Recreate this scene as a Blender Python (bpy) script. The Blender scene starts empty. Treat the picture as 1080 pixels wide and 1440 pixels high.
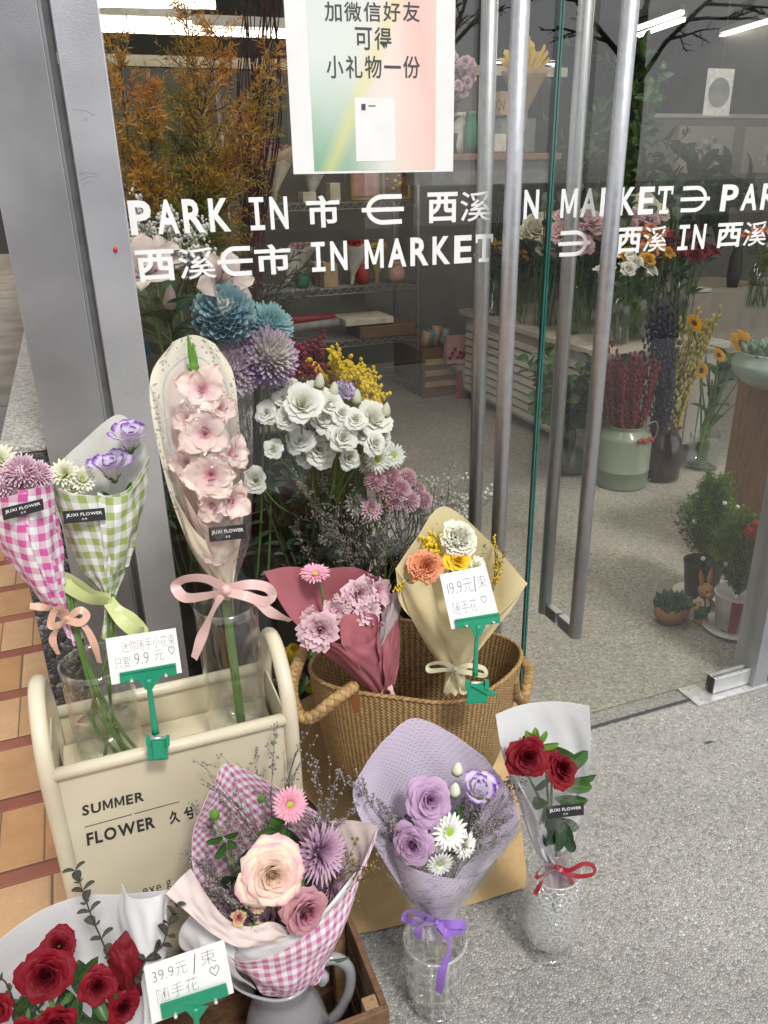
import bpy, math, random
import numpy as np
from math import pi, sin, cos, radians
from mathutils import Vector, Matrix
SC = bpy.context.scene
COL = SC.collection
rnd = random.Random(11)

# ------------------------------------------------------------------ camera, sky, sun, exposure
F, CX, CY, H = 1115.0, 540.0, 720.0, 1.5            # focal length in photo pixels, photo centre, eye height
RM = np.array([[0.93374138, -0.15471893, 0.32278334],
               [-0.35748832, -0.35737573, 0.86283526],
               [-0.01814202, -0.92105626, -0.38900672]])   # columns: camera right, down, forward in world axes
CAM = np.array([0.0, 0.0, H])
cam_data = bpy.data.cameras.new('camera')
cam_data.sensor_fit = 'VERTICAL'; cam_data.sensor_height = 36.0
cam_data.lens = 36.0 * F / 1440.0
cam_data.clip_start = 0.05; cam_data.clip_end = 400
cam = bpy.data.objects.new('camera', cam_data); COL.objects.link(cam)
cam.matrix_world = Matrix([[RM[i][0], -RM[i][1], -RM[i][2], CAM[i]] for i in range(3)] + [[0, 0, 0, 1]])
SC.camera = cam

world = bpy.data.worlds.new('World'); SC.world = world; world.use_nodes = True
wn = world.node_tree; wn.nodes.clear()
sky = wn.nodes.new('ShaderNodeTexSky'); sky.sky_type = 'NISHITA'; sky.sun_disc = False
SUN_EL, SUN_AZ = 54, 171                              # overcast: high, soft, from behind the camera
sky.sun_elevation = radians(SUN_EL); sky.sun_rotation = radians(SUN_AZ)
hsv = wn.nodes.new('ShaderNodeHueSaturation'); hsv.inputs['Saturation'].default_value = 0.12
bg = wn.nodes.new('ShaderNodeBackground'); bg.inputs['Strength'].default_value = 0.125
wo = wn.nodes.new('ShaderNodeOutputWorld')
wn.links.new(sky.outputs[0], hsv.inputs['Color']); wn.links.new(hsv.outputs[0], bg.inputs[0]); wn.links.new(bg.outputs[0], wo.inputs[0])
sd = bpy.data.lights.new('sun', 'SUN'); sd.energy = 1.5; sd.angle = radians(10); sd.color = (1, .97, .92)
so = bpy.data.objects.new('sun', sd); COL.objects.link(so)
_az = radians(SUN_AZ)
sdir = Vector((sin(_az) * cos(radians(SUN_EL)), cos(_az) * cos(radians(SUN_EL)), sin(radians(SUN_EL))))
so.rotation_euler = sdir.to_track_quat('Z', 'Y').to_euler()
SC.view_settings.view_transform = 'Standard'; SC.view_settings.look = 'None'
SC.view_settings.exposure = 0.9; SC.view_settings.gamma = 1
SC.render.engine = 'CYCLES'
cy = SC.cycles
cy.max_bounces = 12; cy.transparent_max_bounces = 48; cy.transmission_bounces = 12; cy.glossy_bounces = 4; cy.diffuse_bounces = 4
cy.use_denoising = True; cy.sample_clamp_indirect = 6

# ------------------------------------------------------------------ geometry of the view: where things stand
def ray(px, py):
    return RM @ np.array([px - CX, py - CY, F])
def P(px, py, Y):
    r = ray(px, py); return CAM + r * (Y / r[1])
def G(px, py, z=0.0):
    r = ray(px, py); return CAM + r * ((z - H) / r[2])
def dep(p):
    return float(((np.asarray(p) - CAM) @ RM)[2])
def nrm(v):
    v = np.asarray(v, float); return v / (np.linalg.norm(v) + 1e-12)
class PL:
    """a leaning plane through the point seen at (px,py) at distance Y; calls turn a place on it into a point"""
    def __init__(s, px, py, Y, lean=0, yaw=0):
        s.A = P(px, py, Y); l, w = radians(lean), radians(yaw)
        s.n = np.array([sin(w) * cos(l), -cos(w) * cos(l), sin(l)])
        z = np.array([0, 0, 1.0]); s.v = nrm(z - s.n * (z @ s.n)); s.u = np.cross(s.v, s.n)
    def __call__(s, px, py, w=0.0):
        d = ray(px, py); t = ((s.A + s.n * w - CAM) @ s.n) / (d @ s.n); return CAM + d * t
    def m(s, px, py):                                  # metres per photo pixel there
        return dep(s(px, py)) / F

# ------------------------------------------------------------------ mesh builder
class MB:
    def __init__(s):
        s.V = []; s.F = []; s.U = []; s.M = []; s.n = 0
    def add(s, v, f, uv=None, mi=0):
        v = np.asarray(v, float).reshape(-1, 3); o = s.n
        s.V.append(v); s.U.append(np.zeros((len(v), 2)) if uv is None else np.asarray(uv, float).reshape(-1, 2))
        s.F += [tuple(i + o for i in q) for q in f]; s.M += [mi] * len(f); s.n += len(v)
        return s
    def grid(s, p, uv=None, mi=0, closed=False):
        p = np.asarray(p, float); a, b = p.shape[:2]
        if uv is None:
            uv = np.stack(np.meshgrid(np.linspace(0, 1, b), np.linspace(0, 1, a)), -1)
        f = []
        for i in range(a - 1):
            for j in range(b if closed else b - 1):
                k = (j + 1) % b
                f.append((i * b + j, i * b + k, (i + 1) * b + k, (i + 1) * b + j))
        return s.add(p, f, uv, mi)
    def tube(s, path, rad, n=7, mi=0, cap=True, k=0):
        path = np.asarray(path, float)
        if k: path = spline(path, k)
        m = len(path)
        rad = np.interp(np.linspace(0, 1, m), np.linspace(0, 1, len(np.atleast_1d(rad))), np.atleast_1d(rad))
        t = np.gradient(path, axis=0); ref = np.array([.31, .17, .93])
        rings = []; L = 0; uv = []
        x = None
        for i in range(m):
            z = nrm(t[i])
            if x is None: x = nrm(np.cross(ref if abs(z @ ref) < .95 else [1, 0, 0], z))
            else: x = nrm(x - z * (x @ z))
            y = np.cross(z, x); a = np.linspace(0, 2 * pi, n, endpoint=False)
            rings.append(path[i] + rad[i] * (np.outer(np.cos(a), x) + np.outer(np.sin(a), y)))
            if i: L += np.linalg.norm(path[i] - path[i - 1])
            uv.append([(j / n, L) for j in range(n)])
        o = s.n
        s.grid(np.array(rings), np.array(uv), mi, True)
        if cap:
            s.F += [tuple(o + j for j in range(n))[::-1], tuple(o + (m - 1) * n + j for j in range(n))]; s.M += [mi, mi]
        return s
    def lathe(s, prof, c=(0, 0, 0), n=32, mi=0, axis=None, ell=1.0, uvs=1.0):
        pr = np.asarray(prof, float); a = np.linspace(0, 2 * pi, n + 1)
        p = np.stack([np.outer(pr[:, 0], np.cos(a)), np.outer(pr[:, 0], np.sin(a)) * ell, np.repeat(pr[:, 1:2], n + 1, 1)], -1)
        L = np.concatenate([[0], np.cumsum(np.hypot(np.diff(pr[:, 0]), np.diff(pr[:, 1])))])
        uv = np.stack([np.repeat((a / 2 / pi)[None], len(pr), 0), np.repeat(L[:, None], n + 1, 1)], -1)
        if axis is not None: p = p @ frame(axis, 0).T
        return s.grid(p + np.asarray(c), uv, mi)
    def box(s, lo, hi, mi=0, rot=None, c=None):
        lo, hi = np.asarray(lo, float), np.asarray(hi, float)
        v = np.array([[(lo, hi)[i & 1][0], (lo, hi)[(i >> 1) & 1][1], (lo, hi)[(i >> 2) & 1][2]] for i in range(8)])
        if rot is not None:
            c = (lo + hi) / 2 if c is None else np.asarray(c); v = (v - c) @ np.asarray(rot).T + c
        f = [(0, 2, 3, 1), (4, 5, 7, 6), (0, 1, 5, 4), (2, 6, 7, 3), (0, 4, 6, 2), (1, 3, 7, 5)]
        for q in f:                                     # own corners per face, so edges stay crisp
            s.add(v[list(q)], [(0, 1, 2, 3)], [(0, 0), (1, 0), (1, 1), (0, 1)], mi)
        return s
    def prism(s, a, b, mi=0):                           # two outlines (front a, back b), same count
        a, b = np.asarray(a, float), np.asarray(b, float); n = len(a)
        uv = np.zeros((n, 2))
        if n == 4: uv = np.array([(0, 1), (1, 1), (1, 0), (0, 0)], float)
        s.add(a, [tuple(range(n))], uv, mi); s.add(b, [tuple(range(n))[::-1]], uv, mi)
        for i in range(n):
            j = (i + 1) % n; s.add([a[i], b[i], b[j], a[j]], [(0, 1, 2, 3)], None, mi)
        return s
    def blob(s, c, r, mi=0, sq=1.0, n=5, m=4, axis=None):
        a = np.linspace(0, pi, m + 1)
        return s.lathe([(max(1e-4, r * sin(t)), -r * cos(t) * sq) for t in a], c, n, mi, axis)
    def join(s, o, M=None, mo=0):
        v = np.concatenate(o.V) if o.V else np.zeros((0, 3))
        if M is not None: v = v @ np.asarray(M)[:3, :3].T + np.asarray(M)[:3, 3]
        k = s.n; s.V.append(v); s.U += o.U; s.F += [tuple(i + k for i in q) for q in o.F]; s.M += [i + mo for i in o.M]; s.n += len(v)
        return s
    def pts(s): return np.concatenate(s.V)
    def mesh(s, name, mats, smooth=True, shift=None):
        v = s.pts()
        if shift is not None: v = v - np.asarray(shift)
        me = bpy.data.meshes.new(name); me.from_pydata(v.tolist(), [], s.F)
        uv = np.concatenate(s.U); ul = me.uv_layers.new(name='uv')
        idx = np.empty(len(me.loops), np.int32); me.loops.foreach_get('vertex_index', idx)
        ul.data.foreach_set('uv', uv[idx].astype(np.float32).ravel())
        for m in (mats if isinstance(mats, (list, tuple)) else [mats]): me.materials.append(m)
        me.polygons.foreach_set('material_index', np.array(s.M, np.int32))
        me.polygons.foreach_set('use_smooth', np.full(len(s.F), smooth))
        me.update(); return me
def spline(p, k=6):
    """Catmull-Rom through the rows of p"""
    p = np.asarray(p, float); q = np.concatenate([[2 * p[0] - p[1]], p, [2 * p[-1] - p[-2]]]); out = []
    for i in range(1, len(q) - 2):
        a, b, c, d = q[i - 1], q[i], q[i + 1], q[i + 2]
        for t in np.linspace(0, 1, k, endpoint=False):
            out.append(.5 * (2 * b + (c - a) * t + (2 * a - 5 * b + 4 * c - d) * t * t + (3 * b - a - 3 * c + d) * t ** 3))
    out.append(p[-1]); return np.array(out)
def frame(z, spin=0.0):
    z = nrm(z); r = np.array([0, 0, 1.0]) if abs(z[2]) < .95 else np.array([0, 1.0, 0])
    x = nrm(np.cross(r, z)); y = np.cross(z, x); c, s_ = cos(spin), sin(spin)
    return np.stack([c * x + s_ * y, -s_ * x + c * y, z], 1)
def mat4(pos, z=(0, 0, 1), spin=0.0, sc=1.0):
    M = np.eye(4); M[:3, :3] = frame(z, spin) * sc; M[:3, 3] = pos; return M

# ------------------------------------------------------------------ objects, parts, labels
WM = {}
def thing(name, label, cat, loc=(0, 0, 0), group=None):
    o = bpy.data.objects.new(name, None); COL.objects.link(o); o.empty_display_size = .05
    o.location = [float(c) for c in loc]; WM[o.name] = Matrix.Translation(Vector(o.location)); tag(o, label, cat, group); return o
def tag(o, label=None, cat=None, group=None, kind=None):
    if label: o['label'] = label
    if cat: o['category'] = cat
    if group: o['group'] = group
    if kind: o['kind'] = kind
    return o
def link(name, me, parent=None, M=None):
    o = bpy.data.objects.new(name, me); COL.objects.link(o)
    M = Matrix([[float(c) for c in r] for r in M]) if M is not None else Matrix.Identity(4)
    if parent is not None:
        o.parent = parent; o.matrix_parent_inverse = WM[parent.name].inverted()
    o.matrix_basis = M; WM[o.name] = M; return o
def part(name, mb, mats, parent, smooth=True, bevel=0, label=None):
    o = link(name, mb.mesh(name, mats, smooth), parent)
    if bevel: bev(o, bevel)
    if label: o['label'] = label
    return o
def bev(o, w, seg=2):
    # faces built with their own corners are welded first
    wd = o.modifiers.new('weld', 'WELD'); wd.merge_threshold = 1e-5
    b = o.modifiers.new('bevel', 'BEVEL'); b.width = w; b.segments = seg; b.limit_method = 'ANGLE'; b.angle_limit = radians(40); b.harden_normals = False
def solo(name, mb, mats, label, cat, group=None, smooth=True, bevel=0):
    v = mb.pts(); c = np.array([(v[:, 0].min() + v[:, 0].max()) / 2, (v[:, 1].min() + v[:, 1].max()) / 2, v[:, 2].min()])
    o = link(name, mb.mesh(name, mats, smooth, c), None, Matrix.Translation(Vector(c)))
    if bevel: bev(o, bevel)
    return tag(o, label, cat, group)
def struct(name, mb, mats, smooth=False):
    o = link(name, mb.mesh(name, mats, smooth)); o['kind'] = 'structure'; return o
def copy_tree(o, dloc, parent=None):
    c = o.copy(); COL.objects.link(c); WM[c.name] = WM[o.name]
    if parent is None: c.location = Vector(o.location) + Vector(dloc)
    else: c.parent = parent
    for ch in o.children: copy_tree(ch, None, c)
    return c

# ------------------------------------------------------------------ materials
def new_mat(name):
    m = bpy.data.materials.new(name); m.use_nodes = True; nt = m.node_tree; nt.nodes.clear()
    return m, nt
def nd(nt, typ, ins=None, **props):
    n = nt.nodes.new('ShaderNode' + typ)
    for k, v in props.items(): setattr(n, k, v)
    for k, v in (ins or {}).items():
        s = n.inputs[k]
        if isinstance(v, bpy.types.NodeSocket): nt.links.new(v, s)
        else: s.default_value = v
    return n
def mth(nt, op, a, b=0.0, c=None):
    n = nd(nt, 'Math', {0: a, 1: b}, operation=op)
    if c is not None: n.inputs[2].default_value = c
    return n.outputs[0]
def c4(c): return (c[0], c[1], c[2], 1)
def ramp(nt, fac, stops, interp='LINEAR'):
    n = nd(nt, 'ValToRGB', {0: fac}); cr = n.color_ramp; cr.interpolation = interp
    while len(cr.elements) < len(stops): cr.elements.new(.5)
    for e, (p, c) in zip(cr.elements, stops): e.position = p; e.color = c4(c)
    return n.outputs[0]
def mix(nt, fac, a, b, typ='MIX'):
    n = nd(nt, 'Mix', data_type='RGBA', blend_type=typ)
    for i, v in ((0, fac), (6, a), (7, b)):
        if isinstance(v, bpy.types.NodeSocket): nt.links.new(v, n.inputs[i])
        else: n.inputs[i].default_value = v if i == 0 else c4(v)
    return n.outputs[2]
def out(nt, sh): nd(nt, 'OutputMaterial', {0: sh})
def pm(name, col, rough=.5, var=.12, sc=30, bump=0, bsc=150, metal=0, spec=.5, coat=0, col2=None):
    """plain procedural surface: base colour with noise mottling, roughness wear and an optional fine bump"""
    m, nt = new_mat(name)
    co = nd(nt, 'TexCoord').outputs['Object']
    nz = nd(nt, 'TexNoise', {'Vector': co, 'Scale': sc, 'Detail': 5.0}).outputs[0]
    k = np.array(col); c2 = np.array(col2) if col2 is not None else k * (1 - 2.2 * var)
    base = ramp(nt, nz, [(.3, c2), (.68, np.minimum(k * (1 + .5 * var), 1) if col2 is None else k)])
    rg = mth(nt, 'MULTIPLY_ADD', nz, .24); rg.node.inputs[2].default_value = max(0, rough - .12)
    b = nd(nt, 'BsdfPrincipled', {'Base Color': base, 'Roughness': rg, 'Metallic': metal, 'Specular IOR Level': spec, 'Coat Weight': coat})
    if bump:
        n2 = nd(nt, 'TexNoise', {'Vector': co, 'Scale': bsc, 'Detail': 3.0}).outputs[0]
        nt.links.new(nd(nt, 'Bump', {'Strength': bump, 'Distance': .004, 'Height': n2}).outputs[0], b.inputs['Normal'])
    out(nt, b.outputs[0]); return m
def petal_mat(name, stops, inner=None, vein=.12, trans=.22, rough=.55):
    """petals: colour runs from base (0) to tip (1); inner = colour stops for the innermost petals"""
    m, nt = new_mat(name)
    uv = nd(nt, 'TexCoord').outputs['UV']; sp = nd(nt, 'SeparateXYZ', {0: uv})
    nz = nd(nt, 'TexNoise', {'Vector': nd(nt, 'TexCoord').outputs['Object'], 'Scale': 2.3, 'Detail': 4.0}).outputs[0]
    v = mth(nt, 'MULTIPLY_ADD', mth(nt, 'SUBTRACT', nz, .5), .3); nt.links.new(sp.outputs[1], v.node.inputs[2])
    col = ramp(nt, v, stops)
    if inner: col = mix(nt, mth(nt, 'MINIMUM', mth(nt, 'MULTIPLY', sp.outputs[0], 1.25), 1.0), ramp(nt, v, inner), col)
    nf = nd(nt, 'TexNoise', {'Vector': nd(nt, 'TexCoord').outputs['Object'], 'Scale': 14.0, 'Detail': 3.0}).outputs[0]
    g = mth(nt, 'MULTIPLY_ADD', nf, -2 * vein, 1 + vein * .9)
    col = mix(nt, 1.0, col, nd(nt, 'CombineColor', {0: g, 1: g, 2: g}).outputs[0], 'MULTIPLY')
    b = nd(nt, 'BsdfPrincipled', {'Base Color': col, 'Roughness': rough, 'Specular IOR Level': .22})
    t = nd(nt, 'BsdfTranslucent', {0: col})
    out(nt, nd(nt, 'MixShader', {0: trans, 1: b.outputs[0], 2: t.outputs[0]}).outputs[0]); return m
def leaf_mat(name, c1, c2, rough=.42, trans=.2):
    m, nt = new_mat(name); co = nd(nt, 'TexCoord')
    nz = nd(nt, 'TexNoise', {'Vector': co.outputs['Object'], 'Scale': 22.0, 'Detail': 4.0}).outputs[0]
    col = ramp(nt, nz, [(.3, c1), (.7, c2)])
    u = nd(nt, 'SeparateXYZ', {0: co.outputs['UV']}).outputs[0]
    rib = mth(nt, 'LESS_THAN', mth(nt, 'ABSOLUTE', mth(nt, 'SUBTRACT', u, .5)), .05)
    col = mix(nt, mth(nt, 'MULTIPLY', rib, .4), col, tuple(min(1, c * 2.2) for c in c2))
    b = nd(nt, 'BsdfPrincipled', {'Base Color': col, 'Roughness': rough, 'Specular IOR Level': .4})
    t = nd(nt, 'BsdfTranslucent', {0: col})
    out(nt, nd(nt, 'MixShader', {0: trans, 1: b.outputs[0], 2: t.outputs[0]}).outputs[0]); return m
def paper_mat(name, col, trans=.25, rough=.6, var=.05, bump=.15):
    m, nt = new_mat(name); co = nd(nt, 'TexCoord').outputs['Object']
    nz = nd(nt, 'TexNoise', {'Vector': co, 'Scale': 9.0, 'Detail': 3.0}).outputs[0]
    k = np.array(col); base = ramp(nt, nz, [(.3, k * (1 - var)), (.7, np.minimum(k * (1 + var * .4), 1))])
    n2 = nd(nt, 'TexNoise', {'Vector': co, 'Scale': 22.0, 'Detail': 4.0, 'Distortion': .5}).outputs[0]
    bp = nd(nt, 'Bump', {'Strength': bump, 'Distance': .012, 'Height': n2}).outputs[0]
    b = nd(nt, 'BsdfPrincipled', {'Base Color': base, 'Roughness': rough, 'Specular IOR Level': .3, 'Normal': bp})
    t = nd(nt, 'BsdfTranslucent', {0: base, 'Normal': bp})
    out(nt, nd(nt, 'MixShader', {0: trans, 1: b.outputs[0], 2: t.outputs[0]}).outputs[0]); return m
def gingham_mat(name, col, pitch, trans=.2):
    """woven-look check: two crossing stripes; uv in metres"""
    m, nt = new_mat(name); sp = nd(nt, 'SeparateXYZ', {0: nd(nt, 'TexCoord').outputs['UV']})
    s = [mth(nt, 'LESS_THAN', mth(nt, 'FRACT', mth(nt, 'MULTIPLY', sp.outputs[i], 1 / pitch)), .5) for i in (0, 1)]
    f = mth(nt, 'MULTIPLY', mth(nt, 'ADD', s[0], s[1]), .5)
    k = np.array(col); col = ramp(nt, f, [(0, (.8, .79, .8)), (.5, k * .45 + .41), (1, k)])
    n2 = nd(nt, 'TexNoise', {'Vector': nd(nt, 'TexCoord').outputs['Object'], 'Scale': 18.0, 'Detail': 3.0}).outputs[0]
    bp = nd(nt, 'Bump', {'Strength': .22, 'Distance': .012, 'Height': n2}).outputs[0]
    b = nd(nt, 'BsdfPrincipled', {'Base Color': col, 'Roughness': .5, 'Specular IOR Level': .35, 'Normal': bp})
    t = nd(nt, 'BsdfTranslucent', {0: col})
    out(nt, nd(nt, 'MixShader', {0: trans, 1: b.outputs[0], 2: t.outputs[0]}).outputs[0]); return m
def sheer_glass(name, tint, f0, rough=0.0, bump=None, haze=0.0, pattern=None):
    """thin clear pane or film: lets light straight through, mirrors more at grazing angles"""
    m, nt = new_mat(name); ge = nd(nt, 'NewGeometry')
    nn = ge.outputs['Normal']
    if bump:
        co = nd(nt, 'TexCoord').outputs['Object']
        n2 = nd(nt, 'TexNoise', {'Vector': co, 'Scale': bump[0], 'Detail': 3.0, 'Distortion': bump[2] if len(bump) > 2 else 0}).outputs[0]
        nn = nd(nt, 'Bump', {'Strength': bump[1], 'Distance': .01, 'Height': n2}).outputs[0]
    edge = None
    if pattern:
        sp = nd(nt, 'SeparateXYZ', {0: nd(nt, 'TexCoord').outputs['UV']})
        if pattern == 'facet':
            a = mth(nt, 'ABSOLUTE', mth(nt, 'SUBTRACT', mth(nt, 'FRACT', mth(nt, 'MULTIPLY', sp.outputs[0], 12.0)), .5))
            b_ = mth(nt, 'ABSOLUTE', mth(nt, 'SUBTRACT', mth(nt, 'FRACT', mth(nt, 'MULTIPLY', sp.outputs[1], 26.0)), .5))
            h = mth(nt, 'MAXIMUM', a, b_); st, ds = .75, .02; edge = ramp(nt, h, [(.37, (0, 0, 0)), (.49, (1, 1, 1))])
        else:
            v = nd(nt, 'CombineXYZ', {0: mth(nt, 'MULTIPLY', sp.outputs[0], 13.0), 1: mth(nt, 'MULTIPLY', sp.outputs[1], 38.0)}).outputs[0]
            d = nd(nt, 'TexVoronoi', {'Vector': v, 'Scale': 1.0, 'Randomness': .15}, voronoi_dimensions='2D').outputs['Distance']
            h = mth(nt, 'SINE', mth(nt, 'MULTIPLY', d, 17.0)); st, ds = .55, .004; edge = ramp(nt, h, [(.3, (0, 0, 0)), (.9, (1, 1, 1))])
        nn = nd(nt, 'Bump', {'Strength': st, 'Distance': ds, 'Height': h}).outputs[0]
    dt = nd(nt, 'VectorMath', {0: ge.outputs['Incoming'], 1: nn}, operation='DOT_PRODUCT').outputs['Value']
    c = mth(nt, 'SUBTRACT', 1.0, mth(nt, 'MINIMUM', mth(nt, 'ABSOLUTE', dt), 1.0))
    fr = mth(nt, 'MULTIPLY_ADD', mth(nt, 'POWER', c, 5.0), 1 - f0, f0)
    tr = nd(nt, 'BsdfTransparent', {0: c4(tint)}).outputs[0]
    if haze: tr = nd(nt, 'MixShader', {0: haze, 1: tr, 2: nd(nt, 'BsdfDiffuse', {0: (.8, .8, .8, 1)}).outputs[0]}).outputs[0]
    if edge: tr = nd(nt, 'MixShader', {0: mth(nt, 'MULTIPLY', edge, .22 if pattern == 'facet' else .3), 1: tr, 2: nd(nt, 'BsdfDiffuse', {0: (.85, .86, .86, 1)}).outputs[0]}).outputs[0]
    gl = nd(nt, 'BsdfGlossy', {0: (1, 1, 1, 1), 'Roughness': rough, 'Normal': nn}).outputs[0]
    out(nt, nd(nt, 'MixShader', {0: fr, 1: tr, 2: gl}).outputs[0]); return m
def emit(name, col, s):
    m, nt = new_mat(name); out(nt, nd(nt, 'Emission', {0: c4(col), 1: s}).outputs[0]); return m
def aggregate_mat(name, cell, tones, cement, bump=.7, fine=False):
    m, nt = new_mat(name); co = nd(nt, 'TexCoord').outputs['Object']
    wob = nd(nt, 'TexNoise', {'Vector': co, 'Scale': .6 / cell, 'Detail': 2.0}).outputs['Color']
    cw = nd(nt, 'VectorMath', {0: co, 1: nd(nt, 'VectorMath', {0: wob, 'Scale': cell * .55}, operation='SCALE').outputs[0]}, operation='ADD').outputs[0]
    vo = nd(nt, 'TexVoronoi', {'Vector': cw, 'Scale': 1 / cell})
    ve = nd(nt, 'TexVoronoi', {'Vector': cw, 'Scale': 1 / cell}, feature='DISTANCE_TO_EDGE')
    r = nd(nt, 'SeparateColor', {0: vo.outputs['Color']}).outputs[0]
    col = ramp(nt, r, tones)
    big = nd(nt, 'TexNoise', {'Vector': co, 'Scale': 1.7, 'Detail': 6.0, 'Roughness': .62}).outputs[0]
    gap = ramp(nt, ve.outputs['Distance'], [(.02, (1, 1, 1)), (.09, (0, 0, 0))])
    col = mix(nt, gap, col, cement)
    st = nd(nt, 'TexNoise', {'Vector': co, 'Scale': .55, 'Detail': 8.0, 'Roughness': .7, 'Distortion': .8}).outputs[0]
    g = mth(nt, 'MULTIPLY', mth(nt, 'MULTIPLY_ADD', big, .45, .68), ramp(nt, st, [(.34, (.78, .77, .75)), (.5, (1, 1, 1))]))
    col = mix(nt, 1.0, col, nd(nt, 'CombineColor', {0: g, 1: g, 2: g}).outputs[0], 'MULTIPLY')
    h = mth(nt, 'MINIMUM', ve.outputs['Distance'], .35)
    bp = nd(nt, 'Bump', {'Strength': bump, 'Distance': cell * .9, 'Height': h}).outputs[0]
    b = nd(nt, 'BsdfPrincipled', {'Base Color': col, 'Roughness': .62, 'Normal': bp, 'Specular IOR Level': .4})
    out(nt, b.outputs[0]); return m
def weave_mat(name, c1, c2, nu, nv, dark):
    """plaited rush: over-under cells, the pattern turned a little so that it spirals"""
    m, nt = new_mat(name); sp = nd(nt, 'SeparateXYZ', {0: nd(nt, 'TexCoord').outputs['UV']})
    a = mth(nt, 'MULTIPLY', sp.outputs[0], nu); b = mth(nt, 'MULTIPLY', sp.outputs[1], nv)
    u = mth(nt, 'ADD', a, b); v = mth(nt, 'SUBTRACT', b, a)
    par = mth(nt, 'GREATER_THAN', mth(nt, 'FRACT', mth(nt, 'MULTIPLY', mth(nt, 'ADD', mth(nt, 'FLOOR', u), mth(nt, 'FLOOR', v)), .5)), .25)
    su = mth(nt, 'SINE', mth(nt, 'MULTIPLY', mth(nt, 'FRACT', u), pi)); sv = mth(nt, 'SINE', mth(nt, 'MULTIPLY', mth(nt, 'FRACT', v), pi))
    hh = nd(nt, 'Mix', {0: par, 2: mth(nt, 'POWER', su, .6), 3: mth(nt, 'POWER', sv, .6)}, data_type='FLOAT').outputs[0]
    cell = nd(nt, 'CombineXYZ', {0: mth(nt, 'FLOOR', u), 1: mth(nt, 'FLOOR', v)}).outputs[0]
    wn_ = nd(nt, 'TexWhiteNoise', {0: cell}, noise_dimensions='2D').outputs[0]
    nz = nd(nt, 'TexNoise', {'Vector': nd(nt, 'TexCoord').outputs['Object'], 'Scale': 260.0, 'Detail': 2.0}).outputs[0]
    col = ramp(nt, mth(nt, 'MULTIPLY_ADD', wn_, .6, 0.0), [(0, c1), (.6, c2)])
    col = mix(nt, mth(nt, 'MULTIPLY', nz, .35), col, tuple(np.array(c1) * .45))
    edge = ramp(nt, hh, [(.12, (1, 1, 1)), (.4, (0, 0, 0))])
    col = mix(nt, edge, col, dark)
    bp = nd(nt, 'Bump', {'Strength': .6, 'Distance': .004, 'Height': hh}).outputs[0]
    out(nt, nd(nt, 'BsdfPrincipled', {'Base Color': col, 'Roughness': .6, 'Normal': bp, 'Specular IOR Level': .3}).outputs[0]); return m
def wood_mat(name, c1, c2, scale=(1, 1, 9), rough=.5, band=3.0):
    m, nt = new_mat(name); co = nd(nt, 'TexCoord').outputs['Object']
    mp = nd(nt, 'Mapping', {'Vector': co, 'Scale': scale}).outputs[0]
    n1 = nd(nt, 'TexNoise', {'Vector': mp, 'Scale': band * 4, 'Detail': 6.0, 'Distortion': .6}).outputs[0]
    col = ramp(nt, n1, [(.3, c1), (.5, c2), (.72, tuple(np.array(c1) * .7))])
    bp = nd(nt, 'Bump', {'Strength': .2, 'Distance': .004, 'Height': n1}).outputs[0]
    out(nt, nd(nt, 'BsdfPrincipled', {'Base Color': col, 'Roughness': rough, 'Normal': bp}).outputs[0]); return m

# ------------------------------------------------------------------ flowers, leaves, twigs
def petal(L, W, a0, a1, r0=0., z0=0., az=0., cup=0., ruf=0., rk=2., ph=0., wb=.25, pk=.55, wt=.25, nu=5, nv=6, lip=0., hug=False, t=1.0, dd=0.):
    """one petal as a grid of points: a0..a1 angle from the flower's axis along it; hug wraps it round the axis"""
    v = np.linspace(0, 1, nv); ang = a0 + (a1 - a0) * v + lip * np.clip((v - .65) / .35, 0, 1) ** 1.5
    st = L / (nv - 1); am = (ang[1:] + ang[:-1]) / 2
    r = r0 + np.concatenate([[0], np.cumsum(np.sin(am) * st)]); z = z0 + np.concatenate([[0], np.cumsum(np.cos(am) * st)])
    a = wb + (1 - wb) * np.sin(pi / 2 * np.minimum(v / pk, 1)); b = wt + (1 - wt) * np.sqrt(np.clip(1 - (np.maximum(v - pk, 0) / (1 - pk)) ** 2, 0, 1))
    w = W * np.where(v < pk, a, b); u = np.linspace(-1, 1, nu)
    rf = ruf * (v[:, None] ** 2.2) * np.sin(rk * pi * u[None] + ph) * (.35 + .65 * np.abs(u[None]))
    nr, nz = -np.cos(ang)[:, None], np.sin(ang)[:, None]
    dip = dd * (np.abs(u[None]) ** 2) * (v[:, None] ** 3) * L              # tip comes to a point
    if hug:
        phi = u[None] * w[:, None]; rr = r[:, None] + rf + nr * 0
        X, Y, Z = rr * np.cos(phi), rr * np.sin(phi), z[:, None] + rf * .4 - dip + 0 * phi
    else:
        q = u[None] * w[:, None]; d = cup * W * (u[None] ** 2) * (w / W)[:, None] + rf
        sl, cl = np.sin(ang)[:, None], np.cos(ang)[:, None]
        X = r[:, None] + nr * d - dip * sl; Y = q + 0 * d; Z = z[:, None] + nz * d - dip * cl
    c, s = cos(az), sin(az)
    p = np.stack([X * c - Y * s, X * s + Y * c, Z], -1)
    uv = np.stack([np.full((nv, nu), t), np.repeat(v[:, None], nu, 1)], -1)
    return p, uv
def leaf_grid(L, W, a0=.9, a1=1.5, cup=.25, az=0, nu=5, nv=7, **k):
    p, uv = petal(L, W, a0, a1, cup=cup, az=az, wb=.1, pk=.42, wt=.03, nu=nu, nv=nv, **k)
    uv = np.stack([np.repeat(np.linspace(0, 1, nu)[None], nv, 0), uv[..., 1]], -1)
    return p, uv
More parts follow.
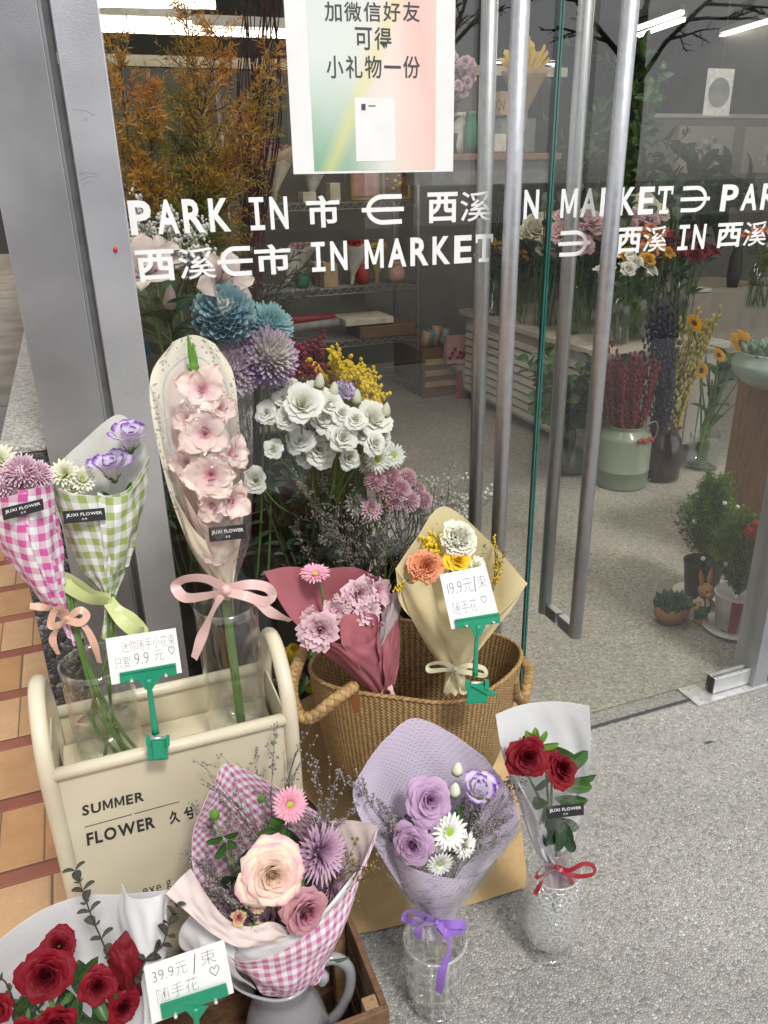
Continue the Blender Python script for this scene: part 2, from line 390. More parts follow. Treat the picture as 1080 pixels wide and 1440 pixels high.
def g_rose(seed, N=30, opn=1.0, ruf=.02):
    r = random.Random(seed); m = MB()
    for k in range(N):
        t = k / (N - 1); az = k * 2.4 + r.uniform(-.4, .4)
        m.grid(*petal(.66 + .40 * t + r.uniform(-.07, .07), (1.7 * (1 - t) ** 1.3 + .72), .03 + .30 * t, (.12 + 1.28 * t ** 1.2) * opn, r0=.035 + .21 * t, z0=.36 * (1 - t) ** 1.3,
               az=az, ruf=ruf * (.5 + t), rk=r.choice([1, 1.5, 2]), ph=r.uniform(0, 6), wb=.75, pk=.6, wt=.35, nu=9, nv=8, lip=(.25 + 1.15 * t) * r.uniform(.7, 1.2), hug=True, t=t, dd=.05 + .09 * t))
    for k in range(5): m.grid(*petal(.75, .12, 2.0, 2.4, r0=.08, z0=.02, az=k * 1.257, wt=.05, pk=.3, nu=3, nv=5), mi=1)
    return m.blob((0, 0, -.05), .17, 1, 1.1, 8, 6)
def g_lisi(seed, N=15, opn=1.0, rf=1.0):
    r = random.Random(seed); m = MB()
    for k in range(N):
        t = k / (N - 1); az = k * 2.4 + r.uniform(-.25, .25)
        m.grid(*petal(.85 + .28 * t, .95 - .2 * t, .12 + .32 * t, (.25 + 1.15 * t) * opn, r0=.05 + .12 * t, z0=.05, az=az, ruf=rf * (.06 + .05 * t), rk=r.choice([2, 2.5, 3]), ph=r.uniform(0, 6),
               wb=.45, pk=.7, wt=.5, nu=11, nv=8, lip=.2 + .8 * t, hug=True, t=t))
    for k in range(5): m.grid(*petal(.5, .07, .9, .4, r0=.06, z0=-.02, az=k * 1.257, wt=.05, pk=.3, nu=3, nv=4), mi=1)
    return m.blob((0, 0, 0), .13, 1, 1.1, 7, 5)
def g_carn(seed, N=48):
    r = random.Random(seed); m = MB()
    for k in range(N):
        t = k / (N - 1); a = .1 + 1.25 * t
        m.grid(*petal(.75 + .28 * t, .36, a * .6, a * 1.25, r0=.05, z0=.1 * (1 - t), az=k * 2.4 + r.uniform(-.3, .3), ruf=.085, rk=r.uniform(3, 4.5), ph=r.uniform(0, 6),
               wb=.2, pk=.85, wt=.7, nu=11, nv=6, t=t, lip=r.uniform(-.3, .6)))
    return m.lathe([(.02, -.5), (.16, -.45), (.2, -.1), (.12, .1)], n=8, mi=1)
def g_daisy(seed, rows=((24, 1.0, 1.45), (20, .85, 1.2)), W=.1, cen=.27, tip=.3, bend=.25, dome=.5):
    r = random.Random(seed); m = MB()
    for j, (n, L, a) in enumerate(rows):
        for k in range(n):
            aa = a + r.uniform(-.09, .09)
            m.grid(*petal(L * r.uniform(.92, 1.05) - cen * .6, W * r.uniform(.85, 1.1), aa - bend, aa + bend, r0=cen * .6, z0=.03 * j, az=(k + .5 * (j % 2)) * 2 * pi / n + r.uniform(-.05, .05), cup=.5,
                   wb=.45, pk=.6, wt=tip, nu=3, nv=5, t=1 - j / max(1, len(rows)), dd=.04))
    m.lathe([(.001, .16 * dome + .08), (cen * .6, .12 * dome + .08), (cen, .04), (cen * .8, -.08)], n=14, mi=1)
    for k in range(60):
        q = cen * math.sqrt(k / 60.); b = k * 2.4
        m.blob((q * cos(b), q * sin(b), .08 + .16 * dome * (1 - (q / cen) ** 2)), cen * .1, 1, 1.2, 4, 3)
    return m.lathe([(.03, -.25), (.2, -.16), (.3, -.02), (.05, .02)], n=9, mi=2)
def g_pom(seed, N=260, inc=.35, W=.075, low=-.55):
    """big globe chrysanthemum: narrow petals that curve in towards the crown"""
    r = random.Random(seed); m = MB()
    for k in range(N):
        cz = 1 - (1 - low) * (k + .5) / N; th = k * 2.39996 + r.uniform(-.1, .1); s = math.sqrt(1 - cz * cz)
        d = np.array([s * cos(th), s * sin(th), cz]); x = nrm(np.cross(d, [.1, .2, 1])); n_ = np.cross(x, d)
        R1 = r.uniform(.88, 1.06); rows = []
        for q in np.linspace(0, 1, 5):
            c = d * (.38 + (R1 - .38) * (q ** .8)) + np.array([0, 0, 1]) * inc * q * q * (1 - cz) * .8 - d * inc * .22 * max(0, q - .6) / .4
            w = W * (1.0 if q < .7 else 1 - (q - .7) * 1.9); rows.append([c - x * w + n_ * w * .55, c - n_ * w * .25, c + x * w + n_ * w * .55])
        uv = np.stack([np.full((5, 3), min(1, (1 - cz) * .9)), np.repeat(np.linspace(0, 1, 5)[:, None], 3, 1)], -1)
        m.grid(rows, uv)
    m.blob((0, 0, 0), .55, 0, 1, 10, 7)
    return m.lathe([(.06, -.75), (.3, -.6), (.45, -.35)], n=9, mi=1)
def g_lily(seed, N=6, opn=1.0):
    r = random.Random(seed); m = MB()
    for k in range(N):
        m.grid(*petal(1.25 * r.uniform(.93, 1.05), .27 if k % 2 else .36, .22, 1.55 * opn + r.uniform(-.15, .15), r0=.05, az=k * 2 * pi / N + r.uniform(-.1, .1), cup=.35, ruf=.05, rk=2, ph=r.uniform(0, 6), wb=.2, pk=.5, wt=.06, nu=7, nv=9, lip=.5))
    for k in range(6):
        a = k * 1.047 + .5; e = np.array([.3 * cos(a), .3 * sin(a), .62]); m.tube([(0, 0, 0), e * .5 + [0, 0, .07], e], .012, 4, 1); m.blob(e, .05, 2, .5, 5, 4)
    return m.tube([(0, 0, -.35), (0, 0, .05)], [.05, .09], 7, 1)
def g_glad(seed, opn=1.0):
    r = random.Random(seed); m = MB()
    for k in range(6):
        o = k % 2
        m.grid(*petal((1.05 if o else 1.18) * r.uniform(.85, 1.08), (.34 if o else .43) * r.uniform(.9, 1.1), .40, (1.4 if o else 1.65) * opn + r.uniform(-.22, .18), r0=.05, z0=.02 * o, az=k * pi / 3 + r.uniform(-.16, .16), cup=.28, ruf=.075, rk=r.uniform(1.8, 2.8), ph=r.uniform(0, 6),
               wb=.2, pk=.52, wt=.10, nu=13, nv=11, lip=r.uniform(.1, .8), t=o, dd=.18))
    for k in range(3):
        e = np.array([.08 * k - .08, .14, .62]); m.tube([(0, 0, 0), e * .6, e], .016, 4, 1); m.blob(e, .04, 2, 2.0, 5, 4)
    return m.lathe([(.05, -.5), (.09, -.2), (.12, .05)], n=8, mi=0)
def g_bud(L=1.0, W=.32, n=8):
    return MB().lathe([(.05, 0), (W * .9, L * .2), (W, L * .42), (W * .62, L * .75), (.02, L)], n=n).lathe([(.02, -.12), (.16, -.05), (W * 1.03, L * .18), (W * .8, L * .3)], n=n, mi=1)
def twig(m, p, d, L, rad, blooms, depth=2, spread=.6, n=6, mi=0, mb=1, size=.0022, droop=0., rr=rnd, nb=5):
    """a branching spray: tubes that fork, small blossoms along the last branches"""
    d = nrm(d); pts = [np.array(p, float)]; k = 4
    for i in range(k):
        d = nrm(d + np.array([rr.gauss(0, .09), rr.gauss(0, .09), rr.gauss(0, .07) - droop])); pts.append(pts[-1] + d * L / k)
    m.tube(pts, [rad, rad * .5], 4, mi, False)
    if depth == 0:
        for i in range(blooms):
            q = rr.uniform(.25, 1) * k; a = int(min(q, k - 1)); c = pts[a] + (pts[a + 1] - pts[a]) * (q - a)
            m.blob(c + np.array([rr.gauss(0, 1), rr.gauss(0, 1), rr.gauss(0, 1)]) * size * 1.2, size * rr.uniform(.6, 1.3), mb, 1.1, 4, 3)
        return
    for i in range(n):
        q = (.25 + .75 * (i + rr.random() * .6) / n) * k; a = int(min(q, k - .01)); c = pts[a] + (pts[a + 1] - pts[a]) * (q - a)
        a_ = frame(d, rr.uniform(0, 6.3)); e = d + a_[:, 0] * spread * rr.uniform(.6, 1.2)
        twig(m, c, e, L * rr.uniform(.32, .5), rad * .55, blooms, depth - 1, spread, max(3, n - 2), mi, mb, size, droop, rr)
def stem_leaves(m, path, n, L, W, mi=1, t0=.2, spread=1.0, a1=1.5, rr=rnd, pair=False, round_=False):
    path = np.asarray(path, float); tt = np.linspace(t0, 1, n)
    for i, t in enumerate(tt):
        q = t * (len(path) - 1); a = int(min(q, len(path) - 2)); c = path[a] + (path[a + 1] - path[a]) * (q - a); d = nrm(path[a + 1] - path[a])
        for s in ((0, pi) if pair else (0,)):
            l = L * rr.uniform(.75, 1.15)
            if round_: g = petal(l, W * l / L, .7 * spread, a1, wb=.2, pk=.5, wt=.35, nu=5, nv=6, cup=.25)
            else: g = leaf_grid(l, W * l / L, .6 * spread, a1 * rr.uniform(.85, 1.2), rr.uniform(.1, .35))
            M = mat4(c, d, i * 2.4 * (0 if pair else 1) + i * 1.57 * (1 if pair else 0) + s + rr.uniform(-.25, .25))
            p = g[0] @ M[:3, :3].T + M[:3, 3]; uv = g[1]
            if round_: uv = np.stack([np.repeat(np.linspace(0, 1, 5)[None], 6, 0), g[1][..., 1]], -1)
            m.grid(p, uv, mi)

_cache = {}
def bloom(kind, gen, mats, parent, pos, axis, size, spin=None, seed=0, name=None, label=None, **kw):
    """one flower head; heads of a kind share meshes (a few shapes each)"""
    key = (kind, gen.__name__, mats[0].name, seed % 3, tuple(sorted(kw.items())))
    if key not in _cache: _cache[key] = gen(seed % 3 + 5 * len(_cache), **kw).mesh(name or kind, mats)
    o = link(name or kind, _cache[key], parent, mat4(pos, axis, rnd.uniform(0, 6.28) if spin is None else spin, size))
    if label: o['label'] = label
    return o

# ------------------------------------------------------------------ paper wraps, ribbons, cards, writing
def sheet(pl, ctrl, ku=7, kv=6, thick=.0008, mi=(0, 1), rot=0.0, m=None, fold=1.2):
    """a sheet of paper through rows of (px, py, w); its front takes material mi[0], its back mi[1]; uv in metres"""
    m = m or MB(); R = np.array([[pl(*c) for c in row] for row in ctrl])
    R = np.stack([spline(R[i], ku) for i in range(len(R))]); R = np.stack([spline(R[:, j], kv) for j in range(R.shape[1])], 1)
    a, b = R.shape[:2]; mid = b // 2
    vL = np.concatenate([[0], np.cumsum(np.linalg.norm(np.diff(R[:, mid], axis=0), axis=1))])
    uL = np.concatenate([np.zeros((a, 1)), np.cumsum(np.linalg.norm(np.diff(R, axis=1), axis=2), axis=1)], 1); uL = uL - uL[:, mid:mid + 1]
    uw = uL * .45 + .55 * uL[max(0, a // 4)][None]                     # printed on flat paper: the pattern narrows less than the cone
    V = np.repeat(vL[:, None], b, 1); c, s = cos(rot), sin(rot); uv = np.stack([uw * c - V * s, uw * s + V * c], -1)
    du = np.gradient(R, axis=1); dv = np.gradient(R, axis=0); n = np.cross(du, dv); n /= np.linalg.norm(n, axis=2, keepdims=True) + 1e-12
    if np.mean(n @ pl.n) < 0: n = -n
    uu, vv = np.meshgrid(np.linspace(0, 1, b), np.linspace(0, 1, a)); ph = float(ctrl[0][0][0] + ctrl[-1][0][1]) * .7      # hand-made folds, deeper towards the tie
    if fold: R = R + n * (fold * (.0042 * (np.abs(np.sin(pi * 3.2 * uu + ph)) - .6) * vv ** 1.6 + .0016 * np.sin(2 * pi * (1.9 * uu + 1.3 * vv) + ph) + .0010 * np.sin(2 * pi * (3.7 * uu - 2.1 * vv) + 2 * ph)) * np.minimum(1, 6 * vv + .15))[..., None]
    Fp, Bp = R + n * thick / 2, R - n * thick / 2
    m.grid(Fp, uv, mi[0]); m.grid(Bp[:, ::-1], uv[:, ::-1], mi[1])
    for A_, B_, U_ in ((Fp[0], Bp[0], uv[0]), (Fp[-1], Bp[-1], uv[-1]), (Fp[:, 0], Bp[:, 0], uv[:, 0]), (Fp[:, -1], Bp[:, -1], uv[:, -1])):
        m.grid(np.stack([A_, B_]), np.stack([U_, U_]), mi[1])
    return m
def ribbon(m, pl, pts, width, k=7, mi=0, thick=.0006, twist=0.0):
    """satin strip through (px,py,w); its face looks towards the viewer's side and can twist along the way"""
    p = spline([pl(*c) for c in pts], k); t = np.gradient(p, axis=0); n = len(p); rows = []
    wd = np.interp(np.linspace(0, 1, n), np.linspace(0, 1, len(np.atleast_1d(width))), np.atleast_1d(width))
    for i in range(n):
        z = nrm(t[i]); s = nrm(np.cross(z, pl.n)); q = np.cross(s, z); a = twist * sin(i / n * 5)
        s2 = s * cos(a) + q * sin(a); nn = np.cross(z, s2) * thick / 2
        rows.append((p[i] - s2 * wd[i] / 2, p[i] + s2 * wd[i] / 2, nn))
    A = np.array([[a + c, b + c] for a, b, c in rows]); B = np.array([[b - c, a - c] for a, b, c in rows])
    return m.grid(A, None, mi).grid(B, None, mi)
def slab(m, pl, quad, w0, w1, mi=0):
    """a flat plate whose outline is given in the plane, from w0 to w1 along its normal"""
    return m.prism([pl(x, y, w1) for x, y in quad], [pl(x, y, w0) for x, y in quad], mi)
_gl = {}
def glyph(ch, bold=0.0):
    if ch == 'M' and bold > .01:                        # drawn by hand: the bold outline of this letter crosses itself
        v = np.array([(0, 0), (.19, 0), (.19, .66), (.41, .14), (.59, .14), (.81, .66), (.81, 0), (1, 0), (1, 1), (.79, 1), (.5, .36), (.21, 1), (0, 1)]) * [.64, .74]
        return v, [tuple(range(13))]
    if (ch, bold) not in _gl:
        cu = bpy.data.curves.new('glyph', 'FONT'); cu.body = ch; cu.offset = bold; cu.resolution_u = 3
        o = bpy.data.objects.new('glyph', cu); COL.objects.link(o); dg = bpy.context.evaluated_depsgraph_get()
        me = bpy.data.meshes.new_from_object(o.evaluated_get(dg))
        v = np.array([x.co[:2] for x in me.vertices]); f = [tuple(p.vertices) for p in me.polygons]
        bpy.data.objects.remove(o); bpy.data.curves.remove(cu); bpy.data.meshes.remove(me)
        _gl[(ch, bold)] = (v, f)
    return _gl[(ch, bold)]
def put_glyph(m, ch, q, bold=0.0, mi=0, extra=None):
    """a character stretched into the four corners q = TL, TR, BR, BL (points in the place)"""
    v, f = glyph(ch, bold); lo, hi = v.min(0), v.max(0); w = (v - lo) / np.maximum(hi - lo, 1e-6)
    put_flat(m, w, f, q, mi)
def put_flat(m, w, f, q, mi=0):
    q = np.asarray(q, float); s, t = w[:, :1], w[:, 1:]
    m.add((q[3] * (1 - s) + q[2] * s) * (1 - t) + (q[0] * (1 - s) + q[1] * s) * t, f, w, mi)
def put_line(m, text, q, bold=0.0, mi=0, gap=.08, cjk=None):
    """a line of writing inside q with natural letter widths"""
    W = []
    for ch in text:
        if ch == ' ': W.append((.32, 0, 0)); continue
        v, f = glyph(ch, bold); W.append((v[:, 0].max() - v[:, 0].min(), v[:, 1].min(), v[:, 1].max()))
    y0 = min(a for _, a, b in W); y1 = max(b for _, a, b in W); tot = sum(a for a, _, _ in W) + gap * (len(W) - 1); x = 0
    q = np.asarray(q, float)
    for ch, (wd, a, b) in zip(text, W):
        if ch != ' ':
            v, f = glyph(ch, bold); w = np.stack([(v[:, 0] - v[:, 0].min() + x) / tot, (v[:, 1] - y0) / (y1 - y0)], -1); put_flat(m, w, f, q, mi)
        x += wd + gap
def stroke(m, pts, wid, q, mi=0):
    """a pen line through points of the unit square of q"""
    q = np.asarray(q, float); p = np.asarray(pts, float)
    if len(p) > 2: p = spline(p, 4)
    asp = np.linalg.norm(q[1] - q[0]) / max(1e-9, np.linalg.norm(q[0] - q[3])); k = np.array([asp, 1.0]); w = p * k
    t = np.gradient(w, axis=0); n = np.stack([-t[:, 1], t[:, 0]], -1); n /= np.linalg.norm(n, axis=1, keepdims=True) + 1e-9
    a, b = (w + n * wid / 2) / k, (w - n * wid / 2) / k; v = np.concatenate([a, b]); N = len(p)
    put_flat(m, v, [(i, i + 1, N + i + 1, N + i) for i in range(N - 1)], q, mi)
def quad_px(pl, x0, y0, x1, y1, w):
    return [pl(x0, y0, w), pl(x1, y0, w), pl(x1, y1, w), pl(x0, y1, w)]
def sub(q, a, b, c, d):
    """part of quad q: from (a,b) top-left to (c,d) bottom-right in unit coordinates, y down"""
    q = np.asarray(q, float); f = lambda s, t: (q[0] * (1 - s) + q[1] * s) * (1 - t) + (q[3] * (1 - s) + q[2] * s) * t
    return [f(a, b), f(c, b), f(c, d), f(a, d)]
HEART = [(.5, .0), (.1, .45), (.05, .8), (.28, 1), (.5, .72), (.72, 1), (.95, .8), (.9, .45), (.5, 0)]
def vase(c, prof_out, t=.004, base=.012, n=40):
    """profile of a glass vessel with a wall t thick and a solid foot: outside up, then inside down"""
    po = np.asarray(prof_out, float); pi_ = [(max(.0005, r - t), z) for r, z in po[::-1] if z > base]
    return MB().lathe([(.0005, po[0][1])] + [tuple(p) for p in po] + pi_ + [(pi_[-1][0], base), (.0005, base)], c, n)

# ------------------------------------------------------------------ shared materials
M_ = {}
M_['alu'] = pm('brushed_aluminium', (.50, .51, .53), .38, .05, 60, .05, 500, metal=.85)
M_['frame'] = pm('painted_frame_metal', (.58, .60, .64), .30, .06, 6, .08, 420, metal=.6)
M_['panel'] = pm('painted_panel_metal', (.38, .39, .41), .34, .1, 5, .08, 420, metal=.6)
M_['dark_gap'] = pm('dark_joint', (.05, .05, .052), .7)
M_['steel'] = pm('bright_steel', (.66, .66, .66), .32, .08, 40, 0, metal=.6)
M_['gap_grey'] = pm('grey_joint', (.13, .13, .135), .6)
M_['white_vinyl'] = pm('white_vinyl', (.78, .79, .79), .5, .02)
M_['ink'] = pm('ink', (.025, .024, .024), .6, .02)
M_['pencil'] = pm('pen_line', (.10, .10, .11), .7, .02)
M_['card'] = paper_mat('white_card', (.80, .80, .79), .1, .55, .02, .03)
M_['white_paper'] = paper_mat('white_wrapping_paper', (.78, .78, .79), .25, .5, .03, .12)
M_['green_plastic'] = pm('green_plastic', (.012, .24, .13), .32, .06, 30, 0, coat=.2)
M_['black_plastic'] = pm('black_plastic', (.014, .014, .015), .38, .1)
M_['tag_black'] = pm('black_sticker', (.015, .015, .016), .45, .03)
M_['tag_white'] = pm('white_print', (.7, .7, .68), .5, .02)
M_['leaf'] = leaf_mat('leaf_green', (.022, .062, .012), (.05, .125, .026))
M_['leaf_dark'] = leaf_mat('leaf_dark_green', (.014, .036, .016), (.03, .07, .028))
M_['leaf_light'] = leaf_mat('leaf_fresh_green', (.06, .17, .02), (.14, .30, .045))
M_['leaf_grey'] = leaf_mat('leaf_greygreen', (.06, .10, .065), (.12, .17, .11))
M_['stem'] = pm('stem_green', (.10, .19, .045), .5, .15, 40)
M_['stem_dark'] = pm('stem_dark', (.03, .055, .02), .6, .15, 40)
M_['twig'] = pm('twig_brown', (.07, .05, .03), .75, .15, 60)
M_['sepal'] = pm('sepal_green', (.07, .15, .03), .5, .12, 30)
M_['water'] = sheer_glass('water', (.965, .97, .945), .03)
M_['film'] = sheer_glass('cellophane', (.995, .995, .995), .04, .07, (30, .7, 1.8), .015)
M_['clear'] = sheer_glass('clear_glass', (.965, .972, .968), .06, .0, (6, .05))

# ------------------------------------------------------------------ setting: ground, shop, door
YG = 1.56                                              # the outer face of the glass front
M_['floor'] = aggregate_mat('exposed_aggregate', .0064, [(0, (.21, .206, .198)), (.2, (.31, .303, .29)), (.5, (.385, .376, .358)), (.78, (.44, .43, .41)), (.9, (.41, .365, .30)), (1, (.58, .57, .54))], (.23, .225, .212), .8)
M_['floor_in'] = aggregate_mat('ground_terrazzo', .0075, [(0, (.17, .162, .143)), (.3, (.25, .238, .21)), (.6, (.32, .302, .265)), (.85, (.37, .345, .29)), (1, (.47, .445, .40))], (.30, .284, .25), .12)
def brick_mat():
    m, nt = new_mat('clay_paving'); co = nd(nt, 'TexCoord').outputs['Object']
    sp = nd(nt, 'SeparateXYZ', {0: co}); x, y = sp.outputs[0], sp.outputs[1]
    per, band, off = .262, .05, 1.845
    yy = mth(nt, 'DIVIDE', mth(nt, 'SUBTRACT', y, off), per); row = mth(nt, 'FLOOR', yy); fy = mth(nt, 'MULTIPLY', mth(nt, 'FRACT', yy), per)
    isb = mth(nt, 'LESS_THAN', fy, band)
    odd = mth(nt, 'FRACT', mth(nt, 'MULTIPLY', row, .5))
    xs = mth(nt, 'ADD', mth(nt, 'DIVIDE', x, mth(nt, 'MULTIPLY_ADD', mth(nt, 'GREATER_THAN', odd, .25), -.10, .205)), mth(nt, 'MULTIPLY', row, .37))
    fx = mth(nt, 'FRACT', xs); cid = nd(nt, 'CombineXYZ', {0: mth(nt, 'FLOOR', xs), 1: row, 2: isb}).outputs[0]
    rn = nd(nt, 'TexWhiteNoise', {0: cid}, noise_dimensions='3D').outputs[0]
    n1 = nd(nt, 'TexNoise', {'Vector': co, 'Scale': 9.0, 'Detail': 7.0, 'Roughness': .65}).outputs[0]
    n2 = nd(nt, 'TexNoise', {'Vector': co, 'Scale': 170.0, 'Detail': 2.0}).outputs[0]
    clay = ramp(nt, rn, [(0, (.40, .205, .085)), (.5, (.46, .26, .125)), (1, (.50, .31, .17))])
    red = ramp(nt, rn, [(0, (.23, .075, .045)), (1, (.29, .10, .06))])
    col = mix(nt, isb, clay, red)
    g = mth(nt, 'MULTIPLY', mth(nt, 'MULTIPLY_ADD', n1, .6, .68), mth(nt, 'MULTIPLY_ADD', n2, .25, .87))
    col = mix(nt, 1.0, col, nd(nt, 'CombineColor', {0: g, 1: g, 2: g}).outputs[0], 'MULTIPLY')
    jy = mth(nt, 'MINIMUM', fy, mth(nt, 'ABSOLUTE', mth(nt, 'SUBTRACT', fy, band)))
    jx = mth(nt, 'ADD', mth(nt, 'MULTIPLY', mth(nt, 'MINIMUM', fx, mth(nt, 'SUBTRACT', 1.0, fx)), .16), mth(nt, 'MULTIPLY', isb, .02))
    j = mth(nt, 'MINIMUM', jx, jy)
    gap = ramp(nt, j, [(.0022, (1, 1, 1)), (.0038, (0, 0, 0))]); col = mix(nt, gap, col, (.07, .05, .035))
    bp = nd(nt, 'Bump', {'Strength': .5, 'Distance': .006, 'Height': mth(nt, 'ADD', mth(nt, 'MINIMUM', mth(nt, 'MULTIPLY', j, 150.0), 1.0), mth(nt, 'MULTIPLY', n2, .12))}).outputs[0]
    out(nt, nd(nt, 'BsdfPrincipled', {'Base Color': col, 'Roughness': .72, 'Normal': bp}).outputs[0]); return m
M_['brick'] = brick_mat()
def sheet_flat(x0, x1, y0, y1, z): return MB().add([(x0, y0, z), (x1, y0, z), (x1, y1, z), (x0, y1, z)], [(0, 1, 2, 3)])
struct('ground', sheet_flat(-120, 120, -120, 120, 0), M_['floor'])
struct('brick_paving', sheet_flat(-30, -.06, -30, 4.6, .004), M_['brick'])
M_['stone_path'] = pm('pale_stone_paving', (.33, .28, .22), .7, .16, 3)
struct('far_paving', sheet_flat(-30, -.45, 6.3, 60, .004), M_['stone_path'])
M_['asphalt'] = pm('dark_asphalt', (.055, .054, .053), .8, .15, 3, .4, 200)
struct('added_road', sheet_flat(-60, 60, -22, -3.2, .008), M_['asphalt'])  # added behind the camera so the glass reflects dark ground
struct('shop_floor', sheet_flat(-.17, 9.0, YG + .06, 16.5, .004), M_['floor_in'])
struct('floor_track', sheet_flat(.11, 1.585, YG - .004, YG + .008, .004), M_['dark_gap'])

# the granite wall beside the shop, its top coloured paler as if sunlit
M_['granite'] = aggregate_mat('wet_granite', .011, [(0, (.035, .036, .038)), (.4, (.085, .088, .092)), (.75, (.17, .17, .175)), (1, (.36, .35, .34))], (.07, .07, .07), .7)
M_['granite_sunlit'] = aggregate_mat('granite_sunlit', .006, [(0, (.20, .19, .175)), (.5, (.36, .345, .315)), (1, (.55, .53, .49))], (.32, .30, .27), .3)
gw = thing('granite_wall', 'low dark pebbled granite wall with pale flat top behind the metal door post', 'wall', (-.09, 2.5, 0))
part('wall_block', MB().box((-.176, 1.585, 0), (-.004, 2.18, 1.028)).box((-.176, 2.184, 0), (-.004, 2.9, 1.028)).box((-.176, 2.904, 0), (-.004, 3.6, 1.028)), M_['granite'], gw, False, .004)
part('coping', MB().box((-.178, 1.583, 1.029), (-.003, 2.181, 1.043)).box((-.178, 2.184, 1.029), (-.003, 2.901, 1.043)).box((-.178, 2.904, 1.029), (-.003, 3.6, 1.043)), M_['granite_sunlit'], gw, False, .003)

# the far house seen past the post
M_['render_dark'] = pm('dark_cladding', (.035, .033, .03), .6, .1, 3)
fh = thing('far_building', 'dark building base far away past the left edge of the post', 'building', (-2.6, 17, 0))
part('wall', MB().box((-6, 16.4, .01), (-.9, 22, 6)), M_['render_dark'], fh, False)
part('plinth', MB().box((-6.1, 16.25, .01), (-.85, 16.39, .35)), M_['stone_path'], fh, False)
part('window', MB().box((-4.5, 16.3, 1.2), (-3.2, 16.395, 3.2)), M_['clear'], fh, False)

# the metal post at the left of the door
po = thing('door_post', 'tall grey metal post with a bright narrow face left of the glass', 'post', (.01, YG, 0))
part('side_panel', MB().box((-.092, YG - .012, 0), (.017, YG + .02, 3.3)), M_['panel'], po, False, .002)
part('groove', MB().box((.018, YG + .012, 0), (.034, YG + .02, 3.3)), M_['gap_grey'], po, False)
part('panel_lip', MB().box((.0175, YG - .004, 0), (.0225, YG + .011, 3.3)), M_['panel'], po, False)
part('jamb', MB().box((.036, YG - .016, 0), (.108, YG + .045, 3.3)), M_['frame'], po, False, .002)
d = MB()
for k, (x0, y0, x1, y1) in enumerate([(102, 154, 133, 162), (112, 245, 137, 246), (114, 253, 137, 249), (116, 262, 135, 254), (118, 170, 124, 169)]):
    a, b = P(x0, y0, YG - .0166), P(x1, y1, YG - .0166); mid = (a + b) / 2 + [0, 0, .004]
    d.tube([a, mid, b], .00025, 4, k=4)
part('scratch', d, M_['panel'], po)
M_['red'] = pm('red_paint', (.55, .01, .03), .5)
a = P(162, 351, YG - .0165); part('red_mark', MB().blob(a, .004, 0, 1.3, 7, 5), M_['red'], po)

# the right frame of the door
rx = P(1050, 915, YG)[0]
rf = thing('door_frame', 'grey metal door frame at the right edge of the glass door', 'door frame', (rx + .04, YG, 0))
part('jamb', MB().box((rx + .02, YG - .03, 0), (rx + .075, YG + .06, 3.3)), M_['panel'], rf, False, .002)
part('stile', MB().box((rx + .09, YG - .03, 0), (rx + .30, YG + .06, 3.3)), M_['panel'], rf, False, .002)
part('groove', MB().box((rx + .076, YG - .01, 0), (rx + .089, YG + .05, 3.3)), M_['dark_gap'], rf, False)
pf = thing('side_window', 'fixed glass pane right of the door frame with more lettering', 'window', (rx + .8, YG, 0))
M_['pane'] = sheer_glass('window_glass', (.957, .961, .948), .038)
M_['edge_green'] = pm('green_glass_edge', (.02, .12, .10), .15, .1, 20, coat=.5)
part('glass_pane', MB().box((rx + .31, YG, .02), (rx + 1.6, YG + .010, 3.25)), M_['pane'], pf, False)
part('bottom_rail', MB().box((rx + .31, YG - .01, .001), (rx + 1.6, YG + .02, .019)), M_['panel'], pf, False)

# ---- two glass doors
def handle_bar(parent, x, y, zb=.385, zt=2.25):
    m = MB().tube([(x, y, zb), (x, y, (zb + zt) / 2), (x, y, zt)], .0172, 24)
    part('handle', m, M_['alu'], parent)
def connector(parent, x, z):
    part('handle_mount', MB().box((x - .011, YG - .064, z - .017), (x + .011, YG - .001, z + .017)).box((x - .011, YG + .011, z - .017), (x + .011, YG + .064, z + .017)), M_['alu'], parent, False, .002)
XS = .977
dl = thing('glass_door', 'left frameless glass door carrying the white poster and two rows of lettering', 'door', ((.11 + XS) / 2, YG, 0))
part('glass_pane', MB().box((.110, YG, .014), (XS - .006, YG + .010, 2.4)), M_['pane'], dl, False)
part('glass_edge', MB().box((XS - .006, YG, .014), (XS - .002, YG + .010, 2.4)), M_['edge_green'], dl, False)
dr = thing('glass_door', 'right frameless glass door with long bar handle and steel corner patch', 'door', ((XS + rx) / 2, YG, 0))
part('glass_pane', MB().box((XS + .004, YG, .014), (rx + .018, YG + .010, 2.4)), M_['pane'], dr, False)
part('glass_edge', MB().box((XS, YG, .014), (XS + .004, YG + .010, 2.4)), M_['edge_green'], dr, False)
YO, YI = YG - .065, YG + .075
for par, xo, xi in ((dl, .846, .856), (dr, 1.086, 1.079)):
    handle_bar(par, xo, YO); handle_bar(par, xi, YI)
    for z in (.40, 2.15): connector(par, (xo + xi) / 2, z)
px0 = P(1003, 950, YG)[0]
part('corner_patch', MB().box((px0, YG - .012, .012), (rx + .03, YG - .0005, .066)).box((px0, YG + .0105, .012), (rx + .03, YG + .022, .066)), M_['steel'], dr, False, .003)
part('patch_end', MB().box((px0 - .005, YG - .009, .014), (px0 - .0005, YG + .019, .064)), M_['black_plastic'], dr, False)
fp = thing('floor_plate', 'flat steel floor plate with screws under the corner of the right door', 'plate', (1.75, YG, 0))
q = [G(942, 957), G(1000, 984), G(1082, 958), G(1030, 930)]
x0, x1 = min(q[0][0], q[1][0]), rx + .32
part('plate', MB().box((1.575, YG - .035, .001), (x1, YG + .055, .009)), M_['steel'], fp, False, .001)
sc_ = MB()
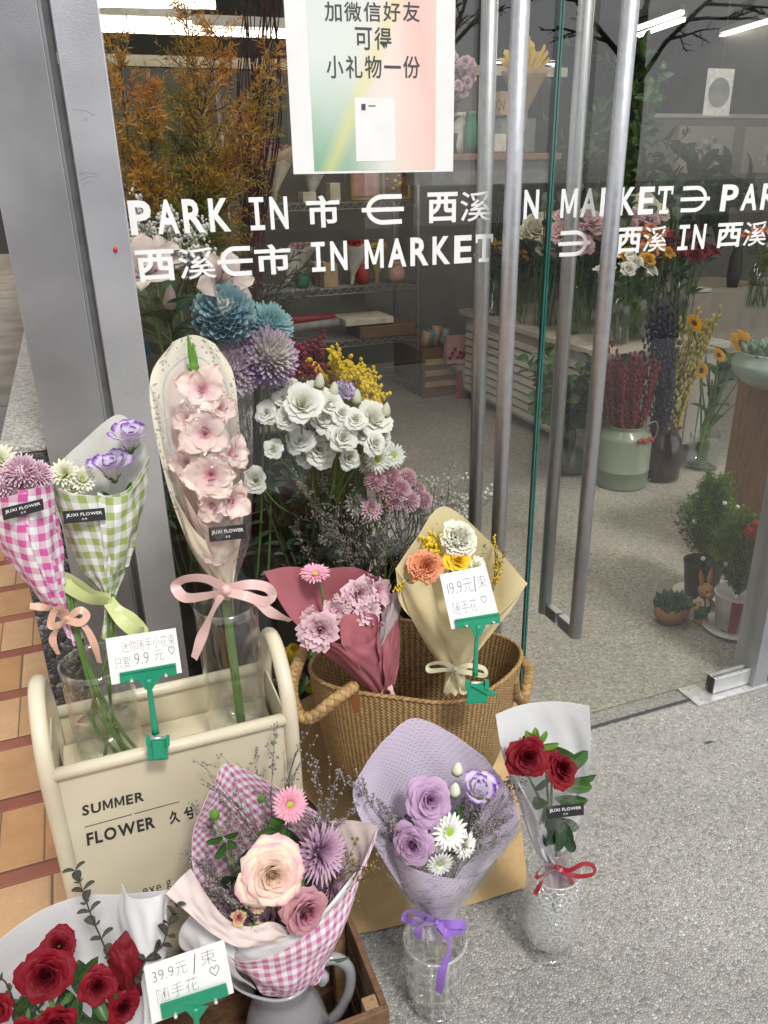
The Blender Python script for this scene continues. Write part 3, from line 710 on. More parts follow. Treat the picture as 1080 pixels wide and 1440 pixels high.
for x, y in ((1.60, -.02), (1.60, .035), (1.76, -.022), (1.9, -.02)): sc_.lathe([(.0005, .0105), (.004, .0105), (.0045, .0092)], (x, YG + y, 0), 10)
part('screw', sc_, M_['panel'], fp)

# ---- white lettering on the doors (vinyl film, 0.4 mm thick in front of the glass)
YL = YG - .0006
Z1t, Z1b = P(183, 282, YG)[2], P(183, 331, YG)[2]
Z2t, Z2b = P(195, 352, YG)[2], P(195, 397, YG)[2]
def wq(x0, x1, row, ym=None):
    zt, zb = (Z1t, Z1b) if row == 1 else (Z2t, Z2b)
    ym = ym or (305 if row == 1 else 362); a, b = P(x0, ym, YL)[0], P(x1, ym, YL)[0]
    return [np.array([a, YL, zt]), np.array([b, YL, zt]), np.array([b, YL, zb]), np.array([a, YL, zb])]
def euro(m, q, flip=False):
    f = (lambda p: [(1 - x, y) for x, y in p]) if flip else (lambda p: p)
    arc = [(.5 + .42 * cos(a) + (.12 if abs(cos(a)) > .9 else 0) * 0, .5 + .42 * sin(a)) for a in np.linspace(radians(52), radians(308), 14)]
    arc = [(.95, .90)] + [(.5 + .36 * cos(a), .5 + .41 * sin(a)) for a in np.linspace(radians(85), radians(275), 11)] + [(.95, .10)]
    stroke(m, f(arc), .15, q); stroke(m, f([(-.02, .5), (1.0, .5)]), .14, [c_ - np.array([0, .0004, 0]) for c_ in q])
def letters(m, word, x0, x1, row):
    n = len(word); xs = np.linspace(P(x0, 305 if row == 1 else 362, YL)[0], P(x1, 305 if row == 1 else 362, YL)[0], n + 1)
    zt, zb = (Z1t, Z1b) if row == 1 else (Z2t, Z2b); mk = lambda a, b: [np.array([a, YL, zt]), np.array([b, YL, zt]), np.array([b, YL, zb]), np.array([a, YL, zb])]
    for i, ch in enumerate(word):
        a, b = xs[i], xs[i + 1]; w = b - a; a, b = a + .09 * w, b - .09 * w; q = mk(a, b)
        if ch == 'I':
            put_flat(m, np.array([(.1, 0), (.9, 0), (.9, .15), (.62, .15), (.62, .85), (.9, .85), (.9, 1), (.1, 1), (.1, .85), (.38, .85), (.38, .15), (.1, .15)]), [(0, 1, 2, 11), (2, 3, 10, 11), (3, 4, 9, 10), (4, 5, 8, 9), (5, 6, 7, 8)], q)
        elif ch == 'T':
            put_flat(m, np.array([(.2, 0), (.8, 0), (.8, .14), (.2, .14), (.39, .14), (.61, .14), (.61, .84), (.39, .84), (0, .84), (1, .84), (1, 1), (0, 1), (0, .7), (.12, .7), (.12, .84), (.88, .84), (.88, .7), (1, .7)]), [(0, 1, 2, 5, 4, 3), (4, 5, 6, 7), (8, 14, 7, 6, 15, 9, 10, 11), (12, 13, 14, 8), (16, 17, 9, 15)], q)
        else: put_glyph(m, ch, q, .028)
def cjk(m, ch, x0, x1, row): put_glyph(m, ch, wq(x0, x1, row), .006 if ch == '溪' else .026)
L = MB()
letters(L, 'PARK', 178, 327, 1); letters(L, 'IN', 346, 408, 1); cjk(L, '市', 431, 478, 1); euro(L, wq(510, 568, 1)); cjk(L, '西', 601, 643, 1); cjk(L, '溪', 647, 690, 1); letters(L, 'IN', 708, 759, 1)
cjk(L, '西', 190, 245, 2); cjk(L, '溪', 250, 302, 2); euro(L, wq(306, 355, 2)); cjk(L, '市', 358, 409, 2); letters(L, 'IN', 433, 491, 2); letters(L, 'MARKET', 510, 695, 2)
part('lettering', L, M_['white_vinyl'], dl, False)
L = MB()
letters(L, 'MARKET', 785, 945, 1); euro(L, wq(954, 994, 1), True); letters(L, 'PARK', 1008, 1118, 1)
euro(L, wq(784, 828, 2), True); cjk(L, '西', 866, 899, 2); cjk(L, '溪', 902, 935, 2); letters(L, 'IN', 947, 990, 2); cjk(L, '西', 1004, 1038, 2); cjk(L, '溪', 1041, 1073, 2); euro(L, wq(1075, 1108, 2))
part('lettering', L, M_['white_vinyl'], dr, False)

# ---- poster taped to the left door
YP = YG - .0012
pw = lambda x0, y0, x1, y1, dy=0: [np.array([a, YP - dy, z]) for a, z in ((P(x0, y1, YP)[0], P(x0, y0, YP)[2]), (P(x1, y1, YP)[0], P(x0, y0, YP)[2]), (P(x1, y1, YP)[0], P(x0, y1, YP)[2]), (P(x0, y1, YP)[0], P(x0, y1, YP)[2]))]
xl, xr_, zb = P(413, 245, YP)[0], P(637, 246, YP)[0], P(413, 245, YP)[2]; zt = zb + .44
def poster_mat():
    m, nt = new_mat('poster_print'); sp = nd(nt, 'SeparateXYZ', {0: nd(nt, 'TexCoord').outputs['UV']}); u, v = sp.outputs[0], sp.outputs[1]
    nz = nd(nt, 'TexNoise', {'Vector': nd(nt, 'TexCoord').outputs['UV'], 'Scale': 2.2, 'Detail': 2.0}).outputs[0]
    d = mth(nt, 'ADD', mth(nt, 'MULTIPLY_ADD', u, .9, 0.0), mth(nt, 'MULTIPLY', mth(nt, 'SUBTRACT', nz, .5), .35))
    low = ramp(nt, d, [(0, (.20, .40, .27)), (.28, (.33, .47, .36)), (.52, (.70, .70, .66)), (.75, (.80, .62, .57)), (1, (.76, .45, .41))])
    hi = ramp(nt, d, [(0, (.66, .73, .70)), (.3, (.68, .72, .66)), (.55, (.80, .68, .63)), (.8, (.82, .52, .46)), (1, (.80, .60, .56))])
    f = nd(nt, 'MapRange', {'Value': mth(nt, 'MULTIPLY_ADD', nz, .25, -.10)}).outputs[0]
    f = mth(nt, 'ADD', mth(nt, 'MULTIPLY', v, 2.0), mth(nt, 'MULTIPLY', mth(nt, 'SUBTRACT', nz, .5), .5)); f = mth(nt, 'MINIMUM', mth(nt, 'MAXIMUM', f, 0.0), 1.0)
    col = mix(nt, f, low, hi)
    bow = mth(nt, 'ABSOLUTE', mth(nt, 'SUBTRACT', mth(nt, 'SUBTRACT', mth(nt, 'MULTIPLY', v, .75), u), -.12))
    arc = mth(nt, 'MULTIPLY', ramp(nt, bow, [(0, (1, 1, 1)), (.10, (0, 0, 0))]), .55); col = mix(nt, arc, col, (.72, .66, .22))
    out(nt, nd(nt, 'BsdfPrincipled', {'Base Color': col, 'Roughness': .5}).outputs[0]); return m
ps = thing('poster', 'white poster with soft green and peach print and dark writing taped on the glass', 'poster', ((xl + xr_) / 2, YP, zb))
part('sheet', MB().box((xl, YP, zb), (xr_, YP + .0006, zt)), M_['white_vinyl'], ps, False)
a, b, c = P(442, 240, YP)[0], P(612, 240, YP)[0], P(500, 240, YP)[2]
part('print', MB().add([(a, YP - .0003, zt - .06), (b, YP - .0003, zt - .06), (b, YP - .0003, c), (a, YP - .0003, c)], [(0, 1, 2, 3)], [(0, 1), (1, 1), (1, 0), (0, 0)]), poster_mat(), ps, False)
q = pw(501, 137, 556, 227, .0006); part('white_panel', MB().add(q, [(0, 1, 2, 3)]), M_['white_vinyl'], ps, False)
w = MB()
for txt, x0, y0, x1, y1 in (('加微信好友', 455, 2, 592, 30), ('可得', 498, 38, 552, 70), ('小礼物一份', 458, 78, 592, 110)): 
    n = len(txt)
    for i, ch in enumerate(txt):
        xa, xb = x0 + (x1 - x0) * (i + .06) / n, x0 + (x1 - x0) * (i + .94) / n
        yy = (y0, y1) if ch != '一' else ((y0 + y1) / 2 - 2, (y0 + y1) / 2 + 2)
        put_glyph(w, ch, pw(xa, yy[0], xb, yy[1], .0007), .012)
for (x0, y0, x1, y1) in ((508, 146, 514, 155), ): w.add(pw(x0, y0, x1, y1, .0009), [(0, 1, 2, 3)])
for k in range(4): w.add(pw(518 + k * 2.6, 148, 520 + k * 2.6, 150, .0009), [(0, 1, 2, 3)])
M_['print_grey'] = pm('dark_grey_print', (.06, .065, .07), .6, .02)
part('writing', w, M_['print_grey'], ps, False)

# ---- the shop behind the glass
M_['wall_grey'] = pm('grey_render', (.13, .128, .12), .85, .12, 4, .1, 60)
M_['ceil'] = pm('dark_ceiling', (.10, .10, .098), .9, .1, 3)
M_['beam'] = pm('cream_beam', (.62, .58, .48), .6, .06, 5)
sh = thing('shop_building', 'glass fronted flower shop with grey walls under a dark ceiling', 'building', (3, 8, 0))
part('back_wall', MB().box((-.17, 8.6, .005), (4.2, 8.75, 3.6)).box((4.2, 15.5, .005), (13, 15.7, 3.6)), M_['wall_grey'], sh, False)
part('side_wall', MB().box((-.17, 3.65, .005), (-.03, 8.59, 3.6)).box((8.9, 1.7, .005), (9.05, 15.4, 3.6)).box((4.2, 8.6, .005), (4.35, 15.4, 3.6)), M_['wall_grey'], sh, False)
part('ceiling', MB().box((-.17, 1.62, 3.4), (13, 15.6, 3.5)), M_['ceil'], sh, False)
part('roof', MB().box((-.4, 1.45, 3.51), (13.2, 16, 3.7)), M_['panel'], sh, False)
part('lintel', MB().box((.11, YG - .02, 2.41), (rx + .02, YG + .05, 2.47)).box((.11, YG - .01, 2.471), (9, YG + .04, 3.39)), M_['panel'], sh, False)
part('screen_wall', MB().box((-.02, 6.45, .005), (3.4, 6.58, P(200, 93.5, 6.42)[2])), M_['wall_grey'], sh, False)
part('beam', MB().box((-.02, 6.42, P(200, 93, 6.42)[2]), (4.1, 6.6, P(200, 77, 6.42)[2])), M_['beam'], sh, False)
M_['lamp'] = emit('lamp_tube', (1, .92, .76), 5.5); M_['lamp_body'] = pm('lamp_housing', (.6, .6, .58), .5)
ZL = 3.22
def strip_light(p0, p1, label, Y=None):
    a, b = (G(*p0, ZL), G(*p1, ZL)) if Y is None else (P(*p0, Y), P(*p1, Y)); t = thing('strip_light', label, 'ceiling light', (a + b) / 2, 'strip lights under the shop ceiling')
    n = nrm(np.cross(b - a, [0, 0, 1]))
    part('tube', MB().tube([a, (a + b) / 2, b], .022, 8), M_['lamp'], t)
    part('housing', MB().prism([a + n * .04 + [0, 0, .03], b + n * .04 + [0, 0, .03], b - n * .04 + [0, 0, .03], a - n * .04 + [0, 0, .03]], [a + n * .04 + [0, 0, .09], b + n * .04 + [0, 0, .09], b - n * .04 + [0, 0, .09], a - n * .04 + [0, 0, .09]]), M_['lamp_body'], t, False)
strip_light((100, 2), (302, 6), 'strip light topmost on the left above the orange fern branches', 4.6)
strip_light((100, 30), (269, 35), 'strip light second from the top above the orange branches', 5.4)
strip_light((100, 38), (405, 49), 'long strip light lowest of the three above the orange branches', 5.9)
strip_light((895, 41), (960, 18), 'upper short strip light between the right handles and dark trunk reflection')
strip_light((896, 51), (962, 28), 'lower short strip light just right of the right door handle')
strip_light((1014, 50), (1085, 29), 'upper strip light at the top right corner of the glass')
strip_light((1011, 60), (1085, 38), 'lower strip light at the top right corner of the glass')
for k, (x, y, lb) in enumerate([(.9, 2.4, 'added strip light over the window flowers above the top of the photo'), (2.6, 2.6, 'added strip light over the door above the top of the photo'), (1.6, 4.0, 'added strip light over the wire shelf above the top of the photo'), (3.2, 4.3, 'added strip light over the cream counter above the top of the photo'), (5.2, 4.0, 'added strip light over the linen table right of the photo')]):  # added lamps out of view that brighten the shop
    t = thing('strip_light', lb, 'ceiling light', (x, y, ZL), 'strip lights under the shop ceiling')
    part('tube', MB().tube([(x - .75, y - .085, ZL), (x, y - .085, ZL), (x + .75, y - .085, ZL)], .075, 10).tube([(x - .75, y + .085, ZL), (x, y + .085, ZL), (x + .75, y + .085, ZL)], .075, 10), M_['lamp'], t)
    part('housing', MB().box((x - .78, y - .17, ZL + .08), (x + .78, y + .17, ZL + .13)), M_['lamp_body'], t, False)
M_['spot'] = emit('spot_lamp', (1, .98, .94), 14.0)
for k, (x, y, lb) in enumerate([(705, 86, 'small ceiling spot between the two left handles'), (777, 88, 'small ceiling spot beside the green glass edge'), (856, 118, 'small ceiling spot just left of the rightmost handle'),
                                (937, 102, 'small ceiling spot high above the leafy tree'), (970, 120, 'small ceiling spot left of the square poster'), (924, 128, 'small ceiling spot nearest the leafy tree top'),
                                (1057, 107, 'upper ceiling spot right of the square poster'), (1072, 124, 'lower ceiling spot right of the square poster'), (1024, 131, 'small ceiling spot at the edge of the square poster')]):
    c = G(x, y, 3.38); t = thing('ceiling_spot', lb, 'ceiling light', c, 'round spots in the shop ceiling')
    part('lens', MB().lathe([(.001, -.02), (.10, -.02), (.10, .0)], c, 14), M_['spot'], t); part('ring', MB().lathe([(.105, -.025), (.13, -.02), (.13, .015)], c, 14), M_['lamp_body'], t)

# ------------------------------------------------------------------ foreground things
# flower colours
R3 = lambda *s: list(s)
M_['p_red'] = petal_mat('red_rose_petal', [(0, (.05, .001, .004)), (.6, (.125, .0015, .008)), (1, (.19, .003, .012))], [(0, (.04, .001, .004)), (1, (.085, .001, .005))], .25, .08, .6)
M_['p_cream_pink'] = petal_mat('cream_rose_petal', [(0, (.76, .66, .36)), (.6, (.81, .74, .52)), (.88, (.81, .70, .56)), (1, (.78, .40, .46))], [(0, (.82, .64, .34)), (.7, (.83, .70, .48)), (1, (.80, .52, .46))], .08)
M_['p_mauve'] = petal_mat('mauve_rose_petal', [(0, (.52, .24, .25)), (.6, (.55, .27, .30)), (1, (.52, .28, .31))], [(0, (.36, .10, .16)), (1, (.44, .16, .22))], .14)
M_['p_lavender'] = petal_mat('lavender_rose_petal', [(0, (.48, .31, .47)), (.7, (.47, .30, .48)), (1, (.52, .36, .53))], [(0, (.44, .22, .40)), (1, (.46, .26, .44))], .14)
M_['p_lisi_purple'] = petal_mat('purple_edged_petal', [(0, (.62, .66, .46)), (.35, (.74, .69, .74)), (.84, (.68, .60, .74)), (.95, (.24, .11, .42)), (1, (.10, .03, .25))], None, .1)
M_['p_white'] = petal_mat('white_petal', [(0, (.62, .66, .42)), (.3, (.80, .80, .75)), (1, (.83, .83, .80))], [(0, (.56, .62, .32)), (.6, (.77, .78, .66)), (1, (.82, .81, .76))], .06)
M_['p_daisy'] = petal_mat('white_daisy_petal', [(0, (.60, .70, .30)), (.25, (.80, .81, .74)), (1, (.80, .80, .78))], None, .05)
M_['p_creamy'] = petal_mat('cream_green_petal', [(0, (.62, .68, .30)), (.4, (.76, .77, .56)), (1, (.80, .79, .68))], None, .08)
M_['p_pink'] = petal_mat('pink_daisy_petal', [(0, (.72, .22, .34)), (.4, (.78, .30, .42)), (1, (.80, .46, .55))], None, .1)
M_['p_mum_pink'] = petal_mat('pink_mum_petal', [(0, (.50, .20, .34)), (.5, (.66, .36, .50)), (1, (.78, .60, .66))], None, .12)
M_['p_mum_pale'] = petal_mat('pale_pink_mum_petal', [(0, (.50, .22, .36)), (.5, (.66, .42, .53)), (1, (.82, .72, .74))], None, .1)
M_['p_mum_lilac'] = petal_mat('lilac_mum_petal', [(0, (.32, .16, .28)), (.5, (.46, .28, .41)), (1, (.58, .42, .52))], None, .14)
M_['p_glad'] = petal_mat('gladiolus_petal', [(0, (.72, .24, .36)), (.2, (.78, .40, .46)), (.36, (.81, .62, .59)), (.75, (.82, .69, .63)), (1, (.81, .61, .55))], None, .06, .3)
M_['p_palepink'] = petal_mat('pale_pink_petal', [(0, (.58, .26, .38)), (.4, (.68, .44, .50)), (1, (.76, .56, .60))], None, .1, .28)
M_['p_orange'] = petal_mat('orange_carnation_petal', [(0, (.75, .18, .05)), (.6, (.80, .27, .12)), (1, (.80, .38, .22))], None, .1)
M_['p_yellow'] = petal_mat('yellow_rose_petal', [(0, (.78, .42, .01)), (.6, (.80, .53, .015)), (1, (.80, .60, .06))], [(0, (.78, .36, .005)), (1, (.80, .46, .01))], .1)
M_['p_carn_white'] = petal_mat('ivory_carnation_petal', [(0, (.66, .68, .36)), (.5, (.78, .76, .58)), (1, (.80, .79, .70))], None, .05)
M_['p_dry'] = petal_mat('withered_petal', [(0, (.62, .46, .22)), (.6, (.70, .58, .36)), (1, (.58, .40, .22))], [(0, (.55, .05, .15)), (1, (.6, .08, .18))], .2)
M_['yolk'] = pm('flower_centre', (.55, .55, .06), .7, .2, 80)
M_['green_eye'] = pm('green_flower_eye', (.36, .55, .05), .7, .2, 80)
M_['fil_grey'] = pm('grey_filler_bloom', (.25, .215, .215), .8, .15, 90)
M_['fil_stem'] = pm('grey_filler_stem', (.10, .11, .075), .8, .15, 90)
M_['fil_white'] = pm('white_filler_bloom', (.62, .62, .58), .8, .1, 90)
M_['fil_yellow'] = pm('yellow_filler_bloom', (.72, .52, .02), .7, .12, 90)
M_['fil_brown'] = pm('brown_seed_heads', (.22, .15, .04), .8, .2, 90)
M_['anther'] = pm('anther', (.18, .06, .16), .8, .1)
ROSE = lambda p: (p, M_['sepal']); DAISY = lambda p, c='green_eye': (p, M_[c], M_['sepal'])
M_['euc'] = leaf_mat('dusky_eucalyptus', (.035, .042, .034), (.075, .08, .062))

def head(b, pl, kind, gen, mats, px, py, w, rpx, tu=0., tv=.35, seed=0, label=None, n=1.0, **kw):
    ax = pl.n * n + pl.u * tu + pl.v * tv
    return bloom(kind, gen, mats, b, pl(px, py, w), ax, rpx * pl.m(px, py), None, seed, None, label, **kw)
def bouquet(label, pl, px, py, cat='bouquet', group='wrapped bouquets outside the shop'): return thing('bouquet', label, cat, pl(px, py), group)
def wrap(b, pl, ctrl, mats, mi=(0, 1), rot=0., name='wrapping_paper', label=None, **k): return part(name, sheet(pl, ctrl, mi=mi, rot=rot, **k), mats, b, label=label)
def sticker(b, pl, quad, w):
    """small black shop sticker with its white line of lettering"""
    o = part('sticker', slab(MB(), pl, quad, w - .001, w), M_['tag_black'], b, False)
    q = [pl(x, y, w + .0005) for x, y in quad]; m = MB()
    put_line(m, 'JIUXI FLOWER', sub(q, .07, .24, .93, .56), .012); put_line(m, '久兮', sub(q, .43, .66, .56, .84), .01)
    part('sticker_writing', m, M_['tag_white'], o, False)
def bow(b, pl, loops, tails, width, mat, knot, r=.006):
    m = MB()
    for l in loops: ribbon(m, pl, l, width, twist=.5)
    for t in tails: ribbon(m, pl, t, width, twist=.9)
    m.blob(pl(*knot), r, 0, 1, 8, 6); return part('ribbon', m, mat, b)
def ribbon_mat(name, col):
    m, nt = new_mat(name); u = nd(nt, 'SeparateXYZ', {0: nd(nt, 'TexCoord').outputs['UV']}).outputs[1]
    g = mth(nt, 'MULTIPLY_ADD', mth(nt, 'SINE', mth(nt, 'MULTIPLY', u, 900.0)), .05, .97)
    c = mix(nt, 1.0, col, nd(nt, 'CombineColor', {0: g, 1: g, 2: g}).outputs[0], 'MULTIPLY')
    b = nd(nt, 'BsdfPrincipled', {'Base Color': c, 'Roughness': .34, 'Sheen Weight': .3}); t = nd(nt, 'BsdfTranslucent', {0: c})
    out(nt, nd(nt, 'MixShader', {0: .18, 1: b.outputs[0], 2: t.outputs[0]}).outputs[0]); return m
def twigs(b, name, pl, specs, mats, blooms=7, size=.0022, depth=2, spread=.5, n=5, seed=1):
    """sprays given by base and tip places (px,py,w)"""
    r = random.Random(seed); m = MB()
    for (bx, by, bw), (tx, ty, tw) in specs:
        a, e = pl(bx, by, bw), pl(tx, ty, tw); twig(m, a, e - a, np.linalg.norm(e - a), .0012, blooms, depth, spread, n, 0, 1, size, 0, r)
    return part(name, m, mats, b)
def leaves(b, name, pl, specs, mat, seed=3):
    """leaves from (px,py,w) of the base to (px,py,w) of the tip, with a width in pixels"""
    r = random.Random(seed); m = MB()
    for a, e, wd in specs:
        p0, p1 = pl(*a), pl(*e); d = p1 - p0; Ln = np.linalg.norm(d); x = nrm(d); z = nrm(pl.n + pl.v * r.uniform(-.3, .4) + pl.u * r.uniform(-.4, .4)); z = nrm(z - x * (z @ x)); y = np.cross(z, x)
        g, uv = leaf_grid(Ln, wd * pl.m(a[0], a[1]) / 2, 1.25, 1.75, r.uniform(.15, .4), nu=7, nv=9)
        g = g @ np.stack([x, y, z], 0) + p0; m.grid(g, uv, 0)
    return part(name, m, mat, b)
def clip_and_card(label_c, label_k, Y, card, jaw, neck, base, lines, yaw=0, lean=8, bY=None):
    pl = PL(card[3][0], card[3][1], Y, lean, yaw)
    c = thing('price_card', label_k, 'card', pl(*card[3]), 'handwritten price cards')
    part('card', slab(MB(), pl, card, 0, .0006), M_['card'], c, False)
    q = [pl(x, y, .0009) for x, y in card]; m = MB()
    for f in lines: f(m, q)
    part('handwriting', m, M_['pencil'], c, False)
    k = thing('sign_clip', label_c, 'clip', pl(*base[0][:2]), 'green sign clips')
    part('jaw', slab(slab(MB(), pl, jaw, .001, .005), pl, [jaw[0], jaw[1], [(jaw[1][0] * .75 + jaw[2][0] * .25), (jaw[1][1] * .75 + jaw[2][1] * .25)], [(jaw[0][0] * .75 + jaw[3][0] * .25), (jaw[0][1] * .75 + jaw[3][1] * .25)]], .0051, .0075), M_['green_plastic'], k, False, .0008)
    m = MB(); jm = lambda t, s: ((jaw[0][0] * (1 - t) + jaw[1][0] * t) * (1 - s) + (jaw[3][0] * (1 - t) + jaw[2][0] * t) * s, (jaw[0][1] * (1 - t) + jaw[1][1] * t) * (1 - s) + (jaw[3][1] * (1 - t) + jaw[2][1] * t) * s)
    for t in (.2, .8):
        x, y = jm(t, .75); m.lathe([(.0003, .0125), (.0024, .012), (.0026, .0052)], pl(x, y, 0), 10, 0, pl.n)
    part('pin', m, M_['steel'], k)
    a, e = neck; m = MB(); path = [pl(*jm(.5, .95), .003), pl(a[0] + .3 * (e[0] - a[0]), a[1] + .3 * (e[1] - a[1]), .003), pl(e[0], e[1], .003)]
    m.tube(path, [.0065, .0042, .0042, .0046, .0058], 10, k=5)
    cc = jm(.5, 1.0); s = (jaw[1][0] - jaw[0][0]) * .2
    slab(m, pl, [(cc[0] - s, cc[1] - 2), (cc[0] + s, cc[1] - 3), (a[0] + 5, a[1] + 8), (a[0] - 5, a[1] + 8)], .0005, .0055)
    part('neck', m, M_['green_plastic'], k)
    (bx, by), bw, bh, bl = base                         # foot clip gripping the rim: two cheeks, a hinge and a thumb lever
    m = MB(); slab(m, pl, [(bx - bw * .42, by), (bx + bw * .42, by - 2), (bx + bw * .5, by + bh), (bx - bw * .5, by + bh + 2)], .006, .010)
    slab(m, pl, [(bx - bw * .42, by), (bx + bw * .42, by - 2), (bx + bw * .5, by + bh * .8), (bx - bw * .5, by + bh * .8)], -.016, -.012)
    for s in (-.46, .46): slab(m, pl, [(bx + bw * (s - .1), by - bh * .25), (bx + bw * (s + .1), by - bh * .25), (bx + bw * (s + .1), by + bh * .35), (bx + bw * (s - .1), by + bh * .35)], -.008, .016)
    slab(m, pl, [(bx - bw * .3, by + bh * .1), (bx + bw * .3, by + bh * .1), (bx + bl[0] + bw * .25, by + bl[1]), (bx + bl[0] - bw * .25, by + bl[1] + 3)], .0101, .014)
    part('foot_clip', m, M_['green_plastic'], k, False, .0012)
    m = MB()
    m.tube([pl(bx - bw * .3, by - bh * .05, .004), pl(bx, by - bh * .05, .0045), pl(bx + bw * .3, by - bh * .05, .004)], .0036, 10)
    part('spring', m, M_['steel'], k)
    return pl
def hl(t, a, b, c, d, bold=-.022): return lambda m, q: put_line(m, t, sub(q, a, b, c, d), bold, gap=.14)
def hs(pts, a, b, c, d, wid=.03): return lambda m, q: stroke(m, pts, wid, sub(q, a, b, c, d))

# ---------------------------------------------------------------- the cream display rack
M_['cream'] = pm('cream_paint', (.60, .54, .40), .36, .07, 7, .03, 90, coat=.25)
M_['cream_in'] = pm('cream_tray_paint', (.58, .51, .36), .5, .08, 8)
YR = 1.05
xl_, zr = P(67, 1092, YR)[0], P(236, 1051, YR)[2]; xr2 = P(408, 1008, YR)[0]
rk = thing('display_rack', 'cream metal display rack with tube frame and black flower shop lettering on its front', 'display rack', ((xl_ + xr2) / 2, 1.15, 0))
def hoop(x):
    p = [(x, YR + .004, .02), (x, YR + .002, .35), (x, YR, zr - .10), (x, YR, zr + .01), (x, YR + .028, zr + .068), (x, YR + .085, zr + .098), (x, YR + .145, zr + .07), (x, YR + .185, zr - .01), (x, YR + .205, zr - .10), (x, YR + .215, .3), (x, YR + .22, .02)]
    part('side_hoop', MB().tube(p, .0125, 14, k=8), M_['cream'], rk)
    m = MB(); a = 1 if x > 0 else -1
    m.box((x - .0015, YR + .012, .16), (x + .0015, YR + .190, zr - .02)); part('side_plate', m, M_['cream'], rk, False)
hoop(xl_); hoop(xr2)
part('front_rail', MB().tube([(xl_ + .004, YR, zr), (0, YR, zr), (xr2 - .004, YR, zr)], .0105, 14), M_['cream'], rk)
part('back_rail', MB().tube([(xl_ + .004, YR + .198, zr - .025), (0, YR + .198, zr - .025), (xr2 - .004, YR + .198, zr - .025)], .0105, 14), M_['cream'], rk)
part('front_panel', MB().box((xl_ + .012, YR - .003, .12), (xr2 - .012, YR + .001, zr - .008)), M_['cream'], rk, False, .001)
part('back_panel', MB().box((xl_ + .012, YR + .196, .12), (xr2 - .012, YR + .2, zr - .034)), M_['cream_in'], rk, False, .001)
ZT = .602
part('tray', MB().box((xl_ + .008, YR + .006, ZT - .006), (xr2 - .008, YR + .190, ZT)), M_['cream_in'], rk, False, .001)
part('lower_tray', MB().box((xl_ + .008, YR + .006, .16), (xr2 - .008, YR + .190, .166)), M_['cream_in'], rk, False, .001)
part('foot_rail', MB().tube([(xl_, YR + .004, .05), (0, YR + .004, .05), (xr2, YR + .004, .05)], .009, 10).tube([(xl_, YR + .218, .05), (0, YR + .218, .05), (xr2, YR + .218, .05)], .009, 10), M_['cream'], rk)
rp = PL(236, 1150, YR - .0035, 0, 0); m = MB()
def lq(a, b, c, d): return [rp(*p, .0003) for p in (a, b, c, d)]
put_line(m, 'SUMMER', lq((115, 1133), (202, 1112), (203, 1126), (116, 1148)), .028, gap=.12)
put_line(m, 'FLOWER', lq((121, 1172), (217, 1147), (219, 1164), (123, 1190)), .03, gap=.10)
put_line(m, '久', lq((237, 1142), (252, 1138), (254, 1156), (239, 1160)), .035); put_line(m, '兮', lq((257, 1136), (274, 1132), (276, 1150), (259, 1154)), .035)
for a, b in (((119, 1163), (185, 1145)), ((189, 1144), (252, 1127))):
    A, B = rp(*a, .0003), rp(*b, .0003); m.prism([A, B, B + [0, 0, -.0012], A + [0, 0, -.0012]], [A + [0, .0002, 0], B + [0, .0002, 0], B + [0, .0002, -.0012], A + [0, .0002, -.0012]])
put_line(m, 're', lq((152, 1262), (163, 1259), (165, 1269), (154, 1272)), -.004); put_line(m, 'exe', lq((200, 1250), (226, 1243), (228, 1253), (202, 1260)), -.004); put_line(m, 'g', lq((233, 1239), (240, 1237), (242, 1250), (235, 1252)), -.004)
part('lettering', m, M_['ink'], rk, False)

# ---------------------------------------------------------------- vases on the rack
def clear_vase(label, px, py, Yc, rim, r, zb, wz, h):
    c = P(px, py, Yc); c = np.array([c[0], Yc, zb]); t = thing('glass_vase', label, 'vase', c)
    part('vessel', vase(c, [(r * .93, 0), (r * .965, .006), (r * .975, h * .4), (r, h * .9), (r * 1.015, h)], .0032, .012), M_['clear'], t)
    part('water', MB().lathe([(.0005, .0125), (r - .0045, .0125), (r - .0042, wz), (.0005, wz)], c, 32), M_['water'], t)
    part('rim', MB().lathe([(r * 1.015 + .0004, h - .002), (r * 1.015 + .0006, h + .0006), (r * 1.015 - .0016, h + .0016), (r * 1.015 - .0038, h + .0006), (r * 1.015 - .0036, h - .002)], c, 40), M_['clear'], t); return c
YV = 1.155
cR = clear_vase('tall clear cylinder vase on the right of the cream rack with one thick stem', 336, 1020, YV, 0, .051, ZT + .001, .052, P(318, 848, YV)[2] - ZT)
cL = clear_vase('clear cylinder vase on the left of the cream rack with several thin stems in water', 158, 1060, YV, 0, .054, ZT + .001, .085, P(145, 928, YV)[2] - ZT)

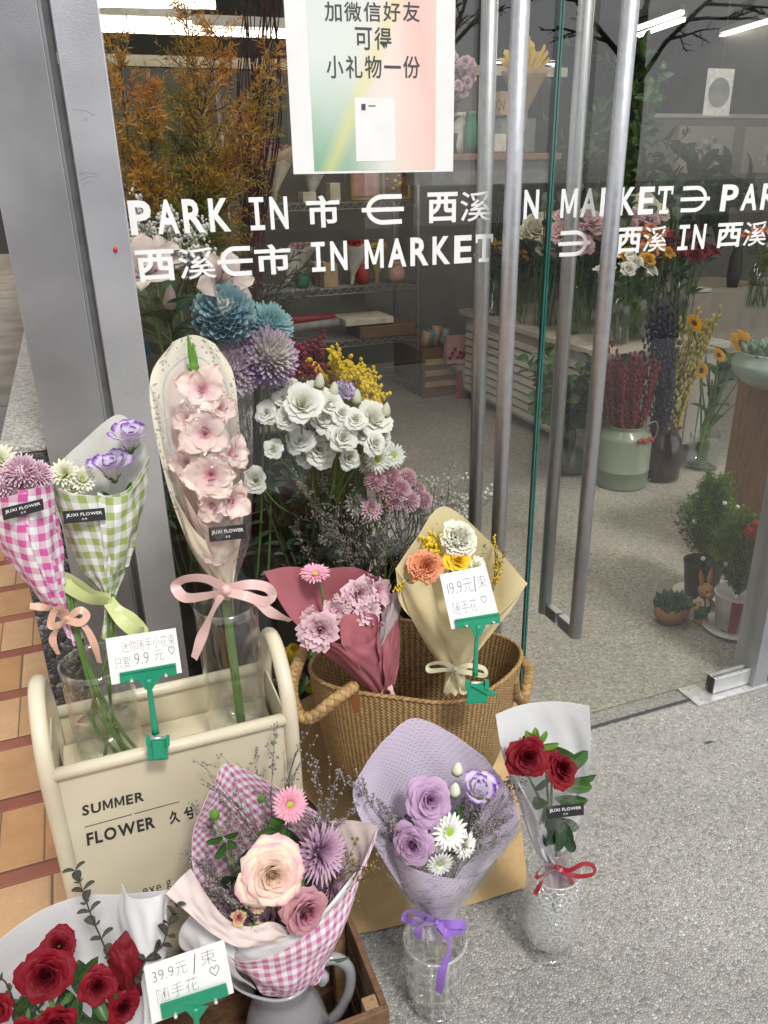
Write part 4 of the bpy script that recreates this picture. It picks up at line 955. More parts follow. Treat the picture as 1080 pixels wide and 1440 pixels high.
# ---------------------------------------------------------------- bouquet of the pink gladiolus
M_['board'] = None
def board_mat():
    m, nt = new_mat('flower_printed_paper'); co = nd(nt, 'TexCoord'); sp = nd(nt, 'SeparateXYZ', {0: co.outputs['UV']}); u = mth(nt, 'ABSOLUTE', sp.outputs[0]); v = sp.outputs[1]
    e = mth(nt, 'MINIMUM', mth(nt, 'SUBTRACT', .082, u), v); e2 = mth(nt, 'SUBTRACT', .088, u)
    vo = nd(nt, 'TexVoronoi', {'Vector': co.outputs['UV'], 'Scale': 140.0}); r = nd(nt, 'SeparateColor', {0: vo.outputs['Color']})
    dot = mth(nt, 'LESS_THAN', vo.outputs['Distance'], .33)
    spots = mix(nt, r.outputs[0], (.40, .28, .42), (.30, .40, .18))
    f = mth(nt, 'MULTIPLY', mth(nt, 'MULTIPLY', dot, mth(nt, 'GREATER_THAN', r.outputs[1], .25)), .95)
    cream = mix(nt, f, (.74, .72, .60), spots)
    d = mth(nt, 'SQRT', mth(nt, 'ADD', mth(nt, 'POWER', u, 2.0), mth(nt, 'POWER', mth(nt, 'MAXIMUM', mth(nt, 'SUBTRACT', .085, v), 0.0), 2.0)))
    inn = mth(nt, 'LESS_THAN', d, .043); line = mth(nt, 'LESS_THAN', mth(nt, 'ABSOLUTE', mth(nt, 'SUBTRACT', d, .052)), .0015)
    mid = mth(nt, 'LESS_THAN', d, .058)
    col = mix(nt, mid, cream, (.73, .71, .62)); col = mix(nt, line, col, (.52, .53, .58)); col = mix(nt, inn, col, (.74, .62, .57))
    b = nd(nt, 'BsdfPrincipled', {'Base Color': col, 'Roughness': .5}); t = nd(nt, 'BsdfTranslucent', {0: col})
    out(nt, nd(nt, 'MixShader', {0: .2, 1: b.outputs[0], 2: t.outputs[0]}).outputs[0]); return m
M_['board'] = board_mat(); M_['cream_paper'] = paper_mat('cream_paper', (.74, .66, .52), .25)
M_['blush'] = paper_mat('blush_tissue', (.78, .64, .58), .4, .6, .05, .3)
pl = PL(318, 835, YV + .01, 10)
b = bouquet('pale pink gladiolus in an arched flower printed paper with a pink satin bow', pl, 318, 835)
wrap(b, pl, [[(243, 481, 0), (256, 475, -.004), (272, 471, -.006), (289, 476, -.004), (303, 484, 0)], [(213, 528, .008), (240, 515, -.004), (272, 510, -.01), (303, 515, -.004), (327, 525, .008)],
             [(216, 600, .018), (245, 600, -.002), (275, 600, -.012), (308, 600, -.002), (336, 590, .015)], [(238, 700, .028), (265, 700, 0), (290, 700, -.012), (320, 700, 0), (345, 690, .02)],
             [(268, 770, .022), (283, 772, 0), (300, 774, -.006), (318, 772, 0), (338, 765, .02)], [(297, 815, .009), (304, 816, .003), (312, 817, -.004), (318, 816, .003), (327, 814, .009)], [(300, 840, .006), (307, 841, .003), (314, 842, -.003), (320, 841, .003), (328, 840, .006)]],
     [M_['board'], M_['cream_paper']], name='printed_paper')
wrap(b, pl, [[(240, 690, .03), (266, 735, .045), (292, 760, .052), (318, 735, .048), (345, 690, .022)], [(264, 755, .028), (280, 778, .04), (300, 785, .045), (318, 775, .04), (340, 750, .022)], [(297, 815, .012), (304, 818, .02), (312, 820, .022), (319, 818, .02), (327, 814, .012)], [(300, 842, .01), (307, 843, .013), (314, 844, .014), (320, 843, .013), (328, 842, .01)]], [M_['cream_paper'], M_['cream_paper']])
wrap(b, pl, [[(248, 672, .032), (262, 700, .05), (285, 735, .058), (312, 745, .056), (340, 722, .035)], [(280, 770, .03), (290, 780, .042), (303, 785, .046), (316, 780, .042), (332, 770, .026)]], [M_['blush'], M_['blush']], name='tissue')
wrap(b, pl, [[(250, 690, .034), (262, 660, .030), (277, 705, .052), (296, 690, .046), (330, 735, .05)], [(285, 790, .025), (292, 792, .04), (303, 795, .044), (316, 792, .04), (328, 785, .026)]], [M_['blush'], M_['blush']], name='tissue')
GL = (M_['p_glad'], M_['p_glad'], M_['anther'])
for k, (x, y, w, r, tu, tv) in enumerate([(284, 550, .028, 39, -.1, .25), (307, 574, .034, 25, .5, .15), (288, 610, .034, 42, -.15, .2), (321, 638, .036, 28, .5, .1), (297, 668, .040, 43, -.15, .15), (266, 590, .020, 24, -.7, .2), (321, 702, .046, 30, .4, -.1), (266, 650, .034, 26, -.6, .0), (298, 708, .046, 28, -.1, -.2)]):
    head(b, pl, 'gladiolus_floret', g_glad, GL, x, y, w, r, tu, tv, seed=k)
m = MB(); s = pl.m(270, 500)
for (x0, y0, x1, y1, wd, mi) in ((272, 522, 264, 470, 9, 1), (276, 520, 271, 482, 8, 1), (270, 532, 276, 500, 10, 1), (284, 535, 288, 514, 11, 0), (278, 528, 262, 512, 9, 1)):
    A, B = pl(x0, y0, .02), pl(x1, y1, .02); g = g_bud(1, .5 * wd / max(8, math.hypot(x1 - x0, y1 - y0)) * 1.0); m.join(g, mat4(A, B - A, 0, np.linalg.norm(B - A)), 0)
    if mi == 1: m.M[-len(g.M):] = [1] * len(g.M)
part('gladiolus_bud', m, [M_['p_glad'], M_['leaf_light']], b)
part('stem', MB().tube([pl(280, 530, .01), pl(300, 690, .012), P(317, 840, YV + .008), P(325, 905, YV), (cR[0] + .004, YV - .005, ZT + .016)], [.003, .005, .0065, .0075, .008], 10, k=5), M_['stem'], b)
sticker(b, pl, [(293, 742), (345, 737), (347, 757), (295, 762)], .064)
wrap(b, pl, [[(205, 540, .0), (235, 545, .045), (280, 540, .06), (325, 545, .045), (357, 545, .0)], [(226, 640, .01), (255, 640, .06), (290, 640, .075), (330, 640, .06), (356, 650, .0)], [(262, 745, .01), (280, 748, .05), (305, 750, .066), (330, 748, .05), (352, 750, .0)], [(295, 815, .008), (303, 817, .024), (312, 818, .028), (322, 817, .024), (332, 812, .005)], [(296, 868, .006), (305, 872, .016), (314, 868, .018), (324, 873, .016), (332, 868, .006)]], [M_['film'], M_['film']], name='cellophane', thick=.0004)
M_['rib_pink'] = ribbon_mat('pink_satin', (.74, .50, .47))
bow(b, pl, [[(318, 828, .03), (290, 814, .045), (262, 814, .04), (247, 824, .03), (260, 840, .045), (290, 838, .055), (318, 832, .034)], [(318, 828, .03), (350, 822, .05), (375, 826, .045), (383, 838, .035), (372, 846, .05), (345, 838, .055), (318, 832, .034)]],
    [[(314, 832, .035), (298, 862, .05), (284, 895, .045), (273, 926, .04)], [(322, 832, .035), (355, 842, .05), (382, 862, .045), (409, 873, .04)]], [.014, .017, .017, .014], M_['rib_pink'], (318, 830, .036), .009)

# ---------------------------------------------------------------- the two gingham cones in the left vase
M_['gingham_green'] = gingham_mat('green_gingham_paper', (.32, .42, .13), .0225)
M_['gingham_pink'] = gingham_mat('pink_gingham_paper', (.62, .11, .36), .0225)
M_['liner'] = paper_mat('white_paper_lining', (.78, .78, .74), .3, .5, .03, .1)
pl = PL(152, 842, 1.20, 14); pg = pl
b = bouquet('green gingham paper cone with purple edged lisianthus and cream chrysanthemums', pl, 152, 842)
wrap(b, pl, [[(66, 668, .0), (110, 626, -.02), (165, 583, -.03), (195, 610, -.02), (211, 645, 0)], [(85, 735, 0), (115, 720, -.03), (150, 715, -.04), (180, 715, -.03), (199, 725, 0)], [(115, 800, 0), (130, 800, -.015), (147, 800, -.02), (165, 800, -.015), (179, 795, 0)], [(143, 838, 0), (147, 839, -.005), (152, 840, -.008), (156, 839, -.005), (161, 837, 0)]], [M_['liner'], M_['gingham_green']])
wrap(b, pl, [[(66, 668, 0), (85, 688, .035), (133, 697, .055), (180, 688, .04), (211, 640, 0)], [(85, 735, 0), (105, 742, .035), (140, 748, .048), (178, 740, .035), (199, 722, 0)], [(115, 800, 0), (127, 804, .022), (147, 807, .028), (167, 803, .02), (179, 795, 0)], [(143, 838, 0), (147, 840, .008), (152, 842, .01), (157, 840, .008), (161, 837, 0)], [(144, 890, .0), (147, 899, .008), (153, 895, .012), (159, 900, .008), (164, 888, 0)]], [M_['gingham_green'], M_['liner']], rot=.12)
wrap(b, pl, [[(137, 692, .052), (155, 699, .056), (182, 693, .046), (209, 655, .012)], [(142, 748, .052), (155, 750, .052), (178, 744, .042), (199, 724, .008)], [(147, 806, .031), (155, 806, .03), (167, 803, .025), (179, 796, .006)]], [M_['gingham_green'], M_['liner']], rot=.06)
LP = (M_['p_lisi_purple'], M_['sepal'])
head(b, pl, 'lisianthus', g_lisi, LP, 184, 634, .015, 38, .1, 1.1, seed=1, opn=.5, n=.55, rf=.35, N=11); head(b, pl, 'lisianthus', g_lisi, LP, 161, 675, .02, 38, -.1, 1.1, seed=2, opn=.5, n=.55, rf=.35, N=11)
for k, (x, y, r) in enumerate([(92, 668, 24), (115, 676, 22), (103, 690, 20)]): head(b, pl, 'chrysanthemum', g_daisy, DAISY(M_['p_creamy']), x, y, .02, r, (x - 104) * .02, .5, seed=k, rows=((18, 1, 1.1), (16, .9, .75), (12, .75, .4)), W=.12, cen=.2)
leaves(b, 'leaf', pl, [((160, 705, .02), (143, 690, .03), 7), ((175, 700, .02), (185, 676, .03), 7), ((180, 700, .01), (192, 682, .015), 6)], M_['leaf'])
sticker(b, pl, [(88, 719), (147, 714), (149, 731), (90, 737)], .062)
M_['rib_green'] = ribbon_mat('lime_satin', (.56, .62, .28))
bow(b, pl, [[(153, 842, .02), (130, 836, .03), (110, 822, .035), (92, 813, .03), (96, 825, .04), (125, 842, .045), (152, 846, .026)], [(153, 844, .02), (165, 858, .035), (185, 870, .035), (200, 888, .03), (190, 888, .045), (170, 872, .045), (153, 848, .026)]], [], [.017, .02, .017], M_['rib_green'], (153, 844, .022), .006)
m = MB()
for x0, x1, dx in ((150, 178, .01), (155, 168, -.02)): m.tube([pl(x0, 800, .0), P(x0 + 3, 895, 1.17), (cL[0] + dx, YV + .01, ZT + .1), (cL[0] + (x1 - 160) * .0012, YV, ZT + .016)], [.002, .0026, .003], 8, k=5)
part('stem', m, M_['stem'], b)

pl = PL(95, 868, 1.17, 12)
b = bouquet('pink gingham paper cone with pink chrysanthemums and a peach ribbon at the left edge', pl, 95, 868)
wrap(b, pl, [[(-28, 690, 0), (0, 660, -.025), (25, 650, -.03), (50, 662, -.025), (72, 690, 0)], [(0, 760, 0), (20, 750, -.025), (45, 750, -.03), (62, 750, -.025), (80, 760, 0)], [(62, 850, 0), (72, 850, -.01), (82, 850, -.012), (88, 850, -.01), (93, 848, 0)]], [M_['liner'], M_['gingham_pink']])
wrap(b, pl, [[(-28, 690, 0), (-5, 700, .04), (25, 695, .055), (52, 688, .04), (73, 680, 0)], [(0, 765, 0), (18, 772, .035), (42, 772, .045), (64, 768, .035), (83, 750, 0)], [(40, 825, 0), (55, 832, .022), (70, 832, .028), (82, 828, .022), (92, 815, 0)], [(80, 862, 0), (86, 864, .008), (91, 865, .01), (96, 864, .008), (101, 860, 0)], [(95, 890, 0), (101, 902, .008), (106, 908, .01), (112, 905, .008), (117, 896, 0)]], [M_['gingham_pink'], M_['liner']], rot=-.18)
wrap(b, pl, [[(25, 690, .056), (50, 686, .046), (73, 678, .008)], [(45, 772, .048), (64, 768, .04), (84, 750, .006)], [(72, 832, .032), (82, 828, .026), (93, 815, .005)]], [M_['gingham_pink'], M_['liner']], rot=-.12)
PM = DAISY(M_['p_mum_pink'])
for k, (x, y, r, tu) in enumerate([(30, 664, 27, .3), (52, 668, 22, .6), (2, 680, 24, -.3), (20, 690, 18, 0)]): head(b, pl, 'chrysanthemum', g_pom, (M_['p_mum_pale'], M_['sepal']), x, y, .02, r, tu, .6, seed=k, N=170, W=.06, inc=.1)
head(b, pl, 'chrysanthemum', g_daisy, DAISY(M_['p_creamy']), 0, 648, .0, 26, 0, .5, seed=1, label='cream chrysanthemum', rows=((18, 1, 1.1), (16, .9, .75), (12, .75, .4)), W=.12, cen=.2)
sticker(b, pl, [(2, 715), (60, 701), (62, 717), (5, 732)], .062)
M_['rib_peach'] = ribbon_mat('peach_ribbon', (.72, .45, .33))
bow(b, pl, [[(95, 870, .018), (85, 856, .03), (75, 862, .03), (72, 880, .03), (84, 878, .035), (95, 872, .02)], [(95, 870, .018), (112, 858, .03), (122, 866, .03), (112, 876, .035), (95, 872, .02)]], [[(95, 870, .02), (80, 885, .03), (74, 900, .03), (82, 920, .03)], [(97, 870, .02), (118, 880, .03), (132, 905, .03), (140, 932, .025)], [(97, 868, .02), (70, 856, .03), (42, 852, .035)]], .011, M_['rib_peach'], (95, 870, .02), .005)
m = MB()
for x0, dx, ex in ((92, -.004, .035), (97, .004, .022), (103, .012, .045), (88, .0, -.015)): m.tube([pl(x0, 820, 0), P(112 + dx * 300, 910, 1.15), (cL[0] + dx, YV - .01, ZT + .1), (cL[0] + ex, YV - .012, ZT + .015)], [.002, .0026, .003], 8, k=5)
part('stem', m, M_['stem'], b)

# ---------------------------------------------------------------- basket of plaited rush with two bouquets
M_['rush'] = weave_mat('plaited_rush', (.31, .19, .075), (.44, .29, .125), 124, 140, (.16, .065, .022))
M_['rush_shaded'] = weave_mat('plaited_rush_shaded', (.20, .115, .042), (.30, .18, .075), 96, 110, (.08, .03, .01))  # inside weave coloured darker for the shade in the basket
M_['rush_plait'] = weave_mat('plaited_handle', (.28, .16, .06), (.44, .28, .12), 3, 70, (.05, .024, .008))
cB = np.array([.585, 1.365, .008]); EL = .68
bk = thing('basket', 'round plaited rush basket with two loop handles standing against the glass', 'basket', cB)
prof = [(.0005, 0), (.07, .002), (.105, .012), (.135, .08), (.165, .17), (.195, .235), (.215, .30), (.226, .38), (.235, .45), (.242, .515)]
def bent(m, tilt):                                        # the rim dips towards the right, the soft body bulges unevenly
    for i, v in enumerate(m.V):
        p = v - cB; a = np.arctan2(p[:, 1], p[:, 0]); k = np.clip(p[:, 2] / .515, 0, 1)
        p[:, 2] += k * k * (-tilt * p[:, 0] + .012 * np.cos(3 * a + 1)); s = 1 + .02 * np.sin(2 * a + 1) * k + .018 * np.sin(9 * k + a * 2) * (1 - k)
        p[:, 0] *= s; p[:, 1] *= s; m.V[i] = p + cB
    return m
part('body', bent(MB().lathe(spline(prof, 4), cB, 72, 0, None, EL), .12), M_['rush'], bk)
part('lining', bent(MB().lathe(spline([(max(.0004, r - .009), z + .012) for r, z in prof[:-1]] + [(.234, .514)], 4)[::-1], cB, 72, 0, None, EL), .12), M_['rush_shaded'], bk)
a = np.linspace(0, 2 * pi, 73); m = MB().tube([(cB[0] + .239 * cos(t), cB[1] + .239 * EL * sin(t), cB[2] + .515) for t in a], .0048, 8, cap=False); part('rim', bent(m, .12), M_['rush_plait'], bk)
hp = lambda px, py, Y: P(px, py, Y)
part('handle', MB().tube([hp(498, 966, 1.185), hp(470, 985, 1.15), hp(440, 1008, 1.15), hp(420, 1005, 1.17), hp(410, 970, 1.23), hp(420, 930, 1.30), hp(438, 900, 1.36), hp(452, 885, 1.42)], .0125, 10, k=6), M_['rush_plait'], bk)
part('handle', MB().tube([hp(712, 925, 1.45), hp(732, 928, 1.43), hp(743, 942, 1.38), hp(741, 962, 1.33), hp(736, 985, 1.30), hp(725, 975, 1.28), hp(722, 955, 1.27)], .0125, 10, k=6), M_['rush_plait'], bk)
M_['leather'] = pm('tan_leather', (.28, .10, .035), .5, .12, 30)
pl = PL(498, 985, 1.172, 0, -35); part('leather_tab', slab(MB(), pl, [(490, 974), (505, 976), (508, 990), (503, 1003), (495, 996)], .002, .005), M_['leather'], bk, False)

M_['rose_paper'] = paper_mat('dusty_rose_paper', (.42, .135, .16), .2, .5, .05, .12)
M_['tissue_pink'] = paper_mat('grey_pink_tissue', (.60, .50, .53), .5, .6, .05, .25)
pl = PL(540, 975, 1.27, 9)
b = bouquet('dusty rose paper bouquet of pale pink blooms with one pink gerbera in the basket', pl, 540, 975)
RP = [M_['rose_paper'], M_['rose_paper']]
wrap(b, pl, [[(371, 804, .02), (405, 797, .0), (450, 800, -.03), (497, 798, -.035), (530, 812, 0)], [(396, 850, .02), (430, 846, -.01), (470, 845, -.045), (510, 845, -.035), (546, 850, 0)], [(432, 893, .02), (460, 893, 0), (495, 893, -.02), (530, 893, -.015), (562, 885, .01)], [(478, 935, .02), (500, 935, .005), (520, 935, -.005), (540, 935, 0), (560, 935, .01)], [(525, 978, .01), (532, 980, .005), (540, 981, 0), (548, 978, .005), (556, 962, .01)]], RP)
wrap(b, pl, [[(422, 880, .02), (448, 893, .045), (482, 907, .062), (515, 906, .064), (534, 890, .056)], [(450, 913, .02), (475, 922, .045), (500, 932, .056), (522, 932, .056), (538, 922, .046)], [(522, 975, .012), (528, 977, .015), (535, 978, .018), (540, 977, .015), (546, 972, .01)]], RP)
wrap(b, pl, [[(480, 906, .064), (479, 872, .055), (495, 863, .035), (515, 862, .035), (531, 868, .05), (530, 905, .066)], [(505, 940, .054), (504, 920, .050), (512, 915, .040), (522, 915, .04), (534, 918, .05), (536, 940, .054)]], RP)
wrap(b, pl, [[(563, 866, .005), (557, 872, .03), (548, 890, .046), (538, 908, .052)], [(562, 920, .005), (555, 925, .03), (547, 935, .046), (540, 945, .05)], [(557, 958, .01), (550, 963, .02), (545, 968, .025), (540, 974, .025)]], RP)
wrap(b, pl, [[(545, 838, .0), (555, 833, .02), (563, 832, .03)], [(535, 870, .02), (548, 872, .04), (561, 868, .02)], [(530, 900, .03), (536, 910, .046), (545, 905, .04)]], [M_['tissue_pink'], M_['tissue_pink']], name='tissue')
part('stem', MB().tube([pl(443, 812, .012), pl(452, 830, .012), pl(458, 870, 0)], .0028, 8, k=4), M_['stem'], b)
head(b, pl, 'gerbera', g_daisy, DAISY(M_['p_pink'], 'yolk'), 443, 808, .014, 23, -.05, 1.6, seed=0, n=.55, rows=((26, 1, 1.45), (22, .85, 1.25), (16, .5, 1.0)), W=.09, cen=.24)
PP = (M_['p_palepink'], M_['sepal'])
for k, (x, y, w, r, tu, tv) in enumerate([(450, 882, .02, 31, -.3, .1), (470, 862, .01, 27, -.1, .3), (502, 836, -.005, 28, 0, .4), (528, 832, .0, 24, .5, .3), (512, 858, .012, 22, .1, .2), (440, 868, .006, 22, -.6, .3)]): head(b, pl, 'pale_flower', g_glad if k % 2 else g_lisi, PP if k % 2 == 0 else (M_['p_palepink'], M_['p_palepink'], M_['p_palepink']), x, y, w, r, tu, tv, seed=k)
m = MB(); r_ = random.Random(5)
for k in range(16):
    x, y = 478 + r_.uniform(-9, 16), 850 + r_.uniform(-14, 18); m.join(g_daisy(k, ((5, 1, 1.2),), .38, .3, .6), mat4(pl(x, y, .03), pl.n + pl.v * r_.uniform(0, .8) + pl.u * r_.uniform(-.6, .6), 0, 4.6 * pl.m(x, y)))
part('waxflower', m, DAISY(M_['p_palepink']), b)
twigs(b, 'budded_twig', pl, [((530, 890, .03), (517, 818, .02)), ((545, 885, .03), (533, 865, .035))], [M_['twig'], M_['p_palepink']], 3, .0024, 1, .4, 9, 4)
bow(b, pl, [], [[(545, 965, .02), (538, 972, .03), (533, 985, .03), (520, 995, .02)], [(547, 965, .02), (552, 975, .03), (549, 990, .03)]], .014, M_['rib_pink'], (546, 968, .02), .005)

M_['butter'] = paper_mat('butter_yellow_paper', (.76, .66, .40), .28, .5, .04, .12)
BP = [M_['butter'], M_['butter']]
pl = PL(640, 945, 1.25, 9); p5 = pl
b = bouquet('butter yellow paper bouquet with orange and ivory carnations and a yellow rose', pl, 640, 945)
wrap(b, pl, [[(556, 800, .03), (586, 757, -.005), (625, 712, -.03), (690, 763, -.01), (741, 820, .03)], [(562, 845, .03), (600, 832, -.02), (640, 825, -.045), (690, 840, -.02), (722, 853, .03)], [(590, 882, .025), (615, 880, -.005), (645, 877, -.02), (675, 880, -.005), (700, 880, .025)], [(612, 925, .012), (628, 928, .003), (642, 930, 0), (655, 928, .003), (668, 922, .012)], [(628, 945, .004), (634, 946, 0), (640, 946, 0), (646, 946, 0), (653, 944, .004)]], BP)
wrap(b, pl, [[(556, 800, .03), (577, 822, .05), (602, 813, .06), (624, 873, .068), (652, 880, .068), (690, 872, .058), (715, 850, .045), (742, 820, .03)], [(575, 862, .03), (592, 868, .048), (608, 872, .058), (626, 898, .064), (648, 900, .064), (670, 893, .056), (688, 880, .045), (705, 868, .03)], [(611, 925, .012), (622, 928, .025), (632, 930, .03), (638, 931, .032), (645, 931, .032), (654, 930, .028), (661, 927, .02), (669, 921, .012)], [(627, 945, .006), (632, 947, .012), (636, 948, .015), (640, 948, .016), (644, 948, .016), (648, 948, .014), (651, 947, .01), (654, 944, .006)], [(622, 974, .006), (628, 978, .016), (634, 974, .022), (640, 979, .022), (645, 974, .022), (650, 977, .016), (655, 975, .012), (660, 970, .006)]], BP)
head(b, pl, 'carnation', g_carn, (M_['p_carn_white'], M_['sepal']), 640, 762, .012, 30, .1, .8, seed=0, label='ivory carnation')
head(b, pl, 'carnation', g_carn, (M_['p_orange'], M_['sepal']), 597, 800, .03, 27, -.2, .65, seed=1, label='orange carnation')
head(b, pl, 'rose', g_rose, ROSE(M_['p_yellow']), 638, 794, .03, 23, .1, .7, seed=2, opn=.8)
head(b, pl, 'bud', g_lisi, (M_['p_creamy'], M_['sepal']), 667, 800, .03, 15, .2, .9, seed=1, opn=.6)
twigs(b, 'yellow_filler', pl, [((612, 800, .01), (606, 757, .01)), ((612, 800, .01), (598, 770, .015)), ((612, 800, .01), (615, 765, .01))], [M_['sepal'], M_['fil_yellow']], 7, .0042, 1, .5, 5, 9)
twigs(b, 'ochre_twig', pl, [((690, 835, .03), (712, 775, .02)), ((692, 835, .03), (697, 800, .02)), ((575, 815, .04), (562, 828, .03))], [M_['twig'], M_['fil_yellow']], 5, .0022, 1, .45, 8, 12)
m = MB(); st = [pl(688, 845, .03), pl(700, 800, .03), pl(710, 775, .025)]; stem_leaves(m, spline(st, 5), 14, .016, .0028, 0, .2, 1); M_['ochre_leaf'] = leaf_mat('ochre_leaf', (.30, .16, .02), (.42, .26, .04)); part('ochre_leaf', m, M_['ochre_leaf'], b)
m = MB(); st = [pl(668, 800, .015), pl(680, 775, .01), pl(681, 768, .01)]; stem_leaves(m, spline(st, 5), 10, .009, .0018, 0, .2, 1); part('leaf', m, M_['leaf_dark'], b)
M_['rib_pale'] = ribbon_mat('pale_green_ribbon', (.60, .58, .38))
bow(b, pl, [[(640, 940, .03), (622, 932, .045), (603, 935, .045), (604, 943, .05), (625, 942, .055), (640, 943, .035)], [(640, 940, .03), (660, 936, .045), (680, 940, .045), (682, 950, .05), (660, 946, .055), (640, 943, .035)]], [[(640, 942, .033), (632, 955, .04), (628, 975, .035)], [(641, 942, .033), (648, 955, .04), (652, 972, .035)]], .010, M_['rib_pale'], (640, 941, .036), .005)

# ---------------------------------------------------------------- kraft paper under the basket, black bucket behind the rack
M_['kraft'] = paper_mat('kraft_paper', (.50, .345, .17), .1, .55, .08, .5)
kg = [[(.235, 1.225), (.367, 1.162), (.56, 1.142), (.757, 1.136)], ]
m = MB(); rows = []
for s, y, z in ((0, None, .006), (.35, None, .007), (.75, None, .006), (1, None, .012)):
    rows.append([(x0 + (x1 - x0) * s, y0 + (1.50 - y0) * s, z + .0015 * ((i * 7 + int(s * 10)) % 3)) for i, ((x0, y0), x1) in enumerate(zip(kg[0], (.30, .42, .68, .93)))])
rows.append([(.31, 1.53, .10), (.43, 1.535, .10), (.69, 1.535, .09), (.945, 1.535, .10)]); rows.append([(.30, 1.545, .33), (.43, 1.546, .36), (.69, 1.546, .28), (.955, 1.546, .245)])
Rr = np.stack([spline(np.array(r), 7) for r in rows]); Rr = np.stack([spline(Rr[:, j], 7) for j in range(Rr.shape[1])], 1)
Rr[..., 2] = np.maximum(Rr[..., 2], .0055); Rr[..., 1] = np.minimum(Rr[..., 1], 1.552); m.grid(Rr); m.grid((Rr - np.array([0, -.0004, .0012]))[:, ::-1])
solo('kraft_paper', m, M_['kraft'], 'creased brown kraft paper sheet spread under the basket and up the glass', 'paper sheet')
bc = np.array([.30, 1.40, 0]); m = MB(); bt = thing('bucket', 'black plastic bucket half hidden behind the cream rack', 'bucket', bc)
bx_ = P(428, 1090, 1.24); bc = np.array([bx_[0] - .065, 1.235, .004])
m = MB().lathe([(.0005, .03), (.06, .03), (.075, .30), (.078, .302), (.085, .302), (.085, .292), (.079, .288), (.064, 0), (.0005, 0)], bc, 36); bt.location = bc.tolist(); WM[bt.name] = Matrix.Translation(Vector(bt.location))
part('pail', m, M_['black_plastic'], bt)

# ---------------------------------------------------------------- two pressed glass vases on the pavement
M_['glass_facet'] = sheer_glass('faceted_glass', (.965, .972, .972), .09, .02, None, .03, 'facet')
M_['glass_ring'] = sheer_glass('ring_pressed_glass', (.965, .972, .97), .08, .05, None, .05, 'rings')
M_['glass_clear'] = sheer_glass('solid_clear_glass', (.965, .972, .972), .12, .0, (30, .35))
M_['glass_rim'] = sheer_glass('glass_rim', (.9, .92, .92), .22, .02, None, .12)
c6 = G(611, 1405); c6[2] = 0
h6 = P(613, 1318, c6[1])[2]; r6 = 43 * dep(P(613, 1360, c6[1])) / F
v6 = thing('glass_vase', 'faceted pressed glass vase on the pavement holding the lilac paper bouquet', 'vase', c6)
part('vessel', vase(c6, [(r6 * .80, .004), (r6 * .84, .010), (r6 * .70, .022), (r6 * .74, .030), (r6 * .93, .05), (r6 * .98, .08), (r6, h6 * .9), (r6 * 1.01, h6)], .006, .045, 48), M_['glass_facet'], v6)
part('rim', MB().tube([c6 + [r6 * cos(a), r6 * sin(a), h6] for a in np.linspace(0, 2 * pi, 49)], .0032, 8, cap=False), M_['glass_rim'], v6)
part('foot', MB().lathe([(.0005, .002), (r6 * .86, .002), (r6 * .9, .005), (r6 * .86, .009), (.0005, .0095)], c6, 48), M_['glass_clear'], v6)
part('water', MB().lathe([(.0005, .046), (r6 - .0075, .048), (r6 - .007, .10), (.0005, .10)], c6, 32), M_['water'], v6)
c7 = G(770, 1331); c7[2] = 0
h7 = P(775, 1222, c7[1])[2]; r7 = 37.5 * dep(P(775, 1270, c7[1])) / F
v7 = thing('glass_vase', 'round footed pressed glass vase with ring pattern holding two red roses', 'vase', c7)
part('vessel', vase(c7, [(r7 * .30, .012), (r7 * .36, .022), (r7 * .75, .034), (r7 * .95, .055), (r7 * 1.01, .085), (r7, h7 * .7), (r7 * .99, h7)], .0055, .04, 48), M_['glass_ring'], v7)
part('rim', MB().tube([c7 + [r7 * .97 * cos(a), r7 * .97 * sin(a), h7] for a in np.linspace(0, 2 * pi, 49)], .003, 8, cap=False), M_['glass_rim'], v7)
part('foot', MB().lathe([(.0005, .002), (r7 * .88, .002), (r7 * .92, .005), (r7 * .7, .009), (r7 * .3, .0125), (.0005, .0126)], c7, 48), M_['glass_clear'], v7)
part('water', MB().lathe([(.0005, .041), (r7 - .0075, .05), (r7 - .0065, .11), (.0005, .11)], c7, 32), M_['water'], v7)

